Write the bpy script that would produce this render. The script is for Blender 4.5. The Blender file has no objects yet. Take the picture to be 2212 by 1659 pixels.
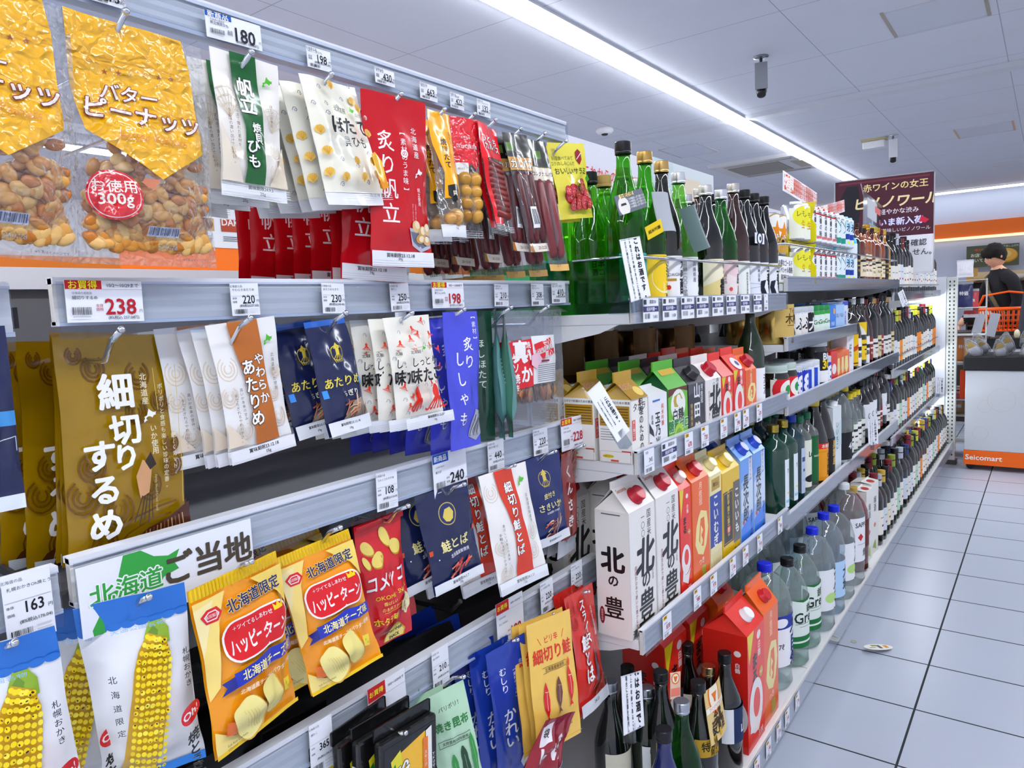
import bpy, bmesh, math, random
from mathutils import Vector, Matrix, noise, Euler
# ---------------------------------------------------------------- camera, light, exposure
F=1551.66; YAW=0.645392; PIT=-0.102862; ROL=-0.0469155; H=1.186
def _basis():
    cy,sy=math.cos(YAW),math.sin(YAW); cp,sp=math.cos(PIT),math.sin(PIT)
    fw=Vector((-sy*cp,cy*cp,sp)); rt=Vector((cy,sy,0)); up=rt.cross(fw)
    cr,sr=math.cos(ROL),math.sin(ROL)
    return cr*rt+sr*up, -sr*rt+cr*up, fw
RT,UP,FW=_basis()
SC=bpy.context.scene; COL=SC.collection
cam=bpy.data.objects.new('camera',bpy.data.cameras.new('camera')); COL.objects.link(cam)
cam.data.sensor_width=36; cam.data.lens=F*36/2212; cam.data.clip_start=.02
M=Matrix((RT,UP,-FW)).transposed().to_4x4(); M.translation=Vector((0,0,H)); cam.matrix_world=M
SC.camera=cam
cam.data.dof.use_dof=False
SC.view_settings.view_transform='Standard'; SC.view_settings.look='None'
SC.view_settings.gamma=1; SC.view_settings.use_curve_mapping=False
SC.view_settings.exposure=0.38
w_=bpy.data.worlds.new('store_air'); SC.world=w_; w_.use_nodes=True
w_.node_tree.nodes['Background'].inputs[0].default_value=(.95,.965,1,1)
w_.node_tree.nodes['Background'].inputs[1].default_value=.7
SC.cycles.max_bounces=6; SC.cycles.transparent_max_bounces=16; SC.cycles.transmission_bounces=5; SC.cycles.use_adaptive_sampling=True; SC.cycles.adaptive_threshold=.045
SC.cycles.glossy_bounces=3; SC.cycles.diffuse_bounces=3; SC.cycles.caustics_reflective=False; SC.cycles.caustics_refractive=False
SC.cycles.sample_clamp_indirect=4
LAMP=26.0
def at(u,v,ax,val):
    """photo pixel -> point on the world plane (axis ax = val)"""
    d=FW*F+RT*(u-1106)-UP*(v-829.5)
    return d*((val-(H if ax==2 else 0))/d[ax])+Vector((0,0,H))
# ---------------------------------------------------------------- helpers
R_=random.Random(7)
def lin(c):
    g=.3*c[0]+.59*c[1]+.11*c[2]; c=[max(0,min(255,g+(x-g)*1.17)) for x in c]   # print inks are a little richer than the plain hex
    return tuple(((x/255)/12.92 if x/255<=.04045 else ((x/255+.055)/1.055)**2.4) for x in c)
def hx(s): return tuple(int(s[i:i+2],16) for i in (0,2,4))
_M={}
def mat(c,k='p',r=None):
    """procedural material. c = sRGB hex, k = kind of surface"""
    key=(c,k,r)
    if key in _M: return _M[key]
    m=bpy.data.materials.new(k+'_'+str(c)); m.use_nodes=True; nt=m.node_tree; N=nt.nodes; L=nt.links
    b=N['Principled BSDF']; b.inputs['Base Color'].default_value=(*lin(hx(c)),1)
    rough={'p':.5,'film':.22,'filmw':.25,'paper':.75,'carton':.28,'metal':.22,'chrome':.12,'glass':.03,'dark':.07,'cloth':.95,'skin':.5,'clear':.05,'pet':.04,'gglass':.03,'sheet':.08,'board':.55,'wet':.3}.get(k,.5)
    if r is not None: rough=r
    b.inputs['Roughness'].default_value=rough
    if k in('p','paper','film','carton','board'): b.inputs['Specular IOR Level'].default_value=.35
    def bump(scale,strength,dist,vor=False,detail=2.):
        tc=N.new('ShaderNodeTexCoord'); n=N.new('ShaderNodeTexNoise'); n.inputs['Scale'].default_value=scale; n.inputs['Detail'].default_value=detail
        L.new(tc.outputs['Object'],n.inputs['Vector']); out=n.outputs['Fac']
        if vor:
            v=N.new('ShaderNodeTexVoronoi'); v.feature='DISTANCE_TO_EDGE'; v.inputs['Scale'].default_value=scale*vor
            mx=N.new('ShaderNodeVectorMath'); mx.operation='MULTIPLY_ADD'; mx.inputs[1].default_value=(.06,)*3
            L.new(n.outputs['Color'],mx.inputs[0]); L.new(tc.outputs['Object'],mx.inputs[2]); L.new(mx.outputs[0],v.inputs['Vector']); 
            ad=N.new('ShaderNodeMath'); ad.operation='MULTIPLY_ADD'; ad.inputs[1].default_value=.6; L.new(n.outputs['Fac'],ad.inputs[2]); L.new(v.outputs['Distance'],ad.inputs[0]); out=ad.outputs[0]
        bp=N.new('ShaderNodeBump'); bp.inputs['Strength'].default_value=strength; bp.inputs['Distance'].default_value=dist
        L.new(out,bp.inputs['Height']); return bp
    if k=='filmw':
        bp=bump(26,1.,.012,2.2,3); L.new(bp.outputs[0],b.inputs['Normal']); b.inputs['Coat Weight'].default_value=1; b.inputs['Coat Roughness'].default_value=.06; L.new(bp.outputs[0],b.inputs['Coat Normal'])
    elif k=='film':
        bp=bump(24,.55,.006); L.new(bp.outputs[0],b.inputs['Normal']); b.inputs['Coat Weight'].default_value=.5; b.inputs['Coat Roughness'].default_value=.1; L.new(bp.outputs[0],b.inputs['Coat Normal'])
    elif k=='carton': b.inputs['Coat Weight'].default_value=.25; L.new(bump(9,.15,.003).outputs[0],b.inputs['Normal'])
    elif k in('metal','chrome'): b.inputs['Metallic'].default_value=1
    elif k=='dark': b.inputs['Coat Weight'].default_value=.6; b.inputs['Coat Roughness'].default_value=.03
    elif k=='glass':
        b.inputs['Transmission Weight'].default_value=1; b.inputs['IOR'].default_value=1.33
        b.inputs['Roughness'].default_value=.02
    elif k in('clear','clearw','sheet','pet','gglass'):
        # thin plastic film: mostly see-through, mirrors the lamps
        tr=N.new('ShaderNodeBsdfTransparent'); tr.inputs[0].default_value=(*lin(hx(c)),1)
        gl=N.new('ShaderNodeBsdfGlossy'); gl.inputs['Roughness'].default_value=rough
        fr=N.new('ShaderNodeLayerWeight'); fr.inputs[0].default_value=.5; pw=N.new('ShaderNodeMath'); pw.operation='POWER'; pw.inputs[1].default_value=4; L.new(fr.outputs['Facing'],pw.inputs[0])
        ad=N.new('ShaderNodeMath'); ad.operation='MULTIPLY_ADD'; ad.inputs[1].default_value=.85; ad.inputs[2].default_value={'clear':.06,'clearw':.08,'sheet':.04,'pet':.07,'gglass':.05}[k]; ad.use_clamp=True
        L.new(pw.outputs[0],ad.inputs[0]); mx=N.new('ShaderNodeMixShader'); L.new(ad.outputs[0],mx.inputs[0]); L.new(tr.outputs[0],mx.inputs[1]); L.new(gl.outputs[0],mx.inputs[2])
        last=mx
        if k=='gglass':
            df=N.new('ShaderNodeBsdfTranslucent'); df.inputs[0].default_value=(*lin(hx(c)),1); m2=N.new('ShaderNodeMixShader'); m2.inputs[0].default_value=.16
            L.new(mx.outputs[0],m2.inputs[1]); L.new(df.outputs[0],m2.inputs[2]); last=m2
        elif k!='sheet':
            bp=bump(30 if k=='clearw' else 22,1.0 if k!='pet' else .5,.012 if k=='clearw' else .006,2.4 if k=='clearw' else False,3); L.new(bp.outputs[0],gl.inputs['Normal']); L.new(bp.outputs[0],fr.inputs['Normal'])
            df=N.new('ShaderNodeBsdfDiffuse'); df.inputs[0].default_value=(.85,.86,.88,1); m2=N.new('ShaderNodeMixShader'); m2.inputs[0].default_value={'clearw':.03,'pet':.09}.get(k,.06)
            L.new(mx.outputs[0],m2.inputs[1]); L.new(df.outputs[0],m2.inputs[2]); last=m2
        L.new(last.outputs[0],N['Material Output'].inputs[0])
    elif k=='emit':
        e=N.new('ShaderNodeEmission'); e.inputs[0].default_value=(*lin(hx(c)),1); e.inputs[1].default_value=r or 1; L.new(e.outputs[0],N['Material Output'].inputs[0])
    elif k in('p','paper','board'):
        n=N.new('ShaderNodeTexNoise'); n.inputs['Scale'].default_value=14; mp=N.new('ShaderNodeMapRange'); mp.inputs[3].default_value=rough-.05; mp.inputs[4].default_value=rough+.05
        L.new(n.outputs[0],mp.inputs[0]); L.new(mp.outputs[0],b.inputs['Roughness'])
    elif k=='cloth': L.new(bump(180,.4,.002).outputs[0],b.inputs['Normal'])
    elif k=='food':
        n=N.new('ShaderNodeTexNoise'); n.inputs['Scale'].default_value=90; n.inputs['Detail'].default_value=6
        mx=N.new('ShaderNodeMix'); mx.data_type='RGBA'; mx.inputs[6].default_value=(*lin(hx(c)),1); mx.inputs[7].default_value=(*[x*.35 for x in lin(hx(c))],1)
        cr=N.new('ShaderNodeMapRange'); cr.inputs[1].default_value=.4; cr.inputs[2].default_value=.7; L.new(n.outputs[0],cr.inputs[0]); L.new(cr.outputs[0],mx.inputs[0]); L.new(mx.outputs[2],b.inputs['Base Color']); b.inputs['Roughness'].default_value=.35
    _M[key]=m; return m
class MB:
    """collects shapes, links them as ONE mesh object"""
    def __init__(s): s.bm=bmesh.new(); s.mats=[]
    def mi(s,m):
        if m not in s.mats: s.mats.append(m)
        return s.mats.index(m)
    def quad(s,m,*p):
        f=s.bm.faces.new([s.bm.verts.new(q) for q in p]); f.material_index=s.mi(m); return f
    def box(s,m,a,b,bev=0):
        x0,y0,z0=[min(p,q) for p,q in zip(a,b)]; x1,y1,z1=[max(p,q) for p,q in zip(a,b)]
        v=[s.bm.verts.new(p) for p in ((x0,y0,z0),(x1,y0,z0),(x1,y1,z0),(x0,y1,z0),(x0,y0,z1),(x1,y0,z1),(x1,y1,z1),(x0,y1,z1))]
        i=s.mi(m); fs=[]
        for q in ((3,2,1,0),(4,5,6,7),(0,1,5,4),(1,2,6,5),(2,3,7,6),(3,0,4,7)):
            f=s.bm.faces.new([v[k] for k in q]); f.material_index=i; fs.append(f)
        if bev:
            es=list({e for f in fs for e in f.edges}); r=bmesh.ops.bevel(s.bm,geom=es,offset=bev,segments=2,affect='EDGES',profile=.5)
            for f in r['faces']: f.material_index=i
        return s
    def tube(s,m,pts,r,n=8,cap=True):
        i=s.mi(m); rings=[]; pts=[Vector(p) for p in pts]; rr=r if isinstance(r,(list,tuple)) else [r]*len(pts)
        prev=None
        for k,p in enumerate(pts):
            d=(pts[min(k+1,len(pts)-1)]-pts[max(k-1,0)]).normalized()
            a=prev if prev else (Vector((0,0,1)) if abs(d.z)<.9 else Vector((1,0,0)))
            x=d.cross(a).normalized(); y=x.cross(d).normalized(); prev=y
            rings.append([s.bm.verts.new(p+(x*math.cos(t)+y*math.sin(t))*rr[k]) for t in [2*math.pi*j/n for j in range(n)]])
        for a,b in zip(rings,rings[1:]):
            for j in range(n):
                f=s.bm.faces.new((a[j],a[(j+1)%n],b[(j+1)%n],b[j])); f.material_index=i; f.smooth=True
        if cap:
            f=s.bm.faces.new(rings[0][::-1]); f.material_index=i; f=s.bm.faces.new(rings[-1]); f.material_index=i
        return s
    def lathe(s,m,prof,c=(0,0,0),n=24,cap=True,sx=1,sy=1,sm=True):
        i=s.mi(m); c=Vector(c); rings=[]
        for r,z in prof:
            rings.append([s.bm.verts.new(c+Vector((r*sx*math.cos(2*math.pi*j/n),r*sy*math.sin(2*math.pi*j/n),z))) for j in range(n)])
        for a,b in zip(rings,rings[1:]):
            for j in range(n):
                f=s.bm.faces.new((a[j],a[(j+1)%n],b[(j+1)%n],b[j])); f.material_index=i; f.smooth=sm
        if cap:
            f=s.bm.faces.new(rings[0][::-1]); f.material_index=i; f=s.bm.faces.new(rings[-1]); f.material_index=i
        return s
    def prism(s,m,pts,a,b,ax=1):
        """2-D outline swept along an axis. pts in the two other axes"""
        i=s.mi(m)
        def P(p,t): q=list(p); q.insert(ax,t); return q
        A=[s.bm.verts.new(P(p,a)) for p in pts]; B=[s.bm.verts.new(P(p,b)) for p in pts]; n=len(pts)
        for j in range(n): f=s.bm.faces.new((A[j],A[(j+1)%n],B[(j+1)%n],B[j])); f.material_index=i
        f=s.bm.faces.new(A[::-1]); f.material_index=i; f=s.bm.faces.new(B); f.material_index=i
        return s
    def ball(s,m,c,r,sub=2,squash=(1,1,1),rot=None):
        i=s.mi(m); g=bmesh.ops.create_icosphere(s.bm,subdivisions=sub,radius=1)['verts']
        q=Matrix.Diagonal((*[r*k for k in squash],1)); 
        if rot: q=Euler(rot).to_matrix().to_4x4()@q
        q=Matrix.Translation(c)@q
        for v in g: v.co=q@v.co
        for f in {f for v in g for f in v.link_faces}: f.material_index=i; f.smooth=True
        return s
    def build(s,name,parent=None,smooth=False):
        me=bpy.data.meshes.new(name); bmesh.ops.recalc_face_normals(s.bm,faces=s.bm.faces) if not getattr(s,'keep',0) else None
        s.bm.to_mesh(me); s.bm.free()
        for m in s.mats: me.materials.append(m)
        o=bpy.data.objects.new(name,me); COL.objects.link(o)
        if parent: o.parent=parent
        return o
def tag(o,label,cat,group=None,kind=None):
    if label: o['label']=label
    if cat: o['category']=cat
    if group: o['group']=group
    if kind: o['kind']=kind
    return o
def struct(o): o['kind']='structure'; return o
def empty(name,loc,rz=0,rx=0,ry=0):
    o=bpy.data.objects.new(name,None); COL.objects.link(o); o.location=loc; o.rotation_euler=(rx,ry,rz); o.empty_display_size=.01; return o
def dup(o,loc,rot=None,label=None,group=None):
    r=o.copy(); COL.objects.link(r); r.location=loc
    if rot is not None: r.rotation_euler=rot
    if label: r['label']=label
    if group: r['group']=group
    for ch in list(o.children):
        c=ch.copy(); COL.objects.link(c); c.parent=r
        for g in list(ch.children):
            d=g.copy(); COL.objects.link(d); d.parent=c
    return r
# ---------------------------------------------------------------- printing: flat artwork laid on a surface
_G={}
def glyphs(s,b):
    """flat triangles of a text string, one em high, centred; b thickens the strokes"""
    if (s,b) in _G: return _G[(s,b)]
    if b:
        V,TT=glyphs(s,0); n=5 if b<.03 else 8; vs=[]; ts=[]
        for k in [None]*(b>.03)+list(range(n)):
            dx,dy=(0,0) if k is None else (b*math.cos(2*math.pi*(k+.5)/n),b*math.sin(2*math.pi*(k+.5)/n)); o=len(vs)
            vs+=[(x+dx,y+dy,o//max(1,len(V))) for x,y,_ in V]; ts+=[tuple(i+o for i in t) for t in TT]
        _G[(s,b)]=(vs,ts); return vs,ts
    cu=bpy.data.curves.new('t','FONT'); cu.body=s; cu.resolution_u=2; cu.align_x='LEFT'; cu.fill_mode='FRONT'
    o=bpy.data.objects.new('t',cu); me=o.to_mesh(); V=[(v.co.x,v.co.y,0) for v in me.vertices]; T=[tuple(p.vertices) for p in me.polygons]
    o.to_mesh_clear(); bpy.data.objects.remove(o); bpy.data.curves.remove(cu)
    if V:
        x0=min(v[0] for v in V); x1=max(v[0] for v in V); y0=min(v[1] for v in V); y1=max(v[1] for v in V)
        cx=(x0+x1)/2; cyy=(y0+y1)/2 if len(s)>1 or s not in '、。・' else .35
        V=[(x-cx,y-cyy,0) for x,y,_ in V]
    _G[(s,b)]=(V,T); return V,T
def T(s,x,y,z,c,b=.0,v=0,o=None,ob=.05,rot=0,sx=1.,sp=1.,sk=0): return ('t',s,x,y,z,c,b,v,o,ob,rot,sx,sp,sk)
def RC(c,x0,y0,x1,y1): return ('p',c,[(x0,y0),(x1,y0),(x1,y1),(x0,y1)])
def PL(c,*p): return ('p',c,list(p))
def EL(c,x,y,rx,ry=None,n=20,rot=0): return ('e',c,x,y,rx,ry or rx,n,rot)
def LN(c,w,*p): return ('l',c,w,list(p))
HK=[(0,30),(8,22),(14,30),(22,26),(24,40),(30,50),(38,62),(52,70),(58,58),(70,52),(84,56),(100,46),(92,38),(80,36),(72,22),(62,16),(50,0),(46,22),(42,44),(36,60)]
HK=[(50,0),(60,14),(74,26),(88,30),(100,26),(94,40),(98,48),(82,52),(72,68),(62,60),(48,56),(34,62),(28,74),(38,84),(24,90),(14,100),(12,84),(20,70),(16,60),(28,52),(36,50),(40,34),(44,20)]
def HOK(c,x,y,s,asp=1.): return ('k',c,x,y,s)
def art_bm(art,w,h,k='film',base=.00035,step=.00012,cut=None,mb=None):
    """lay the artwork out flat: x right, y up from the top left corner, z = layer height"""
    bm=bmesh.new(); lay=[base]; mi=mb.mi
    def poly(pts,m,z):
        try: f=bm.faces.new([bm.verts.new((p[0],p[1],z)) for p in pts]); f.material_index=m
        except ValueError: pass
    for a in art:
        z=lay[0]; lay[0]+=step
        if a[0]=='p': poly([(x*w/100,-y*h/100) for x,y in a[2]],mi(mat(a[1],k)),z)
        elif a[0]=='e':
            _,c,x,y,rx,ry,n,rot=a; m=mi(mat(c,k)); ca,sa=math.cos(rot),math.sin(rot)
            poly([(x*w/100+(rx*math.cos(t)*ca-ry*math.sin(t)*sa)*w/100,-y*h/100+(rx*math.cos(t)*sa+ry*math.sin(t)*ca)*w/100) for t in [2*math.pi*j/n for j in range(n)]],m,z)
        elif a[0]=='k':
            _,c,x,y,s=a; m=mi(mat(c,k)); poly([(x*w/100+(px-50)*s*w/1e4,-y*h/100-(py-50)*s*w/1e4*.9) for px,py in HK],m,z)
        elif a[0]=='l':
            _,c,lw,pts=a; m=mi(mat(c,k)); q=[Vector((x*w/100,-y*h/100)) for x,y in pts]; lw*=w/200
            for p0,p1 in zip(q,q[1:]):
                d=(p1-p0); 
                if d.length<1e-6: continue
                n=Vector((-d.y,d.x)).normalized()*lw; poly([p0+n,p0-n,p1-n,p1+n],m,z)
        else:
            _,s,x,y,sz,c,b,vert,o,ob,rot,sx,sp,sk=a; b*=.6; ob*=.85; ex=1.1e-4 if b or o else 0; e=sz*w/100; X=x*w/100; Y=-y*h/100; ca,sa=math.cos(rot),math.sin(rot)
            for cc,bb,zz in (((o,b+ob,z),) if o else ())+((c,b,z+(step+ex if o else 0)),):
                if not cc: continue
                m=mi(mat(cc,k)); items=[]
                if vert:
                    n=len(s)
                    for i,ch in enumerate(s):
                        if ch!=' ': items.append((ch,0,((n-1)/2-i)*sp, ch in 'ー〜～-【】[]（）'))
                else: items.append((s,0,0,False))
                for ch,dx,dy,tn in items:
                    V,TT=glyphs(ch,bb); vs=[]
                    for gx,gy,gi in V:
                        if tn: gx,gy=gy,-gx
                        gx=gx*sx+gy*sk+dx; gy=gy+dy
                        gx*=e; gy*=e
                        vs.append(bm.verts.new((X+gx*ca-gy*sa,Y+gx*sa+gy*ca,zz+gi*1.2e-5)))
                    for t in TT:
                        try: f=bm.faces.new([vs[q] for q in t]); f.material_index=m
                        except ValueError: pass
            lay[0]+=(step if o else 0)+ex*(2 if o else 1)
    # trim to the face and cut along the surface grid
    for co,no in (((0,0,0),(-1,0,0)),((w,0,0),(1,0,0)),((0,0,0),(0,1,0)),((0,-h,0),(0,-1,0))):
        g=bm.verts[:]+bm.edges[:]+bm.faces[:]
        if g: bmesh.ops.bisect_plane(bm,geom=g,plane_co=co,plane_no=no,clear_outer=True,dist=1e-7)
    if cut:
        for i in range(1,cut[0]):
            bmesh.ops.bisect_plane(bm,geom=bm.verts[:]+bm.edges[:]+bm.faces[:],plane_co=(w*i/cut[0],0,0),plane_no=(1,0,0),dist=1e-7)
        for i in range(1,cut[1]):
            bmesh.ops.bisect_plane(bm,geom=bm.verts[:]+bm.edges[:]+bm.faces[:],plane_co=(0,-h*i/cut[1],0),plane_no=(0,1,0),dist=1e-7)
    return bm
def lay_art(mb,art,w,h,S,k='film',cut=None,base=.00035,step=.00012,flip=1):
    """S(x, y, lift) -> point; x 0..w from the left, y 0..h downward"""
    if not art: return
    bm=art_bm(art,w,h,k,base,step,cut,mb); mp={}
    for v in bm.verts: mp[v.index]=None
    bm.verts.index_update(); new=[mb.bm.verts.new(S(v.co.x,-v.co.y,v.co.z)) for v in bm.verts]
    for f in bm.faces:
        try: g=mb.bm.faces.new([new[v.index] for v in f.verts]); g.material_index=f.material_index; g.smooth=cut is not None
        except ValueError: pass
    bm.free()
# ---------------------------------------------------------------- the room
CZ=2.676
def grid_mat(name,base,line,px,py,ox,oy,lw,rough,speck=None,bmp=0):
    m=bpy.data.materials.new(name); m.use_nodes=True; N=m.node_tree.nodes; L=m.node_tree.links; b=N['Principled BSDF']
    g=N.new('ShaderNodeNewGeometry'); sp=N.new('ShaderNodeSeparateXYZ'); L.new(g.outputs['Position'],sp.inputs[0])
    outs=[]
    for ax,p,o in ((0,px,ox),(1,py,oy)):
        a=N.new('ShaderNodeMath'); a.operation='SUBTRACT'; a.inputs[1].default_value=o-lw/2; L.new(sp.outputs[ax],a.inputs[0])
        f=N.new('ShaderNodeMath'); f.operation='FLOORED_MODULO'; f.inputs[1].default_value=p; L.new(a.outputs[0],f.inputs[0])
        c=N.new('ShaderNodeMath'); c.operation='LESS_THAN'; c.inputs[1].default_value=lw; L.new(f.outputs[0],c.inputs[0]); outs.append(c)
    mx=N.new('ShaderNodeMath'); mx.operation='MAXIMUM'; L.new(outs[0].outputs[0],mx.inputs[0]); L.new(outs[1].outputs[0],mx.inputs[1])
    n=N.new('ShaderNodeTexNoise'); n.inputs['Scale'].default_value=3.5; n.inputs['Detail'].default_value=6; L.new(g.outputs['Position'],n.inputs[0])
    cm=N.new('ShaderNodeMix'); cm.data_type='RGBA'; cm.inputs[6].default_value=(*[x*.93 for x in lin(hx(base))],1); cm.inputs[7].default_value=(*lin(hx(base)),1); L.new(n.outputs[0],cm.inputs[0])
    last=cm.outputs[2]
    if speck:
        s=N.new('ShaderNodeTexVoronoi'); s.inputs['Scale'].default_value=speck[1]; s.inputs['Randomness'].default_value=1; st=N.new('ShaderNodeMapping'); st.inputs['Scale'].default_value=(1,.55,1); L.new(g.outputs['Position'],st.inputs[0]); L.new(st.outputs[0],s.inputs[0])
        n2=N.new('ShaderNodeTexNoise'); n2.inputs['Scale'].default_value=4; L.new(g.outputs['Position'],n2.inputs[0])
        th=N.new('ShaderNodeMath'); th.operation='MULTIPLY'; th.inputs[1].default_value=speck[2]; L.new(n2.outputs[0],th.inputs[0])
        lt=N.new('ShaderNodeMath'); lt.operation='LESS_THAN'; L.new(s.outputs['Distance'],lt.inputs[0]); L.new(th.outputs[0],lt.inputs[1])
        c2=N.new('ShaderNodeMix'); c2.data_type='RGBA'; c2.inputs[7].default_value=(*lin(hx(speck[0])),1); L.new(last,c2.inputs[6]); L.new(lt.outputs[0],c2.inputs[0]); last=c2.outputs[2]
    c3=N.new('ShaderNodeMix'); c3.data_type='RGBA'; c3.inputs[7].default_value=(*lin(hx(line)),1); L.new(last,c3.inputs[6]); L.new(mx.outputs[0],c3.inputs[0]); L.new(c3.outputs[2],b.inputs['Base Color'])
    r=N.new('ShaderNodeMix'); r.inputs[2].default_value=rough; r.inputs[3].default_value=.9; L.new(mx.outputs[0],r.inputs[0]); L.new(r.outputs[0],b.inputs['Roughness'])
    if bmp:
        bp=N.new('ShaderNodeBump'); bp.invert=True; bp.inputs['Distance'].default_value=bmp; bp.inputs['Strength'].default_value=.6; L.new(mx.outputs[0],bp.inputs['Height']); L.new(bp.outputs[0],b.inputs['Normal'])
    return m
W='eef0f5'
b=MB(); b.quad(grid_mat('floor_tiles','b9bfcb','23262c',.30008,.30008,-.28393,2.8116,.0058,.28,('70757f',30,.022),.002),(-9,-4,0),(3.2,-4,0),(3.2,13.3,0),(-9,13.3,0)); struct(b.build('floor'))
b=MB(); b.quad(grid_mat('ceiling_boards','e0e2ea','a9acb6',.91,.91,-1.176,4.956,.005,.8,('8a8d96',26,.05)),(-9,-4,CZ),(-9,13.3,CZ),(3.2,13.3,CZ),(3.2,-4,CZ)); struct(b.build('ceiling'))
b=MB(); b.quad(mat('d4d9ea'),(-9,13.3,0),(3.2,13.3,0),(3.2,13.3,CZ),(-9,13.3,CZ)); struct(b.build('wall_back'))
b=MB(); b.quad(mat('e4e4ea'),(3.2,-4,0),(3.2,13.3,0),(3.2,13.3,CZ),(3.2,-4,CZ)); struct(b.build('wall_right'))
b=MB(); b.quad(mat('f4f4f6'),(-9,-4,0),(-9,13.3,0),(-9,13.3,CZ),(-9,-4,CZ)); struct(b.build('wall_left'))
b=MB(); b.box(mat('e0701c',r=.4),(-9,13.24,1.975),(3.2,13.3,2.2)); struct(b.build('trim_1'))
b=MB(); b.box(mat('f08a2a',r=.4),(-8.99,-4,1.60),(-8.93,13.2,2.02)); struct(b.build('trim_2'))
b=MB(); b.box(mat('fff1d0','emit',.9),(-9,13.2,1.935),(3.2,13.24,1.975)); tag(b.build('light_ledge'),'warm glowing strip running under the orange band on the far wall','light','ledge light')
# ceiling ridge where two board fields meet
b=MB(); b.prism(mat('d6d8de'),[(6.02,CZ-.001),(6.12,CZ-.014),(6.3,CZ-.001)],-9,3.2,0); struct(b.build('trim_3'))
def lamp(name,a,c,ax,label,s=LAMP,col='f5f8ff',w=.11):
    o=empty(name,a); b=MB(); d=c-a[ax]
    if ax==1: b.box(mat('d8dae2','p'),(-w/2-.03,0,-.012),(w/2+.03,d,.0)); e=MB().box(mat(col,'emit',s),(-w/2,0,-.03),(w/2,d,-.012))
    else: b.box(mat('d8dae2','p'),(0,-w/2-.01,-.012),(d,w/2+.01,0)); e=MB().box(mat(col,'emit',s),(0,-w/2,-.035),(d,w/2,-.012))
    b.build('lamp_housing',o); e.build('diffuser',o); tag(o,label,'ceiling light','lamp strips along the ceiling'); return o
lamp('ceiling_lamp',(-2.14,-3.5,CZ),10.7,1,'long bright ceiling lamp strip running above the snack shelves')
lamp('ceiling_lamp',(.62,-3.5,CZ),10.7,1,'long bright ceiling lamp strip above the aisle floor')
lamp('ceiling_lamp',(-6.4,-3.5,CZ),10.7,1,'long bright ceiling lamp strip over the next aisle',s=22)
lamp('ceiling_lamp',(-8.5,13.05,CZ),3,0,'bright ceiling lamp strip across the far white wall',s=5,col='f4fbff',w=.08)
lamp('ceiling_lamp',(-4.6,-3.2,CZ),3,0,'ceiling lamp strip crossing the aisle behind the viewer',s=LAMP)
# ceiling hatch, grilles, air conditioner, detector, cameras
def hatch(x0,x1,y0,y1,label,name='ceiling_hatch',fr='a49d92',wx=.018):
    o=empty(name,((x0+x1)/2,(y0+y1)/2,CZ)); a,c=(x1-x0)/2,(y1-y0)/2; f=MB(); g=mat(fr,'p'); m=mat('c9cad0')
    f.box(g,(-a,-c,-.006),(-a+wx,c,0)).box(g,(a-wx,-c,-.006),(a,c,0)).box(m,(-a+wx,-c,-.005),(a-wx,-c+.012,0)).box(m,(-a+wx,c-.012,-.005),(a-wx,c,0)); f.build('hatch_frame',o)
    MB().box(mat('d6d9e2'),(-a+wx,-c+.012,-.003),(a-wx,c-.012,0)).build('hatch_panel',o); tag(o,label,'ceiling hatch'); return o
hatch(-.775,-.30,4.46,4.93,'square ceiling hatch with two brown edges near the top of the aisle')
hatch(-.78,-.31,8.12,8.62,'small ceiling hatch with one tan edge farther down the aisle',fr='c9ab90')
hatch(-.62,-.25,10.6,11.0,'faint ceiling hatch close to the far wall lamp',fr='d8d8dc')
hatch(-3.12,-2.72,6.7,7.25,'thin outlined ceiling hatch between lamp strip and bottle shelves',fr='b9b3ae',wx=.01)
o=empty('air_conditioner',(-2.6,8.45,CZ)); m=mat('d4d3d4')
MB().prism(m,[(-.55,0),(-.5,-.03),(.5,-.03),(.55,0)],-.5,.5,0).build('casing',o); MB().box(mat('8d8880'),(-.36,-.3,-.036),(.2,.3,-.03)).build('grille',o)
for sgn in (-1,1): MB().box(mat('aaa49b'),(-.36,sgn*.4-.03,-.036),(.36,sgn*.4+.03,-.03)).build('louver',o)
MB().box(mat('b4ad9e'),(.3,-.2,-.036),(.42,.25,-.03)).build('sensor_window',o)
tag(o,'square ceiling air conditioner with grey grille under the lamp strip','air conditioner')
o=empty('smoke_detector',(-3.07,5.55,CZ)); MB().lathe(mat('f0f0f2'),[(.075,0),(.075,-.022),(.06,-.04),(.03,-.045)]).build('detector_body',o); MB().lathe(mat('2a2a2a'),[(.03,-.045),(.022,-.055)]).build('sensor',o)
tag(o,'round white smoke detector on the ceiling above the bottles','smoke detector')
def cctv(loc,label,cb,cl,yaw,s=1.):
    o=empty('security_camera',loc,yaw); o.scale=(s,)*3
    MB().lathe(mat(cl,'metal'),[(.045,0),(.045,-.008),(.012,-.012)]).tube(mat(cl,'metal'),[(0,0,-.01),(0,0,-.15)],.009).ball(mat(cl,'metal'),(0,0,-.155),.018).build('bracket',o)
    R0=Euler((0,math.radians(62),0)).to_matrix(); b=MB(); b.box(mat(cb),(-.09,-.033,-.03),(.09,.033,.03),.006).box(mat(cb),(-.1,-.037,.03),(.105,.037,.036))
    for v in b.bm.verts: v.co=R0@v.co+Vector((.055,0,-.15))
    b.build('housing',o); b=MB(); b.lathe(mat('151515'),[(.026,0),(.026,.035),(.018,.037)])
    R1=Euler((0,math.radians(90+62),0)).to_matrix()
    for v in b.bm.verts: v.co=R1@v.co+R0@Vector((.09,0,0))+Vector((.055,0,-.15))
    b.build('lens',o); return tag(o,label,'security camera')
cctv((-1.48,4.69,CZ),'grey security camera with black lens hanging from a silver ceiling arm','8c8f96','8a8d94',math.radians(-72))
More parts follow.
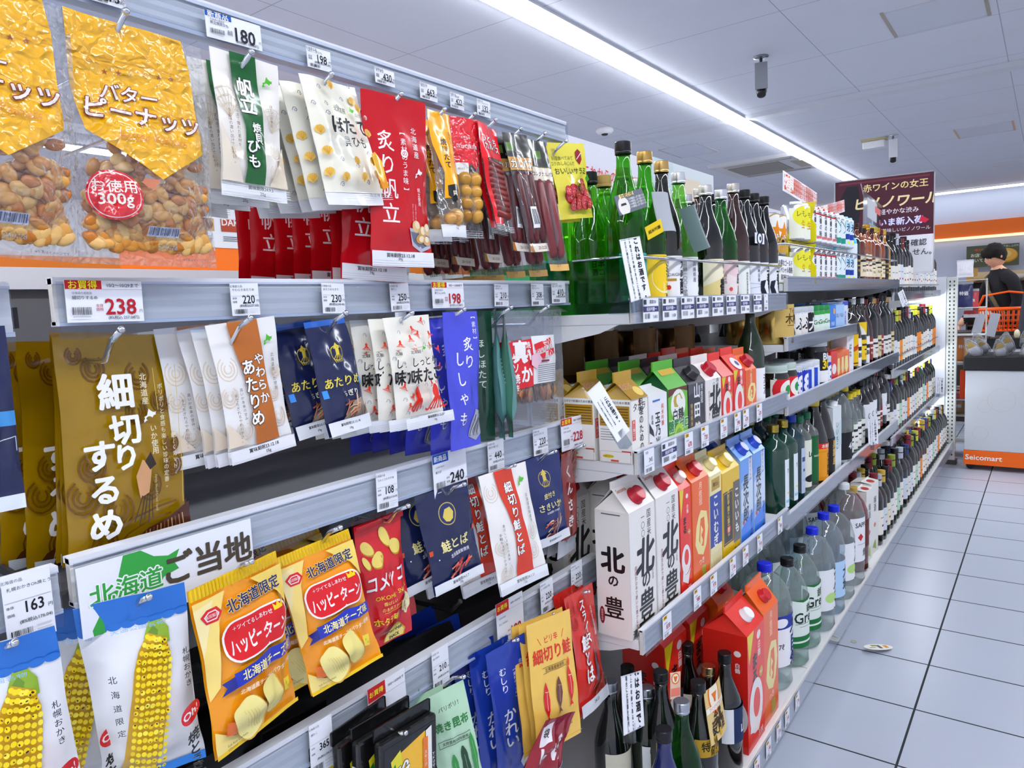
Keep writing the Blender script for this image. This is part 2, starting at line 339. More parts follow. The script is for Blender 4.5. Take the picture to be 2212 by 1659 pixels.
cctv((-1.25,7.9,CZ),'small white security camera beside a beige box on the ceiling','dfe0e4','d0d0d4',math.radians(-80))
o=empty('ceiling_sensor_box',(-1.42,7.95,CZ)); MB().box(mat('e6e7ea'),(-.1,-.05,-.09),(.1,.05,-.02),.01).build('sensor_case',o); MB().box(mat('b9b08c'),(-.11,-.06,-.02),(.11,.06,0)).build('mounting_plate',o); tag(o,'white box sensor on a beige plate fixed to the ceiling','sensor')
# ---------------------------------------------------------------- shelving
BX=-1.12
def ribs(z0,z1,x,d):   # profile of the price rail, slight ribs
    n=7; pts=[(x-d,z0),(x,z0)]
    for i in range(n): t=z0+(z1-z0)*(i+.5)/n; pts+= [(x+.0006*(i%2),t)]
    return pts+[(x,z1),(x-d,z1)]
def rail(y0,y1,z0,z1,x,label,parent=None,name='price_rail',col='e4e2de'):
    o=empty(name,(x,y0,z0)); L=y1-y0; h=z1-z0
    b=MB(); b.prism(mat(col,'p',.35),ribs(.001,h-.001,0,.008),0,L,1); b.box(mat('e8eaf0','p',.2),(-.012,0,h-.006),(.003,L,h)).box(mat('e2e4ea','p',.2),(-.01,0,0),(.004,L,.004)); b.build('rail_body',o)
    c=MB(); c.prism(mat('f2f5fa','sheet'),[(.0058,.003),(.0064,.003),(.0064,h-.004),(.0058,h-.004)],.001,L-.001,1)
    c.prism(mat('f2f5fa','sheet'),[(.0064,.0035),(.0075,.0035),(.004,-.012),(.003,-.012)],.001,L-.001,1); c.build('clear_cover',o)
    if parent: o.parent=parent
    return tag(o,label,'price rail') if not parent else o
def shelf(y0,y1,ztop,xf,label,r0,r1,xb=-1.105,rl=None,fence=None,wf=None):
    o=empty('shelf_board',(xf,y0,ztop)); L=y1-y0; d=xb-xf; m=mat('e9eaec','p',.35)
    MB().box(m,(d,.002,-.02),(-.009,L-.002,0),.002).build('board',o)
    for yy in (.003,L-.006): MB().prism(m,[(d,-.02),(-.03,-.02),(-.07,-.035),(-.16,-.052),(d,-.075)],yy,yy+.003,1).build('bracket',o)
    h=r1-r0; z=r0-ztop
    c=empty('price_rail',(0,0,0)); c.parent=o
    b=MB(); b.prism(mat('cfcdca','p',.35),ribs(z+.001,z+h-.001,0,.006),0,L,1); b.box(mat('dfe1e8','p',.2),(-.008,0,z+h-.004),(.002,L,z+h)).build('rail_body',c)
    MB().prism(mat('f2f5fa','sheet'),[(.005,z),(.0056,z),(.0056,z+h),(.005,z+h)],.001,L-.001,1).build('clear_cover',c)
    if fence:
        b=MB(); b.tube(mat('b9bcc4','chrome'),[(-.12,.004,fence-ztop),(-.008,.006,fence-ztop),(-.004,.03,fence-ztop),(-.004,L-.03,fence-ztop),(-.02,L-.006,fence-ztop),(-.12,L-.004,fence-ztop)],.003); b.build('guard_wire',o)
    tag(o,label,'shelf','store shelves'); return o
def gondola(y0,y1,ztop,label,dark=False,xb=BX):
    o=empty('gondola_frame',(xb,y0,0)); L=y1-y0; m=mat('e6e7ea','p',.4)
    MB().box(mat('6c6c6e' if dark else 'c2bfbd','p',.5),(-.03,.02,.1),(-.02,L-.02,ztop)).build('back_panel',o)
    b=MB(); b.box(m,(-.03,0,0),(.01,.02,ztop)); b.box(mat('3a3a3c'),(.0101,.007,.1),(.0104,.009,ztop-.02)).box(mat('3a3a3c'),(.0101,.012,.1),(.0104,.014,ztop-.02)); b.build('upright',o)
    MB().box(m,(-.03,.02,ztop-.03),(-.005,L,ztop)).build('top_bar',o)
    return tag(o,label,'shelving','gondola frames'), m
def base(fr,xf,L,r0=.10,r1=.16,xb=-1.105,zt=.14,label=''):
    o=empty('base_shelf',(xb,fr.location.y,0)); tag(o,label,'shelf','base shelves')
    d=xf-xb; m=mat('e9eaec','p',.35)
    MB().box(m,(0,.002,zt-.02),(d-.009,L-.002,zt)).build('base_deck',o); MB().box(mat('9fa1a8'),(0,.002,0),(d-.055,L-.002,zt-.02)).build('kick_plate',o)
    b=MB(); b.prism(mat('e4e2de','p',.35),ribs(r0,r1,d,.006),0,L,1); b.build('base_rail',o)
    MB().prism(mat('f2f5fa','sheet'),[(d+.004,r0),(d+.0046,r0),(d+.0046,r1),(d+.004,r1)],.001,L-.001,1).build('rail_cover',o)
YS=[-.676,.224,1.124,2.024,2.924,3.824,5.62]
names=['snack gondola frame at the near end beside the peanut bags','snack gondola frame behind the hanging bags','gondola frame behind the sake bottles and cartons','gondola frame behind the beer cans and cup sake','gondola frame behind the whisky bottles','gondola frame behind the lit wine shelves']
for i,(a,c) in enumerate(zip(YS,YS[1:])):
    g,_=gondola(a,c,1.275,names[i],dark=i<2); base(g,-.56 if i<2 else -.511,c-a,zt=.12 if i<2 else .14,label='white base shelf with kick plate '+['under the near corn snacks','under the hanging snack packs','under the dark bottles and red cartons','under the big clear bottles','under the wine bottles past the clear bottles','at the foot of the lit wine section'][i])
# top level of the snack section: posts that carry the highest rail
for y in (.234,1.118):
    b=MB().box(mat('9a9b9f','p',.4),(-.01,-.01,0),(.01,.01,.21)); b.box(mat('9a9b9f','p',.4),(0,-.004,.185),(.42,.004,.2)); o=b.build('rail_support'); o.location=(BX,y,1.276)
    tag(o,'grey arm and post holding the highest snack rail, %s'%('beside the butter peanuts' if y<1 else 'beside the salami pack'),'rail support')
b=MB().box(mat('4c4d50','p',.6),(0,0,-.004),(.375,.885,0)); o=b.build('grey_deck'); o.location=(-1.085,.235,.952); tag(o,'plain grey deck behind the rail under the octopus packs','shelf')
b=MB().box(mat('c9ccd4','p',.3),(-.006,0,-.006),(.006,.9,.006)); o=b.build('hook_bar'); o.location=(BX+.012,.224,1.468); tag(o,'steel bar at the back carrying the top row hooks','hook bar','hook bars')
RX=-.70
rail(.241,1.122,1.476,1.513,RX,'clear price rail along the top of the snack section')
rail(.268,1.112,1.190,1.233,RX,'price rail above the olive squid bags, second from the top')
rail(.257,1.135,.937,.983,RX,'price rail below the octopus bags in the snack section')
rail(.30,1.18,.655,.705,RX,'price rail above the tray of salami, lowest in the snack section')
rail(-.65,.235,1.183,1.229,RX,'short stretch of price rail at the photo edge near the olive squid bags')
rail(-.65,.247,.937,.98,RX,'short stretch of price rail above the near corn snack bag')
rail(-.65,.21,1.476,1.513,RX,'short stretch of top price rail above the near peanut bag')
for y0,y1,z,l in ((.23,1.12,1.178,'squid'),(.23,1.13,.925,'octopus'),(.23,1.17,.645,'salami')):
    # black arms that carry a rail
    for y in (y0+.01,y1-.012):
        b=MB().prism(mat('26272a','p',.4),[(BX+.01,z),(RX-.012,z+.012),(RX-.012,z+.03),(BX+.01,z+.05)],y,y+.004,1); tag(b.build('rail_bracket'),'black steel arm under the rail over the %s bags, %s'%({'squid':'olive squid','octopus':'corn snack','salami':'tray salami'}[l],'beside the bottle section' if y>.6 else 'at the near end'),'rail bracket')
# bottle section shelves
shelf(1.124,2.024,1.171,-.578,'white shelf carrying the tall sake bottles',1.153,1.197,fence=1.268)
shelf(1.124,2.024,.903,-.578,'white shelf carrying the small sake cartons',.884,.928)
shelf(1.124,2.024,.576,-.578,'white shelf carrying the big white sake cartons',.55,.598)
shelf(2.024,3.824,1.222,-.578,'white shelf carrying the stacked beer cans',1.2,1.242,fence=1.33)
shelf(2.024,2.924,1.055,-.578,'short white shelf carrying gold canisters and cups',1.036,1.076)
shelf(2.024,3.824,.882,-.578,'long white shelf carrying cup sake and whisky',.857,.903)
shelf(2.024,3.824,.556,-.578,'long white shelf carrying the square green bottles',.533,.578)
shelf(3.824,5.615,1.163,-.6,'top shelf of the lit wine section',1.143,1.184,fence=1.22)
shelf(3.824,5.615,.79,-.6,'second shelf of the lit wine section',.772,.812,fence=.87)
shelf(3.824,5.615,.465,-.6,'lowest raised shelf of the lit wine section',.443,.484)
for z,l in ((1.12,'top'),(.745,'middle'),(.42,'lower')):
    b=MB().box(mat('f2f7ff','emit',22),(0,0,0),(.02,1.02,.008)); o=b.build('shelf_lamp'); o.location=(-.64,4.58,z); tag(o,'slim lit strip under the %s wine shelf'%l,'shelf light','wine shelf lights')
# white end panel and perforated post that close the aisle side
b=MB(); b.box(mat('e4e7ee','p',.4),(-1.12,5.622,0),(-.563,5.64,1.27),.002); tag(b.build('white_partition'),'white end panel closing the wine shelves beside the perforated post','shelf panel')
b=MB(); b.box(mat('d9dcd8','p',.4),(-.56,5.622,.02),(-.50,5.67,1.265),.002)
for k in range(46):
    for s in (-.012,.012): b.box(mat('3c3d3a'),(-.53+s-.004,5.6205,.06+k*.026),(-.53+s+.004,5.6215,.072+k*.026))
b.box(mat('4b4b4b'),(-.57,5.61,0),(-.49,5.69,.03)); tag(b.build('perforated_post'),'white perforated steel post with two rows of slots at the gondola end','post')
# ---------------------------------------------------------------- product builders
def sm(t): t=max(0.,min(1.,t)); return t*t*(3-2*t)
def bag_mesh(name,art,w,h,D,col,ts=.08,bs=.09,seed=0,kind='film',wr=.0022,nu=22,nv=30,pull=.05,hole=True,tab=None,curl=.004):
    mb=MB(); i0=mb.mi(mat(col,kind))
    def pr(t): return sm((t-ts)/.3)*sm((1-bs-t)/.16)*(.62+.38*t)
    def S(x,y,l=0.,back=0):
        u=2*x/w-1; t=y/h; p=pr(t); e=1-abs(u)**2.2
        bl=D*.4*p*e
        n=wr*noise.noise(Vector((u*2.1+seed*7,t*4.2,seed)))*(.35+p*1.6)*(1 if abs(u)<.96 else .6)
        n+=wr*.45*noise.noise(Vector((u*5+seed,t*9,seed+3)))*p*e
        sh=curl*noise.noise(Vector((u*.9+seed*3,t*1.6,9+seed)))+curl*.5*math.sin(t*5+seed)*u
        xx=(x-w/2)*(1-pull*p)
        return Vector((xx,(sh+bl*.8) if back else (sh-bl+n-l),-y))
    for back in (0,1):
        g=[[mb.bm.verts.new(S(w*i/nu,h*j/nv,0,back)) for i in range(nu+1)] for j in range(nv+1)]
        for j in range(nv):
            for i in range(nu):
                q=(g[j][i],g[j][i+1],g[j+1][i+1],g[j+1][i]); f=mb.bm.faces.new(q if back else q[::-1]); f.material_index=i0; f.smooth=True
    lay_art(mb,art,w,h,S,k={'paper':'paper','clearw':'filmw'}.get(kind,'film'),cut=(nu,nv),base=.0006,step=.00013)
    return mb,S
def four(TL,TR,BL,BR,X,free=True):
    """plane of a hanging bag from its four corners: anchor, width, height, turn"""
    anc=(at(*TL,0,X)+at(*TR,0,X))/2; O=Vector((0,0,H)); best=None
    rays=[(FW*F+RT*(u-1106)-UP*(v-829.5)).normalized() for u,v in (TL,TR,BL,BR)]
    for yi in (range(-7,4) if free else (0,)):
        for ti in (range(-3,4) if free else (0,)):
            ps,th=yi*.055,ti*.05; n=Vector((math.cos(ps)*math.cos(th),math.sin(ps)*math.cos(th),math.sin(th)))
            P=[O+r*((anc-O).dot(n)/r.dot(n)) for r in rays]; a,b,c,d=P[1]-P[0],P[3]-P[2],P[2]-P[0],P[3]-P[1]
            e=(a-b).length_squared/(a.length*b.length)+(c-d).length_squared/(c.length*d.length)+((a+b).normalized().dot((c+d).normalized()))**2*1.2+.12*ps*ps+.25*th*th
            if best is None or e<best[0]: best=(e,n,P)
    e,n,P=best; t=(P[0]+P[1])/2; b=(P[2]+P[3])/2; w=((P[1]-P[0]).length+(P[3]-P[2]).length)/2; h=(t-b).length
    up=(t-b).normalized(); rt=up.cross(n).normalized()
    return t,w,h,Matrix((rt,-n,up)).transposed()
def tw(o,dr=0,dy=0,R=None): return (Matrix.Rotation(dy,3,'Z')@(R or o.rotation_euler.to_matrix())@Matrix.Rotation(dr,3,'Y')).to_euler()
def hang(name,label,cat,corners,X,art,col,D=.02,back=0,gap=.012,dy=-.002,dz=0,blabel=None,group=None,stuffing=None,roll=None,yaw=0,pit=0,jit=.004,**k):
    t,w,h,R=four(*corners,X,free=not yaw)
    mb,S=bag_mesh(name,art,w,h,D,col,**k)
    o=mb.build(name); o.location=t
    if roll is not None: R=Euler((0,0,math.pi/2)).to_matrix()@Matrix.Rotation(roll,3,'Y')
    o.rotation_euler=tw(None,0,yaw,R@Matrix.Rotation(pit,3,'X')); tag(o,label,cat,group)
    if stuffing: stuffing(o,w,h,S)
    r=random.Random(int(w*1e5))
    for i in range(back):
        loc=t+Vector((-(i+1)*gap,(i+1)*dy+r.uniform(-jit,jit),-(i+1)*.0012+dz+r.uniform(-.003,.001)))
        dup(o,loc,tw(o,r.uniform(-.05,.05),r.uniform(-.06,.06)),(blabel or label+' behind')%ORD[i],group or None)
    return o,t,w,h
ORD=['first','second','third','fourth','fifth','sixth','seventh','eighth','ninth','tenth','eleventh','twelfth','thirteenth','fourteenth','fifteenth','sixteenth','seventeenth','eighteenth','nineteenth','twentieth']
def hook(y,z,label,xt=-.652,x0=-1.1,up=.018,black=False,dy=0):
    b=MB(); m=mat('2a2a2c','p',.35) if black else mat('d5d8de','chrome')
    b.tube(m,[(x0-xt,0,-.012),(-.05,0,-.012),(-.038,dy*.3,-.0115),(-.02,dy*.6,up*.4),(0,dy,up)],.0026,8); b.ball(m,(0,dy,up),.0034,2)
    o=b.build('hook'); o.location=(xt,y,z); return tag(o,label,'hook')
def hk(u,v,label,X=-.652,**k):
    p=at(u,v,0,X); up=k.get('up',.018); return hook(p.y,p.z-up,label,xt=X,**k)
def bars(c,x0,x1,y0,y1,seed,n=22):
    r=random.Random(seed); out=[]; x=x0
    while x<x1:
        w=(x1-x0)/n*r.choice((.3,.3,.6,.9)); out.append(RC(c,x,y0,min(x+w,x1),y1)); x+=w+(x1-x0)/n*r.choice((.35,.5,.8))
    return out
def card(TL,BR,price,name,kind=0,X=-.6905,label='',tax='',ry=None,lab=None,top=''):
    """price card clipped on a rail; TL, BR in the photo"""
    a=at(*TL,0,X); b=at(*BR,0,X); w=abs(b.y-a.y); h=abs(a.z-b.z)
    A=[]; q=w/h
    if kind in(1,2):   # wide card, coloured corner
        A+=[RC('b3262c' if kind==1 else '2456a6',0,0,46,21), T('お買得' if kind==1 else '新商品',22,10.5,12.5,'ffe94a' if kind==1 else 'ffffff',.02,o='7c1016' if kind==1 else '123a80',ob=.02)]
        if kind==1: A.append(T('10/2〜10/29まで',74,11,6.2,'33343a',.01)); A.append(LN('c9a0a4',.5,(0,21),(100,21)))
        A+=[T(top or '北海道の道産品',20,30,3.6,'70727a'),T(name,6+len(name)*2.9,41,5.4,'33343a',.005),T(str(price),69,63,30,'a31f2c' if kind==1 else '23242a',.03,sx=.95),T('円',96,74,5,'44454a'),T('本体',41,60,5,'a0303a' if kind==1 else '55565c'),T('価格',41,69,5,'a0303a' if kind==1 else '55565c'),T('(8%%税込 %s円)'%tax,72,90,5.4,'33343a',.01)]
        A+=bars('2c2d33',6,30,64,82,int(price))+[RC('b8bac2',6,86,28,88)]
    else:
        A+=[T(top or '北海道の品',20,9,9,'44454a'),T(name,5+len(name)*5.0,20,10,'33343a'),T(str(price),62,50,38,'17181c',.03,sx=.8),T('円',94,56,11,'33343a'),T('本体',12,46,8,'44454a'),T('価格',12,57,8,'44454a'),RC('c9cbd2',2,38,98,39),T('(8%%税込%s)'%tax,62,70,10.5,'33343a',.01)]
        A+=bars('2c2d33',8,52,80,94,int(price),14)+[RC('c3c5cc',60,80,92,81),RC('c3c5cc',60,86,92,87),RC('c3c5cc',60,92,80,93)]
    mb=MB(); mb.box(mat('eff1f8','paper'),(-w/2,0,-h),(w/2,.0008,0))
    lay_art(mb,A,w,h,lambda x,y,l:Vector((x-w/2,-l,-y)),k='paper',base=.0001,step=.00004)
    o=mb.build('price_card'); o.location=(X,(a.y+b.y)/2,max(a.z,b.z)); r=random.Random(int(TL[0]*7+TL[1]))
    o.rotation_euler=(r.uniform(-.03,.02),r.uniform(-.03,.03) if ry is None else ry,math.pi/2)
    return tag(o,label or 'white price card reading %s yen, %s'%(price,lab),'price card')
# ---- cartons
def carton(name,w,d,h,col,front=None,side=None,gab=.035,cap=None,roof=None,fin=.018,capz=.5,finart=None,sidecol=None,roofside=None):
    """gable-top carton, front -y, left side -x. origin at the foot centre"""
    o=empty(name,(0,0,0)); mb=MB(); m=mat(col,'carton'); rc=mat(roof or col,'carton'); mm=mb.mi(m)
    x,y=w/2,d/2; zb=h-gab-fin; zt=h-fin
    mb.box(m,(-x,-y,0),(x,y,zb),.0012)
    # roof slopes run over front and back, fin along x
    rs=mat(roofside or roof or col,'carton')
    mb.quad(rc,(-x,-y,zb),(x,-y,zb),(x,-.002,zt),(-x,-.002,zt)); mb.quad(rc,(-x,y,zb),(-x,.002,zt),(x,.002,zt),(x,y,zb))
    for s in (-1,1):
        mb.quad(rs,(s*x,-y,zb),(s*x,y,zb),(s*(x-.012),0,zt-.003),(s*(x-.012),0,zt-.003)) if 0 else None
        f=mb.bm.faces.new([mb.bm.verts.new(p) for p in ((s*x,-y,zb),(s*x,y,zb),(s*(x-min(.02,w*.2)),0,zt-.004))]); f.material_index=mb.mi(rs)
    mb.box(rc,(-x,-.002,zt-.001),(x,.002,h),.0006)
    if sidecol: mb.quad(mat(sidecol,'carton'),(-x-.0004,y-.001,.001),(-x-.0004,-y+.001,.001),(-x-.0004,-y+.001,zb-.001),(-x-.0004,y-.001,zb-.001))
    hb=zb
    if front: lay_art(mb,front,w,hb,lambda X,Y,l:Vector((X-x,-y-l,hb-Y)),k='carton',base=.0002,step=.00005)
    if side: lay_art(mb,side,d,hb,lambda X,Y,l:Vector((-x-l-.0004,y-X,hb-Y)),k='carton',base=.0002,step=.00005)
    sl=math.hypot(y,gab); n=Vector((0,-gab,y)).normalized()
    if finart: lay_art(mb,finart,w,sl,lambda X,Y,l:Vector((X-x,-(Y/sl)*y-.002,zt-(Y/sl)*gab))-n*0+Vector((0,-l*.8,l*.6)),k='carton',base=.0003,step=.00005)
    mb.build('carton_body',o)
    if cap:
        b=MB(); r=min(.0155,w*.2); b.lathe(mat(cap,'p',.25),[(r*1.15,0),(r*1.15,.003),(r,.004),(r,.015),(r*.9,.017)],n=18)
        q=Vector((0,0,1)).rotation_difference(Vector((0,-gab,y)).normalized()).to_matrix(); c0=Vector((0,-y*capz-.001,zt-gab*capz))
        for v in b.bm.verts: v.co=q@v.co+c0
        b.build('screw_cap',o)
    return o
# ---- bottles
PROF={
 'sake':[(.034,0),(.0385,.004),(.039,.14),(.038,.158),(.032,.185),(.022,.212),(.0155,.232),(.0135,.25),(.0135,.272)],
 'wine':[(.033,0),(.0372,.005),(.0375,.175),(.036,.19),(.028,.212),(.017,.228),(.0145,.24),(.0145,.268)],
 'tall':[(.035,0),(.0395,.004),(.04,.15),(.039,.175),(.032,.21),(.02,.245),(.0145,.268),(.013,.285),(.013,.31)],
 'whisky':[(.036,0),(.041,.004),(.0415,.15),(.039,.165),(.026,.18),(.015,.19),(.014,.205),(.014,.225)],
 'square':[(.04,0),(.044,.004),(.044,.19),(.041,.205),(.02,.222),(.014,.23),(.014,.25)],
 'pet':[(.05,0),(.058,.012),(.056,.04),(.058,.06),(.058,.19),(.056,.21),(.053,.232),(.04,.262),(.024,.285),(.0165,.292),(.0165,.3)],
 'petbig':[(.065,0),(.074,.014),(.071,.045),(.074,.07),(.071,.09),(.074,.115),(.074,.2),(.07,.205),(.074,.215),(.074,.24),(.062,.285),(.04,.315),(.022,.325),(.0185,.335)],
 'slim':[(.028,0),(.0325,.004),(.033,.16),(.03,.185),(.017,.205),(.0125,.22),(.012,.255)],
 'cup':[(.028,0),(.0315,.003),(.033,.06),(.033,.078),(.031,.082)],
 'jar':[(.036,0),(.04,.004),(.04,.085),(.034,.096),(.034,.1)],
 'can':[(.026,0),(.033,.007),(.033,.108),(.026,.119)],
 'tallcan':[(.026,0),(.033,.007),(.033,.155),(.026,.166)],
 'canister':[(.05,0),(.054,.004),(.054,.15),(.05,.158)],
 'soy':[(.04,0),(.046,.005),(.046,.13),(.043,.16),(.028,.22),(.018,.25),(.0165,.262),(.0165,.275)],
}
def bottle(name,kind,H_,glass,cap,lab=None,lz=(.02,.12),lspan=2.4,lcol='f2f2f2',gk='dark',capk='p',caph=.022,capr=None,neck=None,lab2=None,sx=1,sy=1,rs=1.,liquid=None,bodyname='bottle_body'):
    o=empty(name,(0,0,0)); pr=PROF[kind]; k=(H_-caph*.75)/pr[-1][1]; pr=[(r*rs,z*k) for r,z in pr]
    sq=kind=='square'
    b=MB(); b.lathe(mat(glass,gk),pr,n=(28 if H_>.2 else 22),sx=sx,sy=sy)
    b.build(bodyname,o)
    zc=pr[-1][1]; rt=pr[-1][0]
    if cap:
        cr=capr or rt+.0022; c=MB(); m=mat(cap,capk,.3)
        z0_=zc-caph*.3; z1_=zc+caph*.7
        c.lathe(m,[(cr*.97,z0_),(cr,z0_+.0006),(cr,z0_+caph*.2),(cr*.97,z0_+caph*.23)],n=20,cap=False); c.lathe(m,[(cr*.97,z0_+caph*.22),(cr,z0_+caph*.27),(cr,z1_-.0012)],n=20,cap=False); c.lathe(m,[(cr,z1_-.0012),(cr*.93,z1_)],n=20,cap=False,sm=False); c.lathe(m,[(cr*.93,z1_-.0001),(cr*.93,z1_)],n=20,sm=False)
        c.build('cap',o)
    def rad(z):
        for (r0,z0),(r1,z1) in zip(pr,pr[1:]):
            if z<=z1: return r0+(r1-r0)*(z-z0)/max(z1-z0,1e-6)
        return rt
    def wrap(nm,art,z0,z1,span,col,a0=0.):
        mb=MB(); R=max(rad(z0),rad(z1)) if abs(rad(z0)-rad(z1))<.004 else None; hh=z1-z0; ww=span*(R or rad((z0+z1)/2))
        def S(x,y,l=0): 
            a=a0+(x/ww-.5)*span; r=(R or rad(z1-y))+.0005+l; return Vector((r*math.sin(a)*sx,-r*math.cos(a)*sy,z1-y))
        nu=max(6,int(span*6)); nv=1 if R else 5; i0=mb.mi(mat(col,'paper',.45))
        g=[[mb.bm.verts.new(S(ww*i/nu,hh*j/nv)) for i in range(nu+1)] for j in range(nv+1)]
        for j in range(nv):
            for i in range(nu): f=mb.bm.faces.new((g[j][i],g[j+1][i],g[j+1][i+1],g[j][i+1])); f.material_index=i0; f.smooth=True
        lay_art(mb,art,ww,hh,S,k='paper',cut=(nu,nv),base=.0002,step=.00006)
        mb.keep=1; mb.build(nm,o)
    if lab is not None: wrap('label',lab,lz[0]*1.,lz[1],lspan,lcol)
    if lab2: wrap('neck_label' if lab2[1]>H_*.5 else 'lower_label',lab2[0],lab2[1],lab2[2],lab2[3],lab2[4],lab2[5] if len(lab2)>5 else 0)
    if neck: wrap('neck_seal',[],neck[0],neck[1],6.283,neck[2])
    return o
def put(o,loc,rz=0,label=None,group=None,cat=None):
    """first use places the thing, later uses copy it with its parts"""
    if not o.get('used'):
        o['used']=1; o.location=loc; o.rotation_euler=(0,0,math.pi/2+rz); r=o
    else: r=dup(o,loc,(0,0,math.pi/2+rz))
    r['label']=label; r['category']=cat or r.get('category') or 'bottle'
    if group: r['group']=group
    return r
# ---------------------------------------------------------------- snack section, bags on hooks
def crimp(y0,y1,c='dfe2e8',n=4): return [RC(c,1,y0+(y1-y0)*(i+.3)/n,99,y0+(y1-y0)*(i+.55)/n) for i in range(n)]
def scat(n,seed,x0,x1,y0,y1,mind,avoid=()):
    r=random.Random(seed); P=[]
    for _ in range(n*40):
        p=(r.uniform(x0,x1),r.uniform(y0,y1))
        if any(a<=p[0]<=c and b<=p[1]<=d for a,b,c,d in avoid): continue
        if all((p[0]-q[0])**2+((p[1]-q[1])*1.5)**2>mind*mind for q in P): P.append(p)
        if len(P)>=n: break
    return P
def nuts(o,w,h,S):
    r=random.Random(3); b=MB(); ms=[mat(c,'wet',.3) for c in ('c98b3c','d9a45a','b97428','e0b878')]
    for i in range(330):
        x=r.uniform(.09,.91)*w; y=h*(1-abs(r.gauss(0,.17))-.085)
        if y<h*.44 or y>h*.93: continue
        f=S(x,y); k=S(x,y,0,1); t=r.uniform(.30,.85); c=f.lerp(k,t); s=r.uniform(.0048,.006)*w/.12
        b.ball(r.choice(ms),c,s,2,(1.5,.6,1),(r.uniform(-.4,.4),r.uniform(-1.6,1.6),r.uniform(-.4,.4)))
    n=b.build('peanuts',o); n['kind']='stuff'
PN=[PL('f1b81c',(4,0),(84,0),(88,12),(90,50),(70,58),(55,64),(42,58),(10,46),(5,30)),
 RC('dfa414',4,15.5,85,16.2),RC('dfa414',4,18,85,18.6)]+[T('★',28+i*9,21-(.6*i),5,'a0581c' if i in(0,1,4,5) else 'f4d070') for i in range(6)]+[
 T('バター',42,29,13,'f7efe6',.03,o='7c1d22',ob=.05,sk=.2),T('ピーナッツ',50,38,16,'f7efe6',.035,o='7c1d22',ob=.05,sk=.15,rot=-.06),T('Butter Peanuts',52,47,8,'e2a04a',.01,sk=.2),
 EL('c4202c',22,72,17,n=32),EL('f4e6e4',22,72,15.6,n=32),EL('c4202c',22,72,15,n=32),T('お徳用',22,68.5,9.5,'f7efe6',.02),T('300g',22,74.5,10.5,'f7efe6',.03),
 T('240428',60,92,4.5,'9a9da6',.01),T('※写真はイメージです。',82,97,2.2,'55575e')]
PN+=[RC('c9cfe2',42,84,66,88)]+bars('5b6382',43,65,84.5,87.5,4,16)
pn,t,w,h=hang('peanut_bag','clear bag of butter peanuts with yellow top and round red mark, whole in view','snack bag',((122,12),(432,100),(166,571),(473,577)),-.665,PN,'f4f5f7',D=.05,kind='clearw',stuffing=nuts,seed=2,wr=.004,ts=.22,bs=.05,nu=26,nv=36,group=None)
c=dup(pn,t+Vector((.004,-.118,.004)),tw(pn,+.04,+.05),'clear bag of butter peanuts cut by the photo edge, nearest the viewer')
hk(272,24,'chrome hook holding the butter peanut bag',up=.02,X=-.648)
# green banded scallop strips
def fan(c,cx,cy,R,a0,a1,n=7,lw=.9): 
    out=[]
    for i in range(n+1):
        a=a0+(a1-a0)*i/n; out.append(LN(c,lw,(cx,cy),(cx+R*math.cos(a),cy-R*.62*math.sin(a))))
    for rr in (.45,.72,1.): out.append(LN(c,lw,*[(cx+R*rr*math.cos(a0+(a1-a0)*j/12),cy-R*rr*.62*math.sin(a0+(a1-a0)*j/12)) for j in range(13)]))
    return out
def waves(c,pts,lw=1.3):
    out=[]
    for x,y,r in pts:
        for q in (1,.66,.36): out.append(LN(c,lw,*[(x+r*q*math.cos(t),y+r*q*.62*math.sin(t)) for t in [math.pi*2*j/12-1 for j in range(11)]]))
    return out
GS=[RC('f3efe8',0,0,100,90)]+fan('d9cbb2',18,46,34,.9,2.5)+fan('d9cbb2',84,50,26,.5,2.2,5)+[PL('e9dfce',(0,50),(30,90),(0,90)),PL('e6dac5',(70,90),(100,60),(100,90)),PL('1c5a2c',(25,0),(62,0),(66,40),(62,90),(32,90),(36,50),(27,20)),
 T('帆立',45,29,25,'f6f6f2',.04,v=1,o='101a12',ob=.05,sp=.95),T('焼貝',53,55,15,'f6f6f2',.03,v=1,o='101a12',ob=.04),T('ひも',44,70,19,'f6f6f2',.04,v=1,o='101a12',ob=.05),
 T('北海道で獲れた素材を',24,52,5.6,'6a4a34',v=1),T('うま味の濃い出汁で味付け。',13,60,5.6,'6a4a34',v=1),HOK('58b03a',76,16,18),T('ほたて貝使用',79,40,5.2,'6a4a34',v=1)]+waves('dccfbb',[(20,70,7),(80,66,9),(75,80,7)])+crimp(92,99)+[T('賞味期限24.9.3',52,93.5,6,'3a3b40',.01),T('20g',54,97.5,6,'3a3b40')]
hang('scallop_pack','white scallop string pack with a dark green band, foremost on its hook','snack pack',((454,97),(596,145),(479,421),(621,440)),-.672,GS,'eeeff0',D=.016,seed=5,back=3,gap=.03,dy=-.004,blabel='%s white scallop pack behind the green banded one',ts=.14)
hk(543,112,'chrome hook through the green banded scallop pack')
def shell(c,x,y,r,c2=None):
    o=[('p',c,[(x+r*math.cos(t)*(1 if math.sin(t)>-.6 else .5),y-r*.62*math.sin(t)*(1+.06*math.cos(9*t))) for t in [2*math.pi*j/26 for j in range(26)]])]
    if c2: o+=[LN(c2,.5,(x,y+r*.5),(x+r*math.cos(a)*.85,y-r*.55*math.sin(a))) for a in (.5,1.,1.57,2.1,2.6)]
    return o
HT=[RC('f5f2e2',0,0,100,90)]
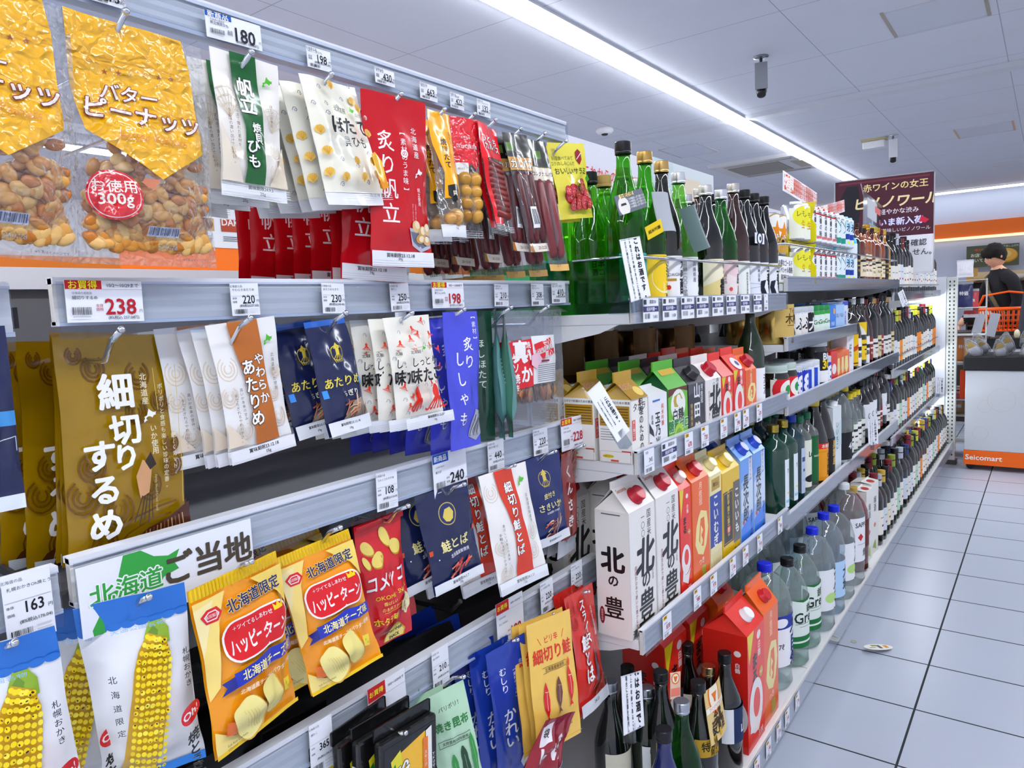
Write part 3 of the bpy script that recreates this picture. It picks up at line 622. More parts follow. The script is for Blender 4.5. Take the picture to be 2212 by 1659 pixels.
for i,(x,y) in enumerate(scat(26,5,6,94,4,86,15,((14,24,86,62),))):
    if i%2==0: HT+=shell('e9c26a',x,y,6,'d2a23e')
    else: HT+=[LN('7d8190',.8,(x-3,y+1),(x-1,y-1.2),(x+2,y-1),(x+3,y+1),(x+1,y+2),(x-1,y+.8)),LN('7d8190',.8,(x,y),(x+2,y+.5))]
HT+=[LN('8a9a80',.5,(24,30),(46,31)),LN('8a9a80',.5,(24,26),(46,27)),T('北海道産',34,28.5,6,'33443a',.02),HOK('58b03a',54,28.5,13),T('ほたて使用',73,31,5.5,'33443a',.01),T('ほたて',44,41,22,'17181a',.05,sk=.05),T('貝ひも',46,54,14,'17181a',.03)]
HT+=[('p','f0bd2e',[(72,62),(84,59),(94,66),(96,76),(90,84),(80,82),(74,74)]),('p','e29a22',[(80,82),(90,84),(96,76),(97,88),(86,89)]),LN('fae38a',1,(80,64),(84,76)),LN('fae38a',1,(87,66),(87,78))]+crimp(92,99)+[T('23.12.18 14g',72,95,5.5,'3a3b40')]
hang('scallop_pack','cream soft scallop pack with yellow shells and bold black letters, foremost of its hook','snack pack',((641,158),(768,190),(709,440),(832,445)),-.668,HT,'ececee',D=.02,seed=8,back=4,gap=.022,dy=-.006,blabel='%s cream shell patterned scallop pack behind the foremost',ts=.05)
hk(716,160,'chrome hook through the cream scallop packs')
def redsc(): 
    return [RC('b3121f',0,0,100,91),T('炙り帆立',30,48,27,'fbf4f4',.012,v=1,sp=1.12,sx=1.05),T('【素材のうま味】',57,38,9.5,'fbf4f4',0,v=1,sp=1.05),EL('fbf4f4',57,33.6,5.2),T('の',57,33.6,8,'b3121f',.01),T('北海道産',77,26,9.5,'fbf4f4',v=1,sp=1.1),HOK('fbf4f4',80,44,15),T('帆立使用',80,58,6,'fbf4f4',v=1),
 T('北海道で獲れた帆立の貝柱を',71,70,2.5,'e9b9bc',v=1),T('香ばしく炙り仕上げました。',66,70,2.5,'e9b9bc',v=1),
 ('p','b9bcc8',[(58,77),(98,79),(97,88),(80,91),(66,87)]),('p','6d7184',[(60,79),(97,81),(95,86),(80,89),(67,85)])]+[EL(c,x,y,rx,ry) for c,x,y,rx,ry in (('d9b98a',70,76,7,8),('ecd9b4',72,75,4.5,5),('caa06a',82,79,8,8),('f0e0c0',83,78,5,5.5),('dcbd90',92,77,7,8),('f2e4c8',92,76,4.5,5),('c89a5c',78,83,8,6),('efe0c0',80,83,5,4),('d2aa74',90,84,7,6),('f3e6cc',90,83,4,4))]+[RC('e8e9ee',0,91,100,100)]+crimp(96,100,'d3d6de',3)+[T('賞味期限23.12.18',46,93.3,6,'2c2d33',.015),T('34g',46,95.6,5,'2c2d33')]
hang('scallop_pack','red roasted scallop pack with large white vertical characters, foremost on its hook','snack pack',((777,187),(918,225),(803,566),(929,587)),-.66,redsc(),'b3121f',D=.022,seed=11,back=7,gap=.034,dy=-.004,blabel='%s red scallop pack hanging behind the large red one',ts=.06,dz=-.012)
hk(866,203,'chrome hook through the large red scallop pack')
def lump(cols,n,x0,x1,y0,y1,s,sq=(1.2,1,1),seed=1,ordered=None):
    def f(o,w,h,S):
        r=random.Random(seed); b=MB()
        for i in range(n):
            x=r.uniform(x0,x1)*w if not ordered else w*(x0+(x1-x0)*((i%ordered)+.5)/ordered); y=(r.uniform(y0,y1) if not ordered else y0+(y1-y0)*((i//ordered)+.5)/math.ceil(n/ordered))*h
            c=S(x,y).lerp(S(x,y,0,1),.42); b.ball(mat(r.choice(cols),'wet',.25),c,s*r.uniform(.85,1.15),2,sq,(r.uniform(-.3,.3),r.uniform(-.6,.6),0))
        k=b.build('snack_pieces',o); k['kind']='stuff'
    return f
YB=[PL('f2b020',(0,0),(100,0),(98,30),(88,52),(84,70),(16,70),(24,50),(4,28)),T('焼ほたて',46,34,22,'17181a',.04,v=1,sp=1.05,sk=.1),T('北海道産使用',84,20,6.5,'17181a',v=1),('p','17181a',[(30,60),(70,58),(76,67),(50,73),(26,68)]),T('貝',52,66,16,'f2ead0',.02),RC('e9eaee',0,90,100,100)]+crimp(96,100)+[T('12g',60,93,8,'33343a')]
hang('scallop_pack','narrow yellow scallop pack with a bold black title, leaning on its hook','snack pack',((918,235),(971,247),(957,510),(1007,516)),-.66,YB,'eceded',D=.026,seed=14,back=3,gap=.03,kind='clear',blabel='%s narrow yellow scallop pack behind the leaning one',stuffing=lump(['c99a5a','d9b478','b98544'],5,.3,.7,.7,.88,.009))
hk(960,236,'chrome hook through the narrow yellow scallop pack')
RT_=[PL('d8232e',(0,0),(100,0),(100,28),(66,44),(48,38),(30,46),(0,40)),T('北海道産',50,16,8,'fbe9e9',.01),T('ほたて燻油漬',50,24,12,'fbe9e9',.02),RC('f3f1ea',4,38,40,48),T('焼ほたて',22,43,7,'8a6a4a')]+crimp(93,100)+bars('55565c',40,80,89,95,5,12)
hang('scallop_pack','clear pack of round smoked scallops under a red header, beside the narrow yellow pack','snack pack',((973,250),(1030,259),(988,512),(1045,519)),-.66,RT_,'eceded',D=.03,seed=17,back=2,gap=.03,kind='clearw',blabel='%s clear smoked scallop pack behind the red headed one',stuffing=lump(['b88a3a','c99a48','a87828'],8,.12,.88,.46,.86,.0115,(1,1,.95),3,2))
hk(1025,246,'chrome hook through the smoked scallop packs')
def sticks(cols,n,y0,y1,r,horiz=True,x0=.12,x1=.9):
    def f(o,w,h,S):
        b=MB()
        for i in range(n):
            if horiz:
                y=h*(y0+(y1-y0)*(i+.5)/n); A=S(w*x0,y).lerp(S(w*x0,y,0,1),.4); B=S(w*x1,y+h*.01).lerp(S(w*x1,y,0,1),.4)
            else:
                x=w*(x0+(x1-x0)*(i+.5)/n); A=S(x,h*y0).lerp(S(x,h*y0,0,1),.4); B=S(x,h*y1).lerp(S(x,h*y1,0,1),.4)
            M_=A.lerp(B,.5); b.tube(mat(cols[i%len(cols)],'food'),[A,A.lerp(B,.06),M_,A.lerp(B,.94),B],[r*.5,r,r*1.03,r,r*.5],10)
        b.build('sausage_sticks',o)
    return f
HC=[PL('d81e2a',(0,0),(100,0),(100,30),(0,34)),T('ひとくち',50,14,20,'f8f2f2',.04,o='6e0c12',ob=.04),T('カルパス',54,21,20,'f8f2f2',.04,o='6e0c12',ob=.04),RC('c81a26',0,33,12,92),RC('d81e2a',0,88,40,94)]+crimp(94,100)
hang('salami_pack','red topped pack with a ladder of short salami sticks','snack pack',((1030,265),(1070,276),(1066,489),(1114,513)),-.66,HC,'eeeeee',D=.016,seed=20,back=1,kind='clear',blabel='%s salami stick pack behind the red topped ladder pack',stuffing=sticks(['7d2420','8c2c26'],10,.34,.86,.0055))
hk(1070,259,'chrome hook through the ladder salami pack')
BK=[PL('26241f',(0,0),(100,0),(100,20),(0,20)),RC('5c7a3e',4,8,34,15),RC('c89a5c',0,20,100,31),T('カルパス',50,25.5,23,'faf4ea',.045,o='2a1a10',ob=.05),T('Salami',50,16,9,'e6dccb'),RC('f0f0f2',36,62,62,80)]+bars('222226',40,60,64,77,9,14)+[RC('efe4d6',0,93,100,100),PL('a8703c',(0,93),(14,93),(24,100),(0,100)),T('23.12.23',62,96.6,10,'33343a',.01)]
for i,(cc,lb) in enumerate(((((1068,290),(1110,300),(1100,540),(1150,548)),'black topped salami pack behind, half hidden by the front salami pack'),(((1086,283),(1134,295),(1140,546),(1190,543)),'black topped clear pack of dark salami with tan title band, in front'))):
    hang('salami_pack',lb,'snack pack',cc,-.672+.012*i,BK,'e6e6e8',D=.016,seed=22+i,back=3 if i==0 else 0,gap=.045,dy=-.012,kind='clear',blabel='%s black topped salami pack in the row behind the tan titled pack',stuffing=sticks(['5a2226','6a2a2c'],3,.32,.92,.0062,False,.1,.9),dz=-.01)
hk(1125,278,'chrome hook through the tan titled salami packs')
LC=[PL('3a3c38',(0,0),(100,0),(100,20),(0,20)),RC('5c7a3e',20,8,60,14),RC('ddd4c4',0,21,100,31),T('ロングカルパス',52,26,15,'3a2a20',.03),RC('d9b070',0,95,100,100)]+bars('33343a',30,80,84,92,11,16)+[T('23.12',50,96,9,'33343a')]
hang('salami_pack','long clear salami pack speckled dark red, beside the yellow salami card','snack pack',((1137,302),(1175,306),(1182,588),(1232,583)),-.66,LC,'ececee',D=.014,seed=27,back=6,gap=.04,dy=-.006,kind='clear',blabel='%s long salami pack in the row behind the speckled one',stuffing=sticks(['7a3236','8a4044'],2,.3,.9,.0085,False,.1,.9),dz=-.004)
hk(1177,288,'chrome hook through the long salami packs')
YS_=[T('おいしいサラミ',52,37,13,'3a4a1c',.02),T('料理食べてみて',34,20,8,'5a6a34',v=0),T('コクのしみこんだ',34,27,8,'5a6a34'),PL('8c2028',(70,12),(78,8),(86,12),(86,22),(78,29),(70,22)),LN('f4e8e0',1.6,(71,22),(86,13)),T('meiji',14,9,6,'a0a060')]
for x,y,r in ((30,72,11),(44,64,13),(60,68,14),(74,60,12),(84,70,11),(36,82,11),(52,80,13),(70,80,13),(22,64,9),(64,56,10),(80,82,9)):
    YS_+=[EL('8c1c24',x,y,r),EL('c0444a',x,y,r-1.3)]+[EL('e9b6ac',x+dx*r*.6,y+dy*r*.4,1.2,n=8) for dx,dy in ((-.6,.2),(.3,.5),(.5,-.4),(-.2,-.6),(0,.1))]
YS_+=[('p','4f9a34',[(74,48),(86,43),(90,50),(80,54)]),('p','4f9a34',[(46,53),(54,50),(52,56)])]+[T('イメージ',78,94,4,'7a7a3a')]
hang('salami_pack','pale yellow pouch with red salami slices at the top row end','snack pack',((1184,309),(1258,308),(1207,474),(1281,471)),-.672,YS_,'e9dd62',D=.012,seed=30,back=2,gap=.02,blabel='%s yellow salami pouch behind the foremost yellow pouch',ts=.1,bs=.1)
hk(1222,305,'chrome hook through the yellow salami pouch')
# ------- second row
def surume():
    g='9a7a14'; d='6d4a12'
    A=[RC(g,0,0,100,100)]+waves(d,[(14,8,6),(28,14,9),(64,18,10),(60,34,9),(82,30,8),(20,56,10),(12,68,12),(38,76,12),(66,68,10),(88,60,8),(26,90,10),(88,50,6)],1.7)
    A+=[LN(d,2,(20,96),(36,84),(52,80),(70,78),(90,77)),LN(d,1.6,(28,97),(44,87),(62,83),(84,82))]
    A+=[T('細',42,24,31,'ffffff',.055),T('切',47,41,27,'ffffff',.055,sk=-.1),T('り',46,53,24,'ffffff',.055),T('す',25,51,27,'ffffff',.06),T('る',27,66,26,'ffffff',.06),T('め',26,81,28,'ffffff',.06)]
    A+=[T('北海道産',66,24,6.4,'f1e9c6',.01,v=1,sp=1.06),HOK('ffffff',68,36,13),T('いか使用',71,47,6.4,'f1e9c6',.01,v=1),T('ポリポリと食感も楽しい珍味の定番。',80,46,5,'f1e9c6',v=1,sp=1.08),T('北海道産のするめを細〜くカット。',89,42,5,'f1e9c6',v=1,sp=1.08),LN('d8c26a',.5,(95,14),(95,78)),LN('d8c26a',.5,(75,15),(76,34))]
    A+=[T('Finely Sliced Dried Squid',69,71,3.2,'e0d090',rot=-math.pi/2+.02)]
    A+=[('p','c89a72',[(52,62),(58,55),(66,58),(62,70),(54,72)]),('p','2a1c14',[(60,56),(66,52),(70,58),(64,60)])]+[LN('3a2a1a',1,(56+i*2,71),(48+i*4,82+i%2*2)) for i in range(5)]
    A+=[PL('4a2a1c',(0,100),(12,93),(30,89),(46,91),(60,86),(78,84),(100,78),(100,100))]+[LN(('c09a6a','7a4a34','a87850')[i%3],.9,(16+i*3.6,100),(20+i*3.4,92-i*.45)) for i in range(22)]+[PL('c9d2dc',(0,95),(18,96),(14,100),(0,100))]
    return A
sb,t,w,h=hang('dried_squid_bag','olive gold dried squid bag with huge white characters, foremost in the second row','snack bag',((112,722),(376,726),(147,1228),(412,1190)),-.732,surume(),'8f7014',D=.016,seed=33,wr=.0015,ts=.05,bs=.03,back=0,yaw=.001)
for i in range(3): dup(sb,t+Vector((-.012*(i+1),.004*(i+1),.001*i)),tw(sb,+.02*i,0),'%s olive squid bag pressed behind the foremost one'%ORD[i])
for i in range(2): dup(sb,t+Vector((-.075-.03*i,-.012-.012*i,-.004)),tw(sb,.02,.25),'%s darker olive squid bag set back in shade on the same hook'%ORD[i])
hk(262,712,'thick chrome hook through the olive squid bags',up=.016)
def yawa():
    A=[RC('f2f0ee',0,0,100,90)]+waves('e4d2bd',[(16,32,14),(12,52,12),(84,74,12),(80,56,9),(26,78,12),(90,40,8)],1.6)+[PL('e9dac6',(0,70),(30,88),(0,88)),PL('b26a2a',(28,0),(70,0),(72,45),(78,90),(40,90),(40,50),(31,20))]
    A+=[T('やわらか',63,43,16,'fbf7f2',.04,v=1,o='3a2014',ob=.045,sp=1.1),T('あたりめ',45,52,22,'fbf7f2',.045,v=1,o='3a2014',ob=.05,sp=1.05),HOK('58b03a',80,16,17),T('北海道産いか使用',84,40,6,'3a3430',v=1,sp=1.1),T('真いか本来の甘み。',27,60,5,'3a3430',v=1,sp=1.1),T('手でちぎれるやわらかさ。',18,68,5,'3a3430',v=1,sp=1.1)]
    return A+[RC('ececf0',0,90.5,100,100),T('賞味期限23.12.18',50,93,6.4,'1c1d22',.02),T('15g',56,97,6,'1c1d22',.01)]+crimp(98,100,'d3d6de',2)
hang('dried_squid_pack','white soft squid pack with a brown band, foremost of its stack','snack pack',((444,703),(589,683),(498,1006),(634,962)),-.69,yawa(),'ececf0',D=.012,seed=36,back=5,gap=.013,dy=-.011,blabel='%s white brown banded squid pack behind the foremost',ts=.04,wr=.0012)
hk(541,687,'chrome hook through the brown banded squid packs',up=.014)
def squid(c,x,y,s):
    return [('p',c,[(x,y-s*.62),(x+s*.45,y-s*.28),(x+s*.24,y-s*.26),(x+s*.26,y+s*.12),(x-s*.26,y+s*.12),(x-s*.24,y-s*.26),(x-s*.45,y-s*.28)])]+[LN(c,1.1,(x+k*s*.08,y+s*.1),(x+k*s*.2,y+s*.35),(x+k*s*.12,y+s*.55)) for k in (-3,-1.5,0,1.5,3)]
def meatp(seed,x0,x1,y0,y1,cols,n=14,lw=3.2):
    r=random.Random(seed); out=[]
    for i in range(n):
        x=r.uniform(x0,x1); y=r.uniform(y0,y1); a=r.uniform(-.2,1.3); L=(x1-x0)*r.uniform(.25,.5)
        out.append(LN(cols[i%len(cols)],lw*r.uniform(.6,1.2),(x-L*math.cos(a)/2,y+L*.6*math.sin(a)/2),(x,y-1),(x+L*math.cos(a)/2,y-L*.6*math.sin(a)/2)))
    return out
NV='1b2244'
CH=[RC(NV,0,0,100,88),RC('2d5fae',0,0,100,5),EL('d9c452',56,30,15,n=30),EL(NV,56,30,13.4,n=30)]+squid('d9c452',56,30,15)+[T('あたりめ',52,55,21,'dfcf62',.03,sk=.08),T('ちぎり',62,66,13,'e9e6d4',.03),RC('3f8fe0',4,60,13,67),RC('3f8fe0',88,54,95,60)]+[PL('9a9084',(40,88),(60,74),(86,72),(100,84),(100,88))]+meatp(4,44,96,74,87,['c98a66','8c4a30','d9b090','6a5448'],18)+[RC('e3e5ea',0,88,100,100),T('賞味期限23.12.18',50,92,6,'1c1d22',.02),T('19g',50,96.5,6,'1c1d22')]
hang('dried_squid_pack','navy torn squid pack with a gold squid crest, foremost of three','snack pack',((653,691),(743,692),(709,941),(800,925)),-.69,CH,NV,D=.022,seed=40,back=2,gap=.03,dy=-.025,blabel='%s navy squid pack with blue top edge behind the crested one',wr=.004,ts=.06)
hk(747,676,'chrome hook through the navy squid packs',up=.014)
def octo(c,x,y,s,rot=0):
    ca,sa=math.cos(rot),math.sin(rot); 
    def q(px,py): return (x+(px*ca-py*sa)*s,y+(px*sa+py*ca)*s*.62)
    A=[('p',c,[q(.32*math.cos(t),-.42+.42*math.sin(t)) for t in [2*math.pi*j/14 for j in range(14)]])]
    return A+[LN(c,s*.13,q(.06*k,-.1),q(.22*k,.28),q(.3*k,.62),q(.4*k,.5)) for k in (-2.4,-1.4,-.5,.5,1.4,2.4)]
OC=[RC('f4f1e6',0,0,100,90)]
for i,(x,y) in enumerate(scat(36,12,6,96,5,88,14,((20,30,92,62),(40,66,98,90)))):
    OC+= octo('d64a34',x,y,7,random.Random(i).uniform(-.6,.8)) if i%2==0 else [LN('7d8190',.7,(x-3,y+1),(x-1,y-1.2),(x+2,y-1),(x+3,y+1),(x+1,y+2)),LN('7d8190',.7,(x,y),(x+2,y+.5))]
OC+=[LN('8a9a80',.5,(22,30),(86,28)),T('北海道産',32,33,6,'33443a',.02),HOK('58b03a',52,31,12),T('たこ使用',72,30,5.5,'33443a',.01),T('しっとり',50,42,16,'17181a',.02,sk=.1),T('味たこ',50,54,25,'17181a',.05,sk=.1,rot=.03)]+octo('cf3020',62,76,25,0)+[EL('f4f1e6',78,72,2),EL('111111',78,72,1.1),EL('e88a7a',66,62,3)]+[RC('e6e8ee',0,90,100,100)]+crimp(94,100,'d0d3da',4)+[T('賞味期限23.12.27',62,92,5,'2c2d33',.02),T('14g',60,95.5,5,'2c2d33')]
hang('octopus_pack','cream octopus pack with small red octopuses and one large, foremost of its hook','snack pack',((828,688),(922,679),(858,932),(962,908)),-.675,OC,'efede4',D=.022,seed=44,back=5,gap=.018,dy=-.012,blabel='%s cream octopus patterned pack behind the foremost',ts=.05)
hk(890,676,'chrome hook through the octopus packs',up=.014)
def bluef():
    B='4a4fc0'
    A=[RC(B,0,0,100,100),T('炙り',34,27,28,'f6f6fb',.01,v=1,sp=1.15,sx=1.15),T('ししゃも',24,55,27,'f6f6fb',.01,v=1,sp=1.0,sx=.9),T('【素材のうま味】',66,36,12,'d9dbf6',v=1,sp=1.05)]
    A[2]=T('しししゃも'[1:],36,64,30,'f6f6fb',.01,v=1,sp=.92,sx=.9); A[1]=T('炙り',58,26,30,'f6f6fb',.01,v=1,sp=1.15)
    A=[A[0],T('炙り',60,30,30,'f6f6fb',.015,v=1,sp=1.2),T('ししゃも',34,56,32,'f6f6fb',.015,v=1,sp=1.28,sx=.85),T('【素材】',86,12,13,'e9eafb',v=1,sp=1.05)]
    A+=[('p','9da0ac',[(56,92),(60,80),(72,72),(90,74),(100,82),(100,92),(80,96)])]+[LN(('4a4a52','d9dae0','77798a')[i%3],2,(60+i*4,92-i%3),(70+i*3,76+i%4)) for i in range(8)]
    return A
hang('fish_pack','blue violet roasted fish pack with white brush characters, foremost of its row','snack pack',((957,676),(1027,671),(973,976),(1040,958)),-.668,bluef(),'474cc0',D=.024,seed=48,back=5,gap=.035,dy=-.006,blabel='%s blue violet fish pack behind the foremost blue one',wr=.003,ts=.05,dz=-.006)
hk(1003,668,'chrome hook through the blue violet fish packs',up=.014)
GRN=[RC('1e3f30',0,0,100,100),T('ほしほたて',50,40,30,'cfe0d2',.02,v=1,sp=1.15)]
hang('dried_scallop_pack','dark green narrow pack hanging edge on beside the blue fish pack','snack pack',((1010,676),(1052,668),(1024,960),(1062,948)),-.70,GRN,'1e3f30',D=.028,seed=52,back=0,yaw=-.5)
TE=[RC('5f8a88',0,0,100,100)]+[RC('cfe0dc',20,38+i*3,60,39+i*3) for i in range(7)]
hang('dried_scallop_pack','grey teal pack seen from its edge between green pack and clear pack','snack pack',((1052,668),(1084,668),(1054,948),(1088,948)),-.69,TE,'5f8a88',D=.03,seed=53,back=0,yaw=.75)
hang('dried_scallop_pack','sage green curved pack seen edge on beside the clear grilled squid pack','snack pack',((1072,668),(1100,667),(1070,946),(1094,944)),-.682,TE,'4c7a66',D=.03,seed=55,back=0,yaw=.9)
hk(1104,664,'chrome hook with the edge on green packs',up=.016)
CI=[PL('c8202a',(6,26),(40,24),(40,64),(10,66)),RC('f3f3f4',40,22,82,63),T('真',22,34,22,'fbf6f4',.06),T('いか',30,46,17,'fbf6f4',.06,v=1),T('ゲソ焼き',14,52,10,'fbf6f4',.04,v=1),T('焼き',33,32,7,'fbf6f4',.02,v=1)]
CI+=[PL('c8202a',(42,29),(72,24),(73,29),(43,34)),T('安心',64,28,8,'fbf6f4',.02,rot=.12),T('おいしい',58,33,8,'c8202a',.02,rot=.12),PL('c8202a',(48,38),(76,33),(77,38),(50,43)),T('真心',66,38,8,'fbf6f4',.02,rot=.12),PL('edc4d4',(36,38),(46,36),(54,42),(44,50),(36,46)),RC('7a1a20',52,43,66,44.6)]+[RC('8a8b92',46,47+i*1.7,80,47.7+i*1.7) for i in range(9)]
def tent(o,w,h,S):
    r=random.Random(5); b=MB()
    for i in range(26):
        x=r.uniform(.16,.8); a=S(w*x,h*r.uniform(.62,.67)).lerp(S(w*x,h*.65,0,1),.4); c=S(w*(x+r.uniform(-.08,.1)),h*r.uniform(.74,.8)).lerp(S(w*x,h*.78,0,1),.4)
        b.tube(mat(r.choice(['a8683a','7c4a2e','c89662','5e3a2a']),'food'),[a,a.lerp(c,.5)+Vector((r.uniform(-.003,.003),r.uniform(-.002,.002),0)),c],[.0022,.0034,.0018],7)
    b.build('dried_squid_legs',o)
hang('dried_squid_pack','large clear quilted pack with a red and white card and brown squid legs','snack pack',((1088,674),(1212,666),(1096,940),(1222,902)),-.668,CI,'eef0f4',D=.016,seed=58,kind='clear',stuffing=tent,back=2,gap=.016,dy=-.004,blabel='%s clear squid leg pack behind the foremost clear pack')
hk(1184,662,'chrome hook through the clear squid leg pack',up=.016)
hang('snack_pack','deep navy pack cut by the photo edge left of the olive squid bags','snack pack',((-110,712),(8,700),(-60,1115),(60,1098)),-.69,[RC(NV,0,0,100,92),RC('4a8fc8',40,46,100,54),RC('dfe5ee',0,92,100,100),LN('cfd4e0',2,(60,62),(96,60),(96,68))],NV,D=.02,seed=60)
# ------- third row: rice snacks and salmon
def corn():
    A=[RC('f1f2f6',0,0,100,100),RC('2a6fc0',0,0,100,14)]+[EL('2a6fc0',7+i*12.4,14,6.6,4.2,n=16) for i in range(9)]
    A+=[RC('2a7fd0',0,95,100,100)]
    A+=[('p','8fae3a',[(56,22),(62,15),(74,15),(80,20),(80,27),(56,27)]),('p','6d9030',[(60,20),(66,17),(70,20),(66,26)])]
    ax=(68,22); bx=(29,101); P=[]
    r=random.Random(9)
    def C(s,t): # s across -1..1, t along 0..1
        wd=18*min(1,.45+t*4) ; x=ax[0]+(bx[0]-ax[0])*t+s*wd; y=ax[1]+(bx[1]-ax[1])*t+s*2.2; return x,y
    A.append(('p','c9a22a',[C(-1,t/10) for t in range(0,11)]+[C(1,t/10) for t in range(10,-1,-1)]))
    n=26
    for j in range(n):
        for i in range(7):
            s=-1+(i+.5)*2/7; t=(j+.5+(i%2)*.15)/n; x,y=C(s*.98,t); k=r.random()
            A.append(EL('f3dd1e' if k<.7 else ('e8cc18' if k<.85 else 'f8ea55'),x,y,2.75*(1-.2*abs(s)),2.75,n=8))
            if r.random()<.26: A.append(EL(r.choice(['1d1508','2a1a08','7a4a10']),x+r.uniform(-1,1),y+r.uniform(-.6,.6),r.uniform(.7,1.7),r.uniform(.5,1.1),n=6,rot=r.uniform(0,3)))
    A+=[T('北海道限定',21,42,8,'33343a',.01,v=1,sp=1.75),T('札幌おかき',90,34,7.5,'1c1d22',.01,v=1,sp=1.15),EL('c4202c',88,58,11.5,11.5),T('Oh!',88,58,12,'fbf6f4',.04),T('焼とうきび',88,83,14,'17181a',.05,v=1,sp=1.0,sk=.1)]
    A+=[T('大通公園名物',50,8,5,'9cc2ec',v=0,sx=1.6),EL('22252c',61,94,3.4)]
    return A
cc=((150,1328),(403,1246),(232,1705),(437,1640))
co,t,w,h=hang('corn_snack_bag','white and blue corn rice snack bag whose blue top is pierced by a hook','snack bag',cc,-.675,corn(),'f1f2f6',D=.05,seed=61,ts=.1,bs=.06,wr=.004,pull=.07)
d0=at(133,1340,0,-.675)-at(403,1246,0,-.675)
dup(co,t+d0,tw(co,-.03,+.05),'corn cob rice snack bag at the lower edge corner nearest the viewer')
dup(co,t+Vector((-.055,-.035,-.012)),tw(co,+.09,-.1),'corn cob rice snack bag tucked behind and between the two front corn bags')
hk(322,1290,'chrome hook through the whole corn snack bag',up=.014); hk(32,1388,'chrome hook through the near corn snack bag',up=.014)
def happy():
    A=[RC('eda02a',0,0,100,100),RC('f2cf1e',0,0,100,7)]+[RC('d9b010',i*4,0,i*4+1.4,7) for i in range(25)]
    A+=[PL('f6dd8a',(0,8),(34,8),(20,24),(10,60),(0,66)),PL('f8e8b0',(0,12),(20,10),(10,26),(0,40)),PL('f3d878',(62,8),(100,8),(100,34),(88,22)),PL('f2dc8e',(0,84),(20,92),(50,96),(50,100),(0,100)),RC('e8c420',0,97.5,100,100)]
    A+=[PL('c4202c',(5,17),(12,14),(22,14),(26,18),(20,22),(9,22)),PL('f6e8e4',(8,17.6),(13,15.4),(20,15.4),(23,18),(19,20.7),(10,20.7)),PL('c4202c',(9.5,17.7),(13.5,16),(19.5,16),(21.8,18),(18.5,20),(10.7,20)),T('亀田製菓',15.6,18,3.4,'f6e8e4')]
    A+=[T('北海道限定',62,17,12.5,'1a2456',.035,o='f6e3a0',ob=.04,rot=.05)]
    def rr(c,x0,y0,x1,y1,r=10):
        p=[]
        for cx,cy,a0 in ((x1-r,y0+r*.7,-90),(x1-r,y1-r*.7,0),(x0+r,y1-r*.7,90),(x0+r,y0+r*.7,180)):
            for k in range(6): a=math.radians(a0+k*18); p.append((cx+r*math.cos(a),cy+r*.7*math.sin(a)))
        return ('p',c,p)
    A+=[rr('f8f2ee',18,26,95,50,14),rr('c6161f',20,27,93,49,13),T('ハッピーターン',57,40.5,16,'fbf7f4',.045,sk=.08,sx=.6),T('＋ツイてるしあわせ',52,30.5,5,'fbf7f4',.01),('p','f0d22a',[(76,31),(76,27),(79,29),(82,26),(84,29),(88,27),(87,31)])]
    A+=[PL('16217a',(10,58),(22,55),(22,62),(8,65),(13,61)),PL('1c2f9c',(20,54),(58,51),(98,54),(98,62),(58,59.5),(20,62.5)),T('北海道チーズ味',60,57,9.8,'f2e9a8',.035),T('北海道産チーズのパウダー使用',57,66,5,'fdf3dc',.02)]
    def cr(c,x,y,L,wd,a):
        p=[]; ca,sa=math.cos(a),math.sin(a)
        for k in range(24):
            t=2*math.pi*k/24; px=wd*math.copysign(abs(math.cos(t))**.6,math.cos(t)); py=L*math.copysign(abs(math.sin(t))**.6,math.sin(t)); p.append((x+px*ca-py*sa,y+(px*sa+py*ca)*.62))
        return ('p',c,p)
    A+=[PL('d8702a',(8,80),(18,82),(50,96),(30,93),(8,88)),cr('d9a84a',60,79,22,12,-.35),cr('f0e090',59,78.5,21,11.5,-.35),cr('d9a84a',33,85,24,15,-.5),cr('f3e59c',32,84.4,23,14.4,-.5)]
    A+=[LN('e2cd7c',.5,(22+i*3,77+i*.4),(34+i*3,93+i*.2)) for i in range(5)]+[PL('f3df4a',(74,74),(86,76),(83,84),(74,82)),EL('d9b92a',78,78,1.6),EL('d9b92a',81,81,1.2),T('Soft Rice Crackers',20,94,3,'5a4a20'),T('(Cheese)',14,96.3,3,'5a4a20')]
    return A
h1,t,w,h=hang('rice_cracker_bag','orange rice cracker bag with red oval logo, nearer of the two in front','snack bag',((398,1262),(598,1204),(478,1648),(650,1512)),-.672,happy(),'e6b81e',D=.045,seed=66,ts=.1,bs=.06,wr=.005,pull=.07,pit=.05)
dup(h1,t+Vector((-.05,.02,.018)),tw(h1,-.1,+.06),'orange cheese rice cracker bag right behind the nearer front one')
tt=four((592,1198),(748,1152),(664,1502),(831,1418),-.69)
h2=dup(h1,tt[0],tt[3].to_euler(),'orange rice cracker bag with red oval logo, beside the red bag')
h2.scale=(tt[1]/w,1,tt[2]/h)
h3=dup(h1,tt[0]+Vector((-.05,-.02,.0)),tw(None,-.09,-.12,tt[3]),'orange cheese rice cracker bag behind the farther front one')
hk(543,1213,'chrome hook through the nearer orange cracker bag',up=.014); hk(735,1140,'chrome hook through the farther orange cracker bag',up=.014)
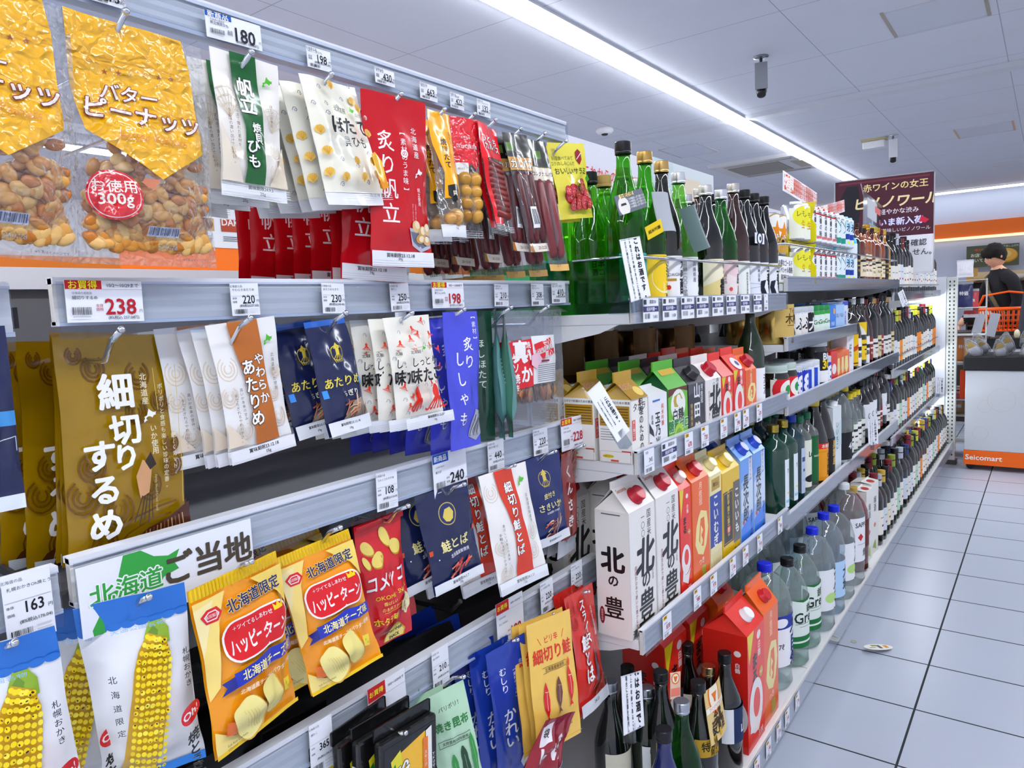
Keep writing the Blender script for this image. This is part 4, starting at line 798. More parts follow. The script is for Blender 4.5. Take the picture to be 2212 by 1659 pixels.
def okome():
    c='c4202a'
    A=[RC(c,0,0,100,100)]
    for x,y,r,a in ((20,20,13,.5),(34,30,14,-.3),(60,16,15,.9),(78,26,15,.1),(12,30,9,1)):
        ca,sa=math.cos(a),math.sin(a)
        A+=[('p','b8922e',[(x+(r*math.cos(t)*ca-r*.62*math.sin(t)*sa),y+(r*math.cos(t)*sa+r*.62*math.sin(t)*ca)*.66) for t in [2*math.pi*j/14 for j in range(14)]]),('p','ecd67a',[(x+(r*.93*math.cos(t)*ca-r*.55*math.sin(t)*sa)-.5,y-.6+(r*.93*math.cos(t)*sa+r*.55*math.sin(t)*ca)*.66) for t in [2*math.pi*j/14 for j in range(14)]])]
    A+=[T('コメッコ',48,47,29,'fbfbfb',.045,sk=.06,sx=.74),T('OKOME・SNACK',58,59,9,'e9c83a',.015,sx=1.05),T('香ばしい',44,64,6.6,'e9d27a',.01),T('のお米スナック',50,68.5,6.6,'e9d27a',.01),LN('e9c83a',.7,(30,71),(72,71)),T('ホタテ味',38,77,12,'e9d24a',.035)]
    A+=shell('f2e2b8',84,72,14,'c9a25e')+[EL('f6eecb',84,73,8,6),EL('c88a4a',84,73,5,4),EL('f9f1d6',84,72.6,4,3.4)]
    A+=[PL('c9a23a',(36,97),(44,86),(56,82),(70,86),(82,93),(78,98)),PL('ecd882',(38,96.5),(45,87),(56,83.5),(69,87),(79,93.5),(76,97.5)),T('OKOME',58,90.5,9.5,'221a10',.04),T('SNACK',58,95,7,'221a10',.035),EL('221a10',56,86,1.4),EL('221a10',63,86,1.4)]
    A+=[RC('a81822',0,0,100,5)]+[RC('8c1018',0,i,100,i+.35) for i in (1,2,3,4)]
    return A
k1,t,w,h=hang('rice_snack_bag','red rice snack bag with white title and scallop shell, in front','snack bag',((738,1135),(889,1104),(806,1379),(914,1366)),-.705,okome(),'b81c26',D=.04,seed=70,ts=.08,bs=.06,wr=.005,roll=-.02,pull=.07)
dup(k1,t+Vector((-.055,.045,-.012)),tw(k1,-.08,-.12),'red rice snack bag leaning behind the front red one')
hk(882,1093,'chrome hook through the red rice snack bags',up=.014)
def salmon():
    A=[RC(NV,0,0,100,90),EL('c9b25a',50,26,17,n=32),EL('1c2a5a',50,26,15.6,n=32),('p','d9c46a',[(40,28),(46,21),(56,20),(62,26),(58,32),(50,34),(44,33)]),LN('d9c46a',1.2,(42,30),(60,24)),T('鮭とば',52,56,17.5,'e6dca0',.035,sx=1.1),T('北海道産鮭使用',56,66.5,6.2,'e9e9f2',.01),T('●',18,67.5,3,'e9e9f2'),RC('c4502a',2,56,9,61),RC('c4502a',93,46,99,51)]
    A+=meatp(7,38,72,76,90,['d8503a','b8342a','e8846a','a02a24'],18,4)+[RC('e3e5ea',0,90,100,100),T('賞味期限24.2.7',52,94,5.4,'2c2d33',.01),T('20g',52,97.4,5,'2c2d33')]+crimp(98,100,'cfd2da',2)
    return A
hang('salmon_pack','navy salmon jerky pack with a gold fish crest beside the red rice snack','snack pack',((893,1072),(1009,1038),(937,1284),(1042,1240)),-.69,salmon(),'1c2550',D=.022,seed=73,back=3,gap=.035,dy=-.022,blabel='%s navy salmon jerky pack behind the gold fish crest pack',wr=.004)
hk(1003,1046,'chrome hook through the navy salmon packs',up=.012)
def strip():
    A=[RC('f2efec',0,0,100,90)]+waves('ded3c4',[(16,16,13),(86,58,12),(80,74,12),(14,62,10),(20,84,12)],1.3)+[PL('c8402a',(28,0),(66,0),(68,44),(74,90),(40,90),(42,50),(30,20)),T('細切り鮭とば',50,42,17,'f8f3f0',.045,v=1,o='20140f',ob=.05,sp=1.12),HOK('58b03a',80,14,17),T('北海道産鮭使用',85,38,6,'3a3430',v=1,sp=1.1),T('香ばしいスモーク風味。',23,60,5,'3a3430',v=1,sp=1.1),T('手軽なスティックタイプ。',14,68,5,'3a3430',v=1,sp=1.1)]
    return A+[RC('e8eaee',0,90,100,100),T('賞味期限24.1.11',54,94,5.4,'2c2d33',.01),T('12g',52,97,5,'2c2d33')]+crimp(95,100,'cfd2da',4)
hang('salmon_pack','white salmon stick pack with a red orange band and bold title, in front','snack pack',((1034,1027),(1133,999),(1078,1289),(1184,1242)),-.675,strip(),'ececf0',D=.02,seed=76,back=2,gap=.05,dy=-.028,blabel='%s white red banded salmon stick pack set behind',wr=.003)
hk(1112,1005,'chrome hook through the red banded salmon packs',up=.012)
SK=[RC('1c2a5c',0,0,100,90),EL('c9b25a',46,26,17,n=32),EL('1c2a5a',46,26,15.6,n=32)]+squid('d9c46a',46,26,17)+[T('皮付き',50,45,13,'e6dca0',.02),T('さきいか',50,57,18,'e6dca0',.03),T('北海道産いか使用',54,64,5.5,'e9e9f2',.01)]+meatp(8,28,76,74,90,['b8583a','8c3a2a','d8a080','e6c8a8'],24,2.4)+[RC('e3e5ea',0,90,100,100),T('賞味期限24.01.11',50,95,5.4,'2c2d33',.01)]
hang('dried_squid_pack','blue shredded squid pack with gold squid crest, next to the tall salmon stick pack','snack pack',((1131,994),(1208,973),(1160,1182),(1228,1160)),-.685,SK,'1c2a5c',D=.02,seed=79,back=2,gap=.03,dy=-.01,blabel='%s blue squid crest pack behind the foremost blue one',wr=.002)
hk(1200,975,'chrome hook through the blue squid packs',up=.012)
JK=[RC('6a2a26',0,0,100,82),RC('c9ccd2',0,82,100,100)]+meatp(12,0,100,2,80,['7c3a30','5a201c','8c4a3c'],40,4)+[PL('7c2a26',(0,0),(62,0),(66,82),(0,82)),T('くんさき',34,42,30,'f6f1ee',.05,v=1,sp=1.25)]
hang('jerky_pack','clear pack of dark red smoked squid strings at the third row end','snack pack',((1207,973),(1243,972),(1204,1216),(1241,1175)),-.69,JK,'7a4a44',D=.024,seed=81,back=2,gap=.02,dy=.006,blabel='%s dark red string pack behind the one at the row end')
hk(1262,962,'bent chrome hook sticking out at the third row end',up=.012,X=-.665)
# ------- fourth row
def lids():
    A=[RC('131313',0,0,100,100),PL('e8b83a',(24,12),(80,4),(80,60),(50,74)),PL('d8d23a',(12,14),(30,8),(56,100),(30,100)),PL('1f7a34',(13,22),(20,18),(42,92),(30,96)),T('TOKACHI SALAMI',22,52,6.5,'f4e9c8',.03,rot=-1.18),T('SNACK',46,42,27,'f6f4ee',.05,o='16161a',ob=.04,rot=-1.2,sx=.8),PL('f0ece6',(80,4),(92,2),(92,60),(80,50)),RC('d87830',74,10,84,50),T('スモーク',79,30,6,'f6e9da',.02,v=1),T('Tドリマルタ',95,40,6,'e9e9ee',.02,v=1)]
    for x,y,r,a in ((72,62,10,.4),(80,74,10,1.2),(68,78,9,.9)): A+=[EL('6a2418',x,y,r,r*1.3,rot=a),EL('8c3c28',x-1,y-1,r*.7,r*.9,rot=a)]
    A+=[RC('eceff2',3,30,10,98)]+[RC('34353a',4,32+i*3,9,33.4+i*3) for i in range(21)]
    return A
def tray(name,label,loc,rot,art=True):
    w,h,d=.098,.15,.014; mb=MB(); m=mat('121213','film',.25); mb.box(m,(-w/2,-d,-h),(w/2,0,0),.004)
    mb.box(m,(-w/2,-.002,-.002),(w/2,-.0005,.016),.002)
    if art: lay_art(mb,lids(),w-.01,h-.012,lambda x,y,l:Vector((x-(w-.01)/2,-d-l,-.008-y)),k='film',base=.0003)
    for i in range(18): mb.quad(mat('d8dadf','paper'),(-w/2-.0004,-d+.003,-.03-i*.006),(-w/2-.0004,-d+.011,-.03-i*.006),(-w/2-.0004,-d+.011,-.0335-i*.006),(-w/2-.0004,-d+.003,-.0335-i*.006))
    o=mb.build(name); o.location=loc; o.rotation_euler=rot; return tag(o,label,'snack pack')
p=at(868,1560,0,-.64); ty=tray('salami_tray','black tray pack of salami snack with large white letters, foremost in the lowest row',p+Vector((0,0,-.004)),(0,.06,math.pi/2))
for i in range(7): dup(ty,p+Vector((-.022*(i+1),-.016*(i+1),-.002*(i%3))),(0,.04-.03*(i%2),math.pi/2+.1*(i%2)),'%s black salami tray pack in the stack behind the lettered front one'%ORD[i])
hk(876,1583,'chrome hook holding the black salami tray packs',up=.012,X=-.62)
G_='b9d8bc'
KB=[RC(G_,0,0,100,100),T('パリポリ！',52,15,11.5,'27352a',.01,sk=.05),LN('27352a',.9,(12,16),(18,22)),T('焼き昆布',50,30,22,'2f7a3c',.05,sx=.95),RC('27352a',12,42,88,42.4),RC('27352a',12,47.6,88,48),RC('27352a',12,42,12.6,48),RC('27352a',87.4,42,88,48),T('天然昆布100%使用',50,45,7.4,'27352a',.02)]
for x,y,r,c in ((38,78,11,'3a8a44'),(62,74,12,'22402a'),(86,66,9,'3a8a44')): KB+=[('p',c,[(x+r*.8*math.cos(t)*(1+.1*math.cos(8*t)),y+22*math.sin(t)) for t in [2*math.pi*j/28 for j in range(28)]]),LN('7fb08a',.9,(x,y-14),(x+2,y+20))]
kb,t,w,h=hang('kelp_snack_pack','pale green grilled kelp pack with dark green title in the lowest row','snack pack',((912,1512),(1000,1468),(962,1745),(1052,1700)),-.665,KB,G_,D=.016,seed=84,wr=.002,ts=.04)
for i in range(2): dup(kb,t+Vector((-.03-.02*i,-.012-.014*i,-.01)),tw(kb,0,0),'%s pale green kelp pack behind the front one, mostly hidden'%ORD[i])
for i,(u,v,X) in enumerate(((845,1500,-.73),(880,1478,-.76),(915,1462,-.79),(942,1440,-.82))):
    q=at(u,v-22,0,X); dup(kb,Vector((X,q.y,q.z)),tw(kb,-.25+.06*i,-.5+.1*i),'%s pale green kelp pack with its top sticking up behind the lowest rail'%ORD[i])
hk(1002,1462,'chrome hook through the kelp snack pack',up=.012)
B2='23409c'
KR=[RC(B2,0,0,100,100),T('むしり',36,22,20,'f4f5fb',.02,v=1,sp=1.0),T('かれい',42,55,36,'f4f5fb',.03,v=1,sp=.95),T('【素材のうま味】',66,28,8.5,'e3e6f8',v=1,sp=1.05),T('北海道産',84,20,9.5,'f4f5fb',.01,v=1,sp=1.05),HOK('f4f5fb',88,36,13),('p','e2e4ea',[(62,84),(84,74),(100,76),(100,96),(76,94)])]+meatp(21,72,100,68,90,['c9a07a','8c6a4c','e6d2b4'],14,3)+[RC('e8eaee',0,96,100,100)]
fb,t,w,h=hang('flounder_pack','deep blue flounder pack with large white vertical letters in the lowest row','snack pack',((1046,1420),(1135,1362),(1083,1720),(1150,1668)),-.665,KR,B2,D=.02,seed=87,back=2,gap=.022,dy=-.014,blabel='%s deep blue flounder pack right behind the front blue one',wr=.003)
for i in range(3): dup(fb,t+Vector((-.06-.045*i,-.03-.01*i,.018+.006*i)),tw(fb,-.05*i,-.12),'%s navy flounder pack set deep in shade behind the lowest rail'%ORD[i])
hk(1118,1382,'chrome hook through the flounder packs',up=.012)
def fish(c,x,y,s,c2='f4e6b8'):
    return [('p',c,[(x,y-s*.62),(x+s*.22,y-s*.3),(x+s*.3,y),(x+s*.2,y+s*.3),(x+s*.04,y+s*.5),(x+s*.22,y+s*.66),(x,y+s*.62),(x-s*.18,y+s*.7),(x-s*.04,y+s*.48),(x-s*.24,y+s*.2),(x-s*.26,y-s*.16),(x-s*.14,y-s*.46)]),LN(c2,.8,(x-s*.12,y-s*.3),(x+s*.2,y-s*.28)),LN(c2,.8,(x+s*.04,y-s*.28),(x+s*.02,y+s*.3))]
SM=[RC('e9c36a',0,0,100,100),T('ピリ辛',50,16,11,'c4301c',.02),LN('c4301c',1,(20,13),(26,19)),LN('c4301c',1,(80,13),(74,19)),T('細切り鮭',50,27,22,'c4301c',.04),RC('5a4020',24,36.6,76,36.9),RC('5a4020',24,40.8,76,41.1),T('北海道産鮭使用',50,38.8,6,'5a4020',.01)]+fish('c4202a',26,62,24)+fish('6a4038',54,60,22,'b9988a')+fish('c4202a',80,57,25)+[('p','d8501c',[(78,40),(80,35),(84,38),(83,42),(79,43)]),T('SPICY DRIED',52,83,5.4,'3a2a18',.01),T('FINELY SLICED SALMON',50,87,5.4,'3a2a18',.01),T('賞味期限23.12.21 26g',52,92,4,'5a4a30'),RC('c9a24a',0,96,100,96.4)]
hang('salmon_pack','mustard yellow spicy salmon pack with three fish in the lowest row','snack pack',((1135,1350),(1230,1316),(1158,1636),(1257,1584)),-.645,SM,'e4bd62',D=.012,seed=90,back=2,gap=.012,dy=-.004,blabel='%s mustard yellow salmon pack just behind the front one',wr=.0015,ts=.05)
hk(1195,1327,'chrome hook through the mustard yellow salmon packs',up=.01)
RS=[RC('c4342c',0,0,100,88)]+waves('a82420',[(16,10,12),(32,14,9),(18,24,9),(80,30,10)],1.6)+[T('スライス',50,27,19,'fbf6f4',.045,v=1,o='8c1c18',ob=.03,sp=.95,sk=.15),T('鮭とば',36,56,26,'fbf6f4',.05,v=1,o='8c1c18',ob=.03,sp=.98),T('北海道産鮭使用',78,30,7,'fbf6f4',v=1),('p','4a3034',[(58,60),(70,52),(74,58),(62,76),(54,82)])]+meatp(31,50,100,80,90,['a8402c','7c2a20','c8785a'],14,4)+[RC('dfe3ea',0,90,100,100),T('24.1.5',50,94,7,'2c2d33',.01)]
hang('salmon_pack','red sliced salmon jerky pack with bold white letters at the lowest row end','snack pack',((1216,1290),(1280,1262),(1258,1552),(1308,1500)),-.665,RS,'c4342c',D=.02,seed=93,back=2,gap=.025,dy=.002,blabel='%s red sliced salmon pack behind the front red one',wr=.003)
hk(1272,1278,'chrome hook through the red sliced salmon packs',up=.01)
RB=[RC('8c1a2a',0,0,100,100),T('しげ',46,40,36,'f4eef0',.05,rot=.25),PL('f4eef0',(4,10),(30,4),(34,26),(8,34)),T('袋',19,18,16,'2a1a20',.05),('p','b9c2cc',[(64,70),(84,54),(100,60),(100,96),(70,92)]),EL('c84a2c',88,76,9,9),EL('e6b49a',90,74,4)]
hang('snack_bag','glossy crimson snack bag slumped at the foot of the lowest row end','snack bag',((1160,1570),(1262,1524),(1230,1730),(1330,1660)),-.60,RB,'8c1a2a',D=.04,seed=96,roll=.35,pit=.3,wr=.006,kind='film')
# black interior deck and packs lying behind the lowest rail
o=empty('display_basket',(-1.1,.24,.66)); m=mat('1a1a1c','p',.45)
b=MB(); b.box(m,(0,0,0),(.34,.93,.006)).box(m,(.33,0,0),(.338,.93,.034)).box(m,(0,0,0),(.34,.006,.04)).box(m,(0,.924,0),(.34,.93,.04)); b.build('basket_tray',o)
b=MB(); 
for i in range(4): b.tube(mat('232325','p',.4),[(.02,.12+i*.23,.04),(.34,.12+i*.23,.05),(.36,.12+i*.23,.07)],.004)
b.build('divider_rod',o); tag(o,'black plastic basket with rods behind the lowest snack rail','basket')
for i,(y,x,rz) in enumerate(((.36,-.86,.2),(.47,-.88,-.1),(.60,-.85,.15),(.70,-.9,.3))):
    dup(ty,Vector((x,y,.675+.02*(i%2))),(math.pi/2*.93,0,math.pi/2+rz),'%s black tray pack lying flat in the black basket'%ORD[i])
# regional sign clipped under the rail
w_s=.155
mb=MB(); mb.box(mat('eef0f8','paper'),(0,0,-.066),(w_s+.02,.001,0))
lay_art(mb,[HOK('3f9a4a',26,46,56),T('北海道',24,46,13,'3f9a4a',.03,o='f6f8fb',ob=.07,rot=.0),T('ご当地',72,42,19,'4a4238',.05)],w_s+.02,.066,lambda x,y,l:Vector((x,-l,-y)),k='paper',base=.0002,step=.00004)
o=mb.build('shelf_sign'); q=at(163,1230,0,-.688); o.location=(-.688,q.y,q.z); o.rotation_euler=(0,0,math.pi/2); tag(o,'white shelf sign with green island map and grey letters above the corn snack','sign')
# price cards
CS=[((183,-42),(272,22),'275','バターピーナッツ',0,'the butter peanuts'),((441,18),(566,112),'180','帆立焼貝ひも',2,'new item card above the green banded scallop packs'),((661,97),(716,158),'198','ほたて貝ひも',0,'the cream scallop packs'),((809,143),(853,190),'430','炙り帆立',0,'the large red scallop pack'),((906,176),(945,222),'663','焼ほたて',0,'the narrow yellow scallop pack'),((972,198),(1003,240),'422','ほたて燻油漬',0,'the clear smoked scallop packs'),((1030,212),(1060,256),'132','ひとくちカルパス',0,'the ladder salami pack'),
 ((138,606),(313,692),'238','細切りするめ',1,'the olive squid bags'),((496,612),(562,680),'220','やわらかあたりめ',0,'the brown banded squid packs'),((694,612),(747,676),'230','あたりめちぎり',0,'the navy squid packs'),((841,612),(885,671),'250','味たこ',0,'the octopus packs'),((932,610),(1003,664),'198','炙りししゃも',1,'the blue violet fish packs'),((1068,614),(1100,661),'210','味付ほっけ',0,'the dark green pack'),((1147,613),(1175,660),'308','帆立せんべい',0,'the grey teal pack'),((1191,609),(1222,654),'410','真いかゲソ焼き',0,'the clear squid leg pack'),
 ((418,1157),(500,1226),'180','ハッピーターン',0,'the orange cracker bags'),((812,1024),(862,1092),'108','コメッコホタテ味',0,'the red rice snack bag'),((933,984),(1010,1054),'240','鮭とば',2,'new item card above the navy salmon pack'),((1053,956),(1090,1010),'440','細切り鮭とば',0,'the red banded salmon stick pack'),((1151,930),(1184,976),'220','皮付きさきいか',0,'the blue shredded squid pack'),((1211,908),(1263,960),'228','いかくんさき',1,'the third row end'),
 ((0,1250),(122,1362),'163','札幌おかきOh焼とうきび',0,'the near corn snack bag'),((667,1570),(724,1650),'365','燻たこ',0,'the black salami trays'),((793,1490),(882,1580),'325','サラミスモーク',1,'the lettered salami tray'),((932,1410),(972,1474),'210','焼き昆布',0,'the kelp snack'),((1071,1308),(1133,1382),'198','むしりかれい',1,'the flounder pack'),((1166,1262),(1196,1312),'220','ピリ辛細切り鮭',0,'the mustard yellow salmon pack'),((1233,1222),(1259,1268),'220','スライス鮭とば',0,'the red sliced salmon pack')]
for TL,BR,p,nm,k,w in CS: card(TL,BR,p,nm,k,tax='%.2f'%(int(p)*1.08),label=('%s yen price card, %s'%(p,w)) if k==2 else 'white price card reading %s yen for %s'%(p,w),top={'275':'おつまみ'}.get(p,''))
# ---------------------------------------------------------------- sake section
def quadcard(name,label,cat,corners,X,art,col='f1f2f7',k='paper',th=.0008,bend=0,free=True,rad=0,stem=0):
    t,w,h,R=four(*corners,X,free=free); mb=MB(); m=mat(col,k)
    n=10 if bend else 1
    def S(x,y,l=0): 
        u=2*x/w-1; return Vector((x-w/2,-l-bend*(1-u*u)-bend*.6*(y/h)**2,-y))
    for b_ in (0,th):
        g=[[mb.bm.verts.new(S(w*i/n,h*j/n)+Vector((0,b_,0))) for i in range(n+1)] for j in range(n+1)]
        for j in range(n):
            for i in range(n): f=mb.bm.faces.new((g[j][i],g[j+1][i],g[j+1][i+1],g[j][i+1])); f.material_index=mb.mi(m); f.smooth=bool(bend)
    lay_art(mb,art,w,h,S,k='paper',cut=(n,n) if bend else None,base=.0003,step=.00005)
    o=mb.build(name); o.location=t; o.rotation_euler=R.to_euler()
    if name=='notice_tag': MB().box(mat('dfe6ec','sheet'),(-.006,.0,-h-.02),(.006,.02,-h+.012)).build('clip',o)
    if stem: MB().tube(mat('d5d8de','p'),[(0,.002,-h*.4),(0,.002,-h-stem)],.0022).build('stem',o)
    return tag(o,label,cat)
def alc():
    return [T('これはお酒です。',74,51,17.5,'141519',.07,v=1,sp=1.1,sx=1.35),T('20歳以上の年齢であることを確認',44,49,9,'2a2b30',.025,v=1,sp=1.1),T('できない場合には酒類を販売しません。',22,50,8.8,'2a2b30',.025,v=1,sp=1.0),LN('c9ccd6',1.2,(2,1),(98,1)),LN('c9ccd6',1.2,(2,99),(98,99))]
quadcard('notice_tag','white age notice tag hanging on the wire before the tall sake bottles','tag',((1338,519),(1382,509),(1364,652),(1406,641)),-.568,alc())
quadcard('notice_tag','white age notice tag leaning across the white and gold cooking sake cartons','tag',((1265,845),(1299,826),(1334,952),(1361,934)),-.562,alc())
quadcard('notice_tag','white age notice tag standing among the bottles on the bottom shelf','tag',((1341,1452),(1386,1457),(1348,1573),(1392,1583)),-.575,alc())
# acrylic divider
b=MB(); b.box(mat('8fd0ac','sheet'),(-.36,0,0),(0,.002,.098)); o=b.build('acrylic_divider'); o.location=(-.582,1.127,1.1712); tag(o,'green tinted clear divider plate at the end of the tall sake shelf','divider')
b=MB(); b.prism(mat('e8f0f4','sheet'),[(-.05,.0),(0,0),(0,.05),(-.02,.05)],0,.004,1); b.box(mat('dfe6ee','p',.2),(-.002,-.001,0),(.001,.005,.05)); o=b.build('acrylic_divider'); o.location=(-.575,1.122,1.17); tag(o,'small clear bracket at the corner of the tall sake shelf','divider')
def lk(*a): return list(a)
SH={}
def proto(k,*a,**kw):
    if k not in SH: SH[k]=bottle(*a,**kw)
    return SH[k]
zA=1.1712; XA=-.622
teal=[RC('3fa3a6',0,0,100,100)]+[T('純米酒使用米国産米',20,40,9,'e6f2f0',v=1,sp=1),T('日本の酒お燗よし冷やよし',40,44,7,'e6f2f0',v=1),RC('f0f2f4',62,52,96,80)]+bars('3c3d42',64,94,55,74,5,14)+[RC('e8ecf0',4,88,96,97)]
def G(k,h,cap,lab,lcol='f2f2f4',glass='86cc5c',gk='gglass',capk='p',capr=None,kind='sake',lz=(.02,.105),span=2.6,rs=1.,**kw):
    return proto(k,'sake_bottle',kind,h,glass,cap,lab,lz=lz,lspan=span,lcol=lcol,gk=gk,capk=capk,rs=rs,**kw)
# (key, photo cap x, X row, height, ...)
A_=[('a1',1347,XA,.305,'161616',teal,'3fa3a6','86cc5c','gglass','green sake bottle with black cap and teal side label'),
 ('a2',1393,XA,.300,'c9a76a',[EL('f4ecc0',52,50,32,n=30),EL('ecca3a',50,49,29,n=30),T('玉乃光',66,50,17,'1c1a12',.035,v=1,sp=1.1),T('酒',60,92,12,'1c1a12',.02)],'ecca3a','86cc5c','gglass','green sake bottle with gold cap and yellow label'),
 ('a3',1429,XA,.292,'d0b078',[T('醸',66,70,36,'17181c',.05),T('大吟',62,30,22,'17181c',.03,v=1),T('DAIGINJO',40,44,9,'55565c'),RC('b08a3a',16,52,38,58),EL('b8302a',20,72,5,5),T('純米大吟醸',18,30,7,'55565c',v=1)],'f4f4f6','15160f','dark','dark sake bottle with gold cap and bold black ginjo label'),
 ('a4',1465,XA,.28,'e9ebee',[T('山田錦',72,58,30,'17181c',.04,v=1,sp=1.08),T('兵庫県産',44,36,11,'44454a',v=1),T('山田錦一〇〇%使用',20,50,9.5,'44454a',v=1)],'f2f3f6','b4e49a','gglass','light green sake bottle with white cap and yamada rice label'),
 ('a5',1523,XA,.27,'e6e4de',[PL('f2ead0',(0,0),(100,0),(70,40),(0,70)),T('鶴',62,70,42,'17181c',.06,sk=.1),T('純米',60,26,12,'55503c',v=1)],'e0cf92','111210','dark','dark sake bottle with white cap and gold crane label'),
 ('a6',1556,XA,.27,'e6e7ea',[PL('e9cfd0',(0,0),(100,0),(60,50),(0,30)),T('十勝川',64,50,26,'17181c',.04,v=1,sp=1.1,sk=.1),T('純米酒',16,50,8,'7a5a5c',v=1),EL('c4504a',30,78,5,5)],'efe2e2','7cc47c','gglass','green necked sake bottle with white cap and pale pink label'),
 ('a7',1583,XA,.293,'d9d4cc',[T('国稀',66,40,15,'17181c',.035,v=1,sp=1.2),T('特別純米酒北海道',44,62,7,'17181c',.01,v=1)],'f0f2ee','2c1408','dark','brown necked sake bottle with ivory cap and sparse white label'),
 ('a8',1607,XA,.286,'161616',[T('吟田時',50,40,12,'17181c',.02,v=1),LN('8a9ab8',1,(10,60),(60,66)),LN('8a9ab8',1,(20,76),(80,70))],'e9ecf4','0d0d0f','dark','black capped sake bottle with pale blue brushed label'),
 ('a9',1627,XA,.284,'161616',[T('上善',60,30,34,'101114',.06,v=1,sp=1),('p','141a2a',[(24,55),(40,52),(34,74),(44,95),(26,96),(20,74)]),('p','141a2a',[(56,52),(72,54),(64,72),(78,92),(60,96),(50,74)])],'f0f1f5','0a0a0c','dark','black sake bottle with white label and large black brush strokes'),]
for k,u,X,h,cap,lab,lc,gl,gk,ds in A_:
    y=at(u,380,0,X).y; o=G(k,h,cap,lab,lc,gl,gk,capk='metal' if cap in('c9a76a','d0b078','e6e4de','e6e7ea','d9d4cc','e9ebee') else 'p',rs=.93)
    put(o,(X,y,zA),-.12,ds,'sake bottles on the top shelf')
    for j in ((1,2) if k not in('a1','a2') else (2,)): put(o,(X-.086*j,y+R_.uniform(-.003,.003),zA),R_.uniform(-.5,.5),ds+(', one row back' if j==1 else ', two rows back'),'sake bottles on the top shelf')
put(SH['a9'],(XA,at(1649,420,0,XA).y,zA),-.1,'black sake bottle with brush stroke label next to the gold star cans','sake bottles on the top shelf')
tg=G('tg',.265,'161616',[],'3fa3a6','98d468','gglass',rs=.95)
tg2=G('tg2',.262,'c9a76a',[RC('f0d83a',0,0,100,46),T('日本最大級',50,14,15,'17181c',.05),T('酒コン金賞',50,32,15,'17181c',.05),RC('3fa3a6',0,50,100,100)]+bars('3c3d42',10,40,60,84,5,12),'3fa3a6','98d468','gglass',rs=.95)
put(tg,(-.70,at(1272,345,0,-.70).y,zA),.9,'green sake bottle with black cap hidden partly by the yellow salami pouch','sake bottles on the top shelf')
put(tg2,(-.69,at(1303,362,0,-.69).y,zA),-.9,'green sake bottle with gold cap and yellow contest sticker','sake bottles on the top shelf')
quadcard('neck_tag','grey neck tag with small portrait and handwriting on the first green bottle','tag',((1326,426),(1385,405),(1338,466),(1398,447)),-.575,[RC('6b6f78',0,0,100,100),EL('e6e2dc',24,62,19,n=24),('p','3a3438',[(16,46),(32,46),(34,58),(14,58)]),RC('e9d8a4',16,-4,66,20),T('伝統の技',42,9,11,'3a2c14',.03)]+[T('この本醸造しぼり酒のうま',70,34+i*14,5.2,'f0f0f2',.01) for i in range(4)],col='6b6f78')
quadcard('neck_tag','plain grey translucent neck tag on the yellow labelled bottle','tag',((1408,414),(1441,422),(1418,500),(1452,506)),-.585,[],col='a9adb2',bend=.012)
quadcard('neck_tag','tall dark grey curved neck tag before the brown necked bottle','tag',((1470,447),(1497,446),(1490,548),(1530,534)),-.575,[RC('5d6f6c',0,0,58,100)],col='84888e',bend=.014)
quadcard('neck_tag','yellow ribbon tag with brush letters on the gold capped green bottle','tag',((1391,494),(1429,470),(1404,522),(1430,497)),-.572,[T('純米吟醸',50,50,19,'3a3010',.03)],col='ecce3a')
quadcard('neck_tag','round white charm tag on the black brush stroke bottle','tag',((1631,503),(1651,504),(1631,526),(1651,527)),-.578,[EL('222a3c',50,50,34),EL('e9ecf2',50,50,22),EL('222a3c',55,50,10)],col='eef0f4')
# red topped signs and boards along the gondola crest
def board(name,label,u0,u1,vt0,vt1,X,art,col,zb=1.2755,k='paper'):
    a=at(u0,vt0,0,X); c=at(u1,vt1,0,X); w=c.y-a.y; h=(a.z+c.z)/2-zb; b=MB(); m=mat(col,k)
    b.box(m,(0,-.0015,-h),(w,.0015,0)); b.box(mat('c9ccd4','p'),(0,-.006,-h),(w,.006,-h+.012))
    lay_art(b,art,w,h,lambda x,y,l:Vector((x,-.0018-l,-y)),k='paper',base=.0003); o=b.build(name); o.location=(X,a.y,zb+h); o.rotation_euler=(0,0,math.pi/2); return tag(o,label,'sign')
board('header_board','white header board with red outlined letters above the tall sake bottles',1219,1378,274,352,-1.125,[T('お酒これからの年齢確認',52,22,9,'d8404a',.01,o='f6d8dc',ob=.03),T('をお願いします',56,46,9,'d8404a',.01,o='f6d8dc',ob=.03)],'f1f1fa')
board('header_board','pale header board with faint colour patches behind the sake caps',1380,1540,334,376,-1.125,[PL('d6e6ea',(0,0),(40,0),(60,100),(0,100)),PL('efe2cc',(44,10),(80,10),(84,80),(50,80)),PL('c8d8ee',(82,12),(98,10),(98,90),(86,80))],'e6eef0')
board('header_board','white header board with small red lettering behind the far sake caps',1545,1690,425,452,-1.125,[T('○本店からのお知らせ○年齢確認○',50,30,6,'d8606a',.01)],'eeeef8')
OG=[RC('d8502c',4,8,28,88),T('お買',16,28,15,'fbefe8',.05),T('得!',16,64,15,'fbefe8',.05)]+[T('期間限定のお買得商品です',64,22+i*24,6,'dc6a50',.01) for i in range(3)]
quadcard('price_sign','larger white price sign with red square above the beer cans','sign',((1691,371),(1765,414),(1691,419),(1764,448)),-.62,OG,col='f4f4fa',free=False,stem=.03)
quadcard('price_sign','white price sign with red square, farther of the two above the beer cans','sign',((1771,428),(1824,448),(1772,458),(1825,472)),-.62,OG,col='f4f4fa',free=False,stem=.02)
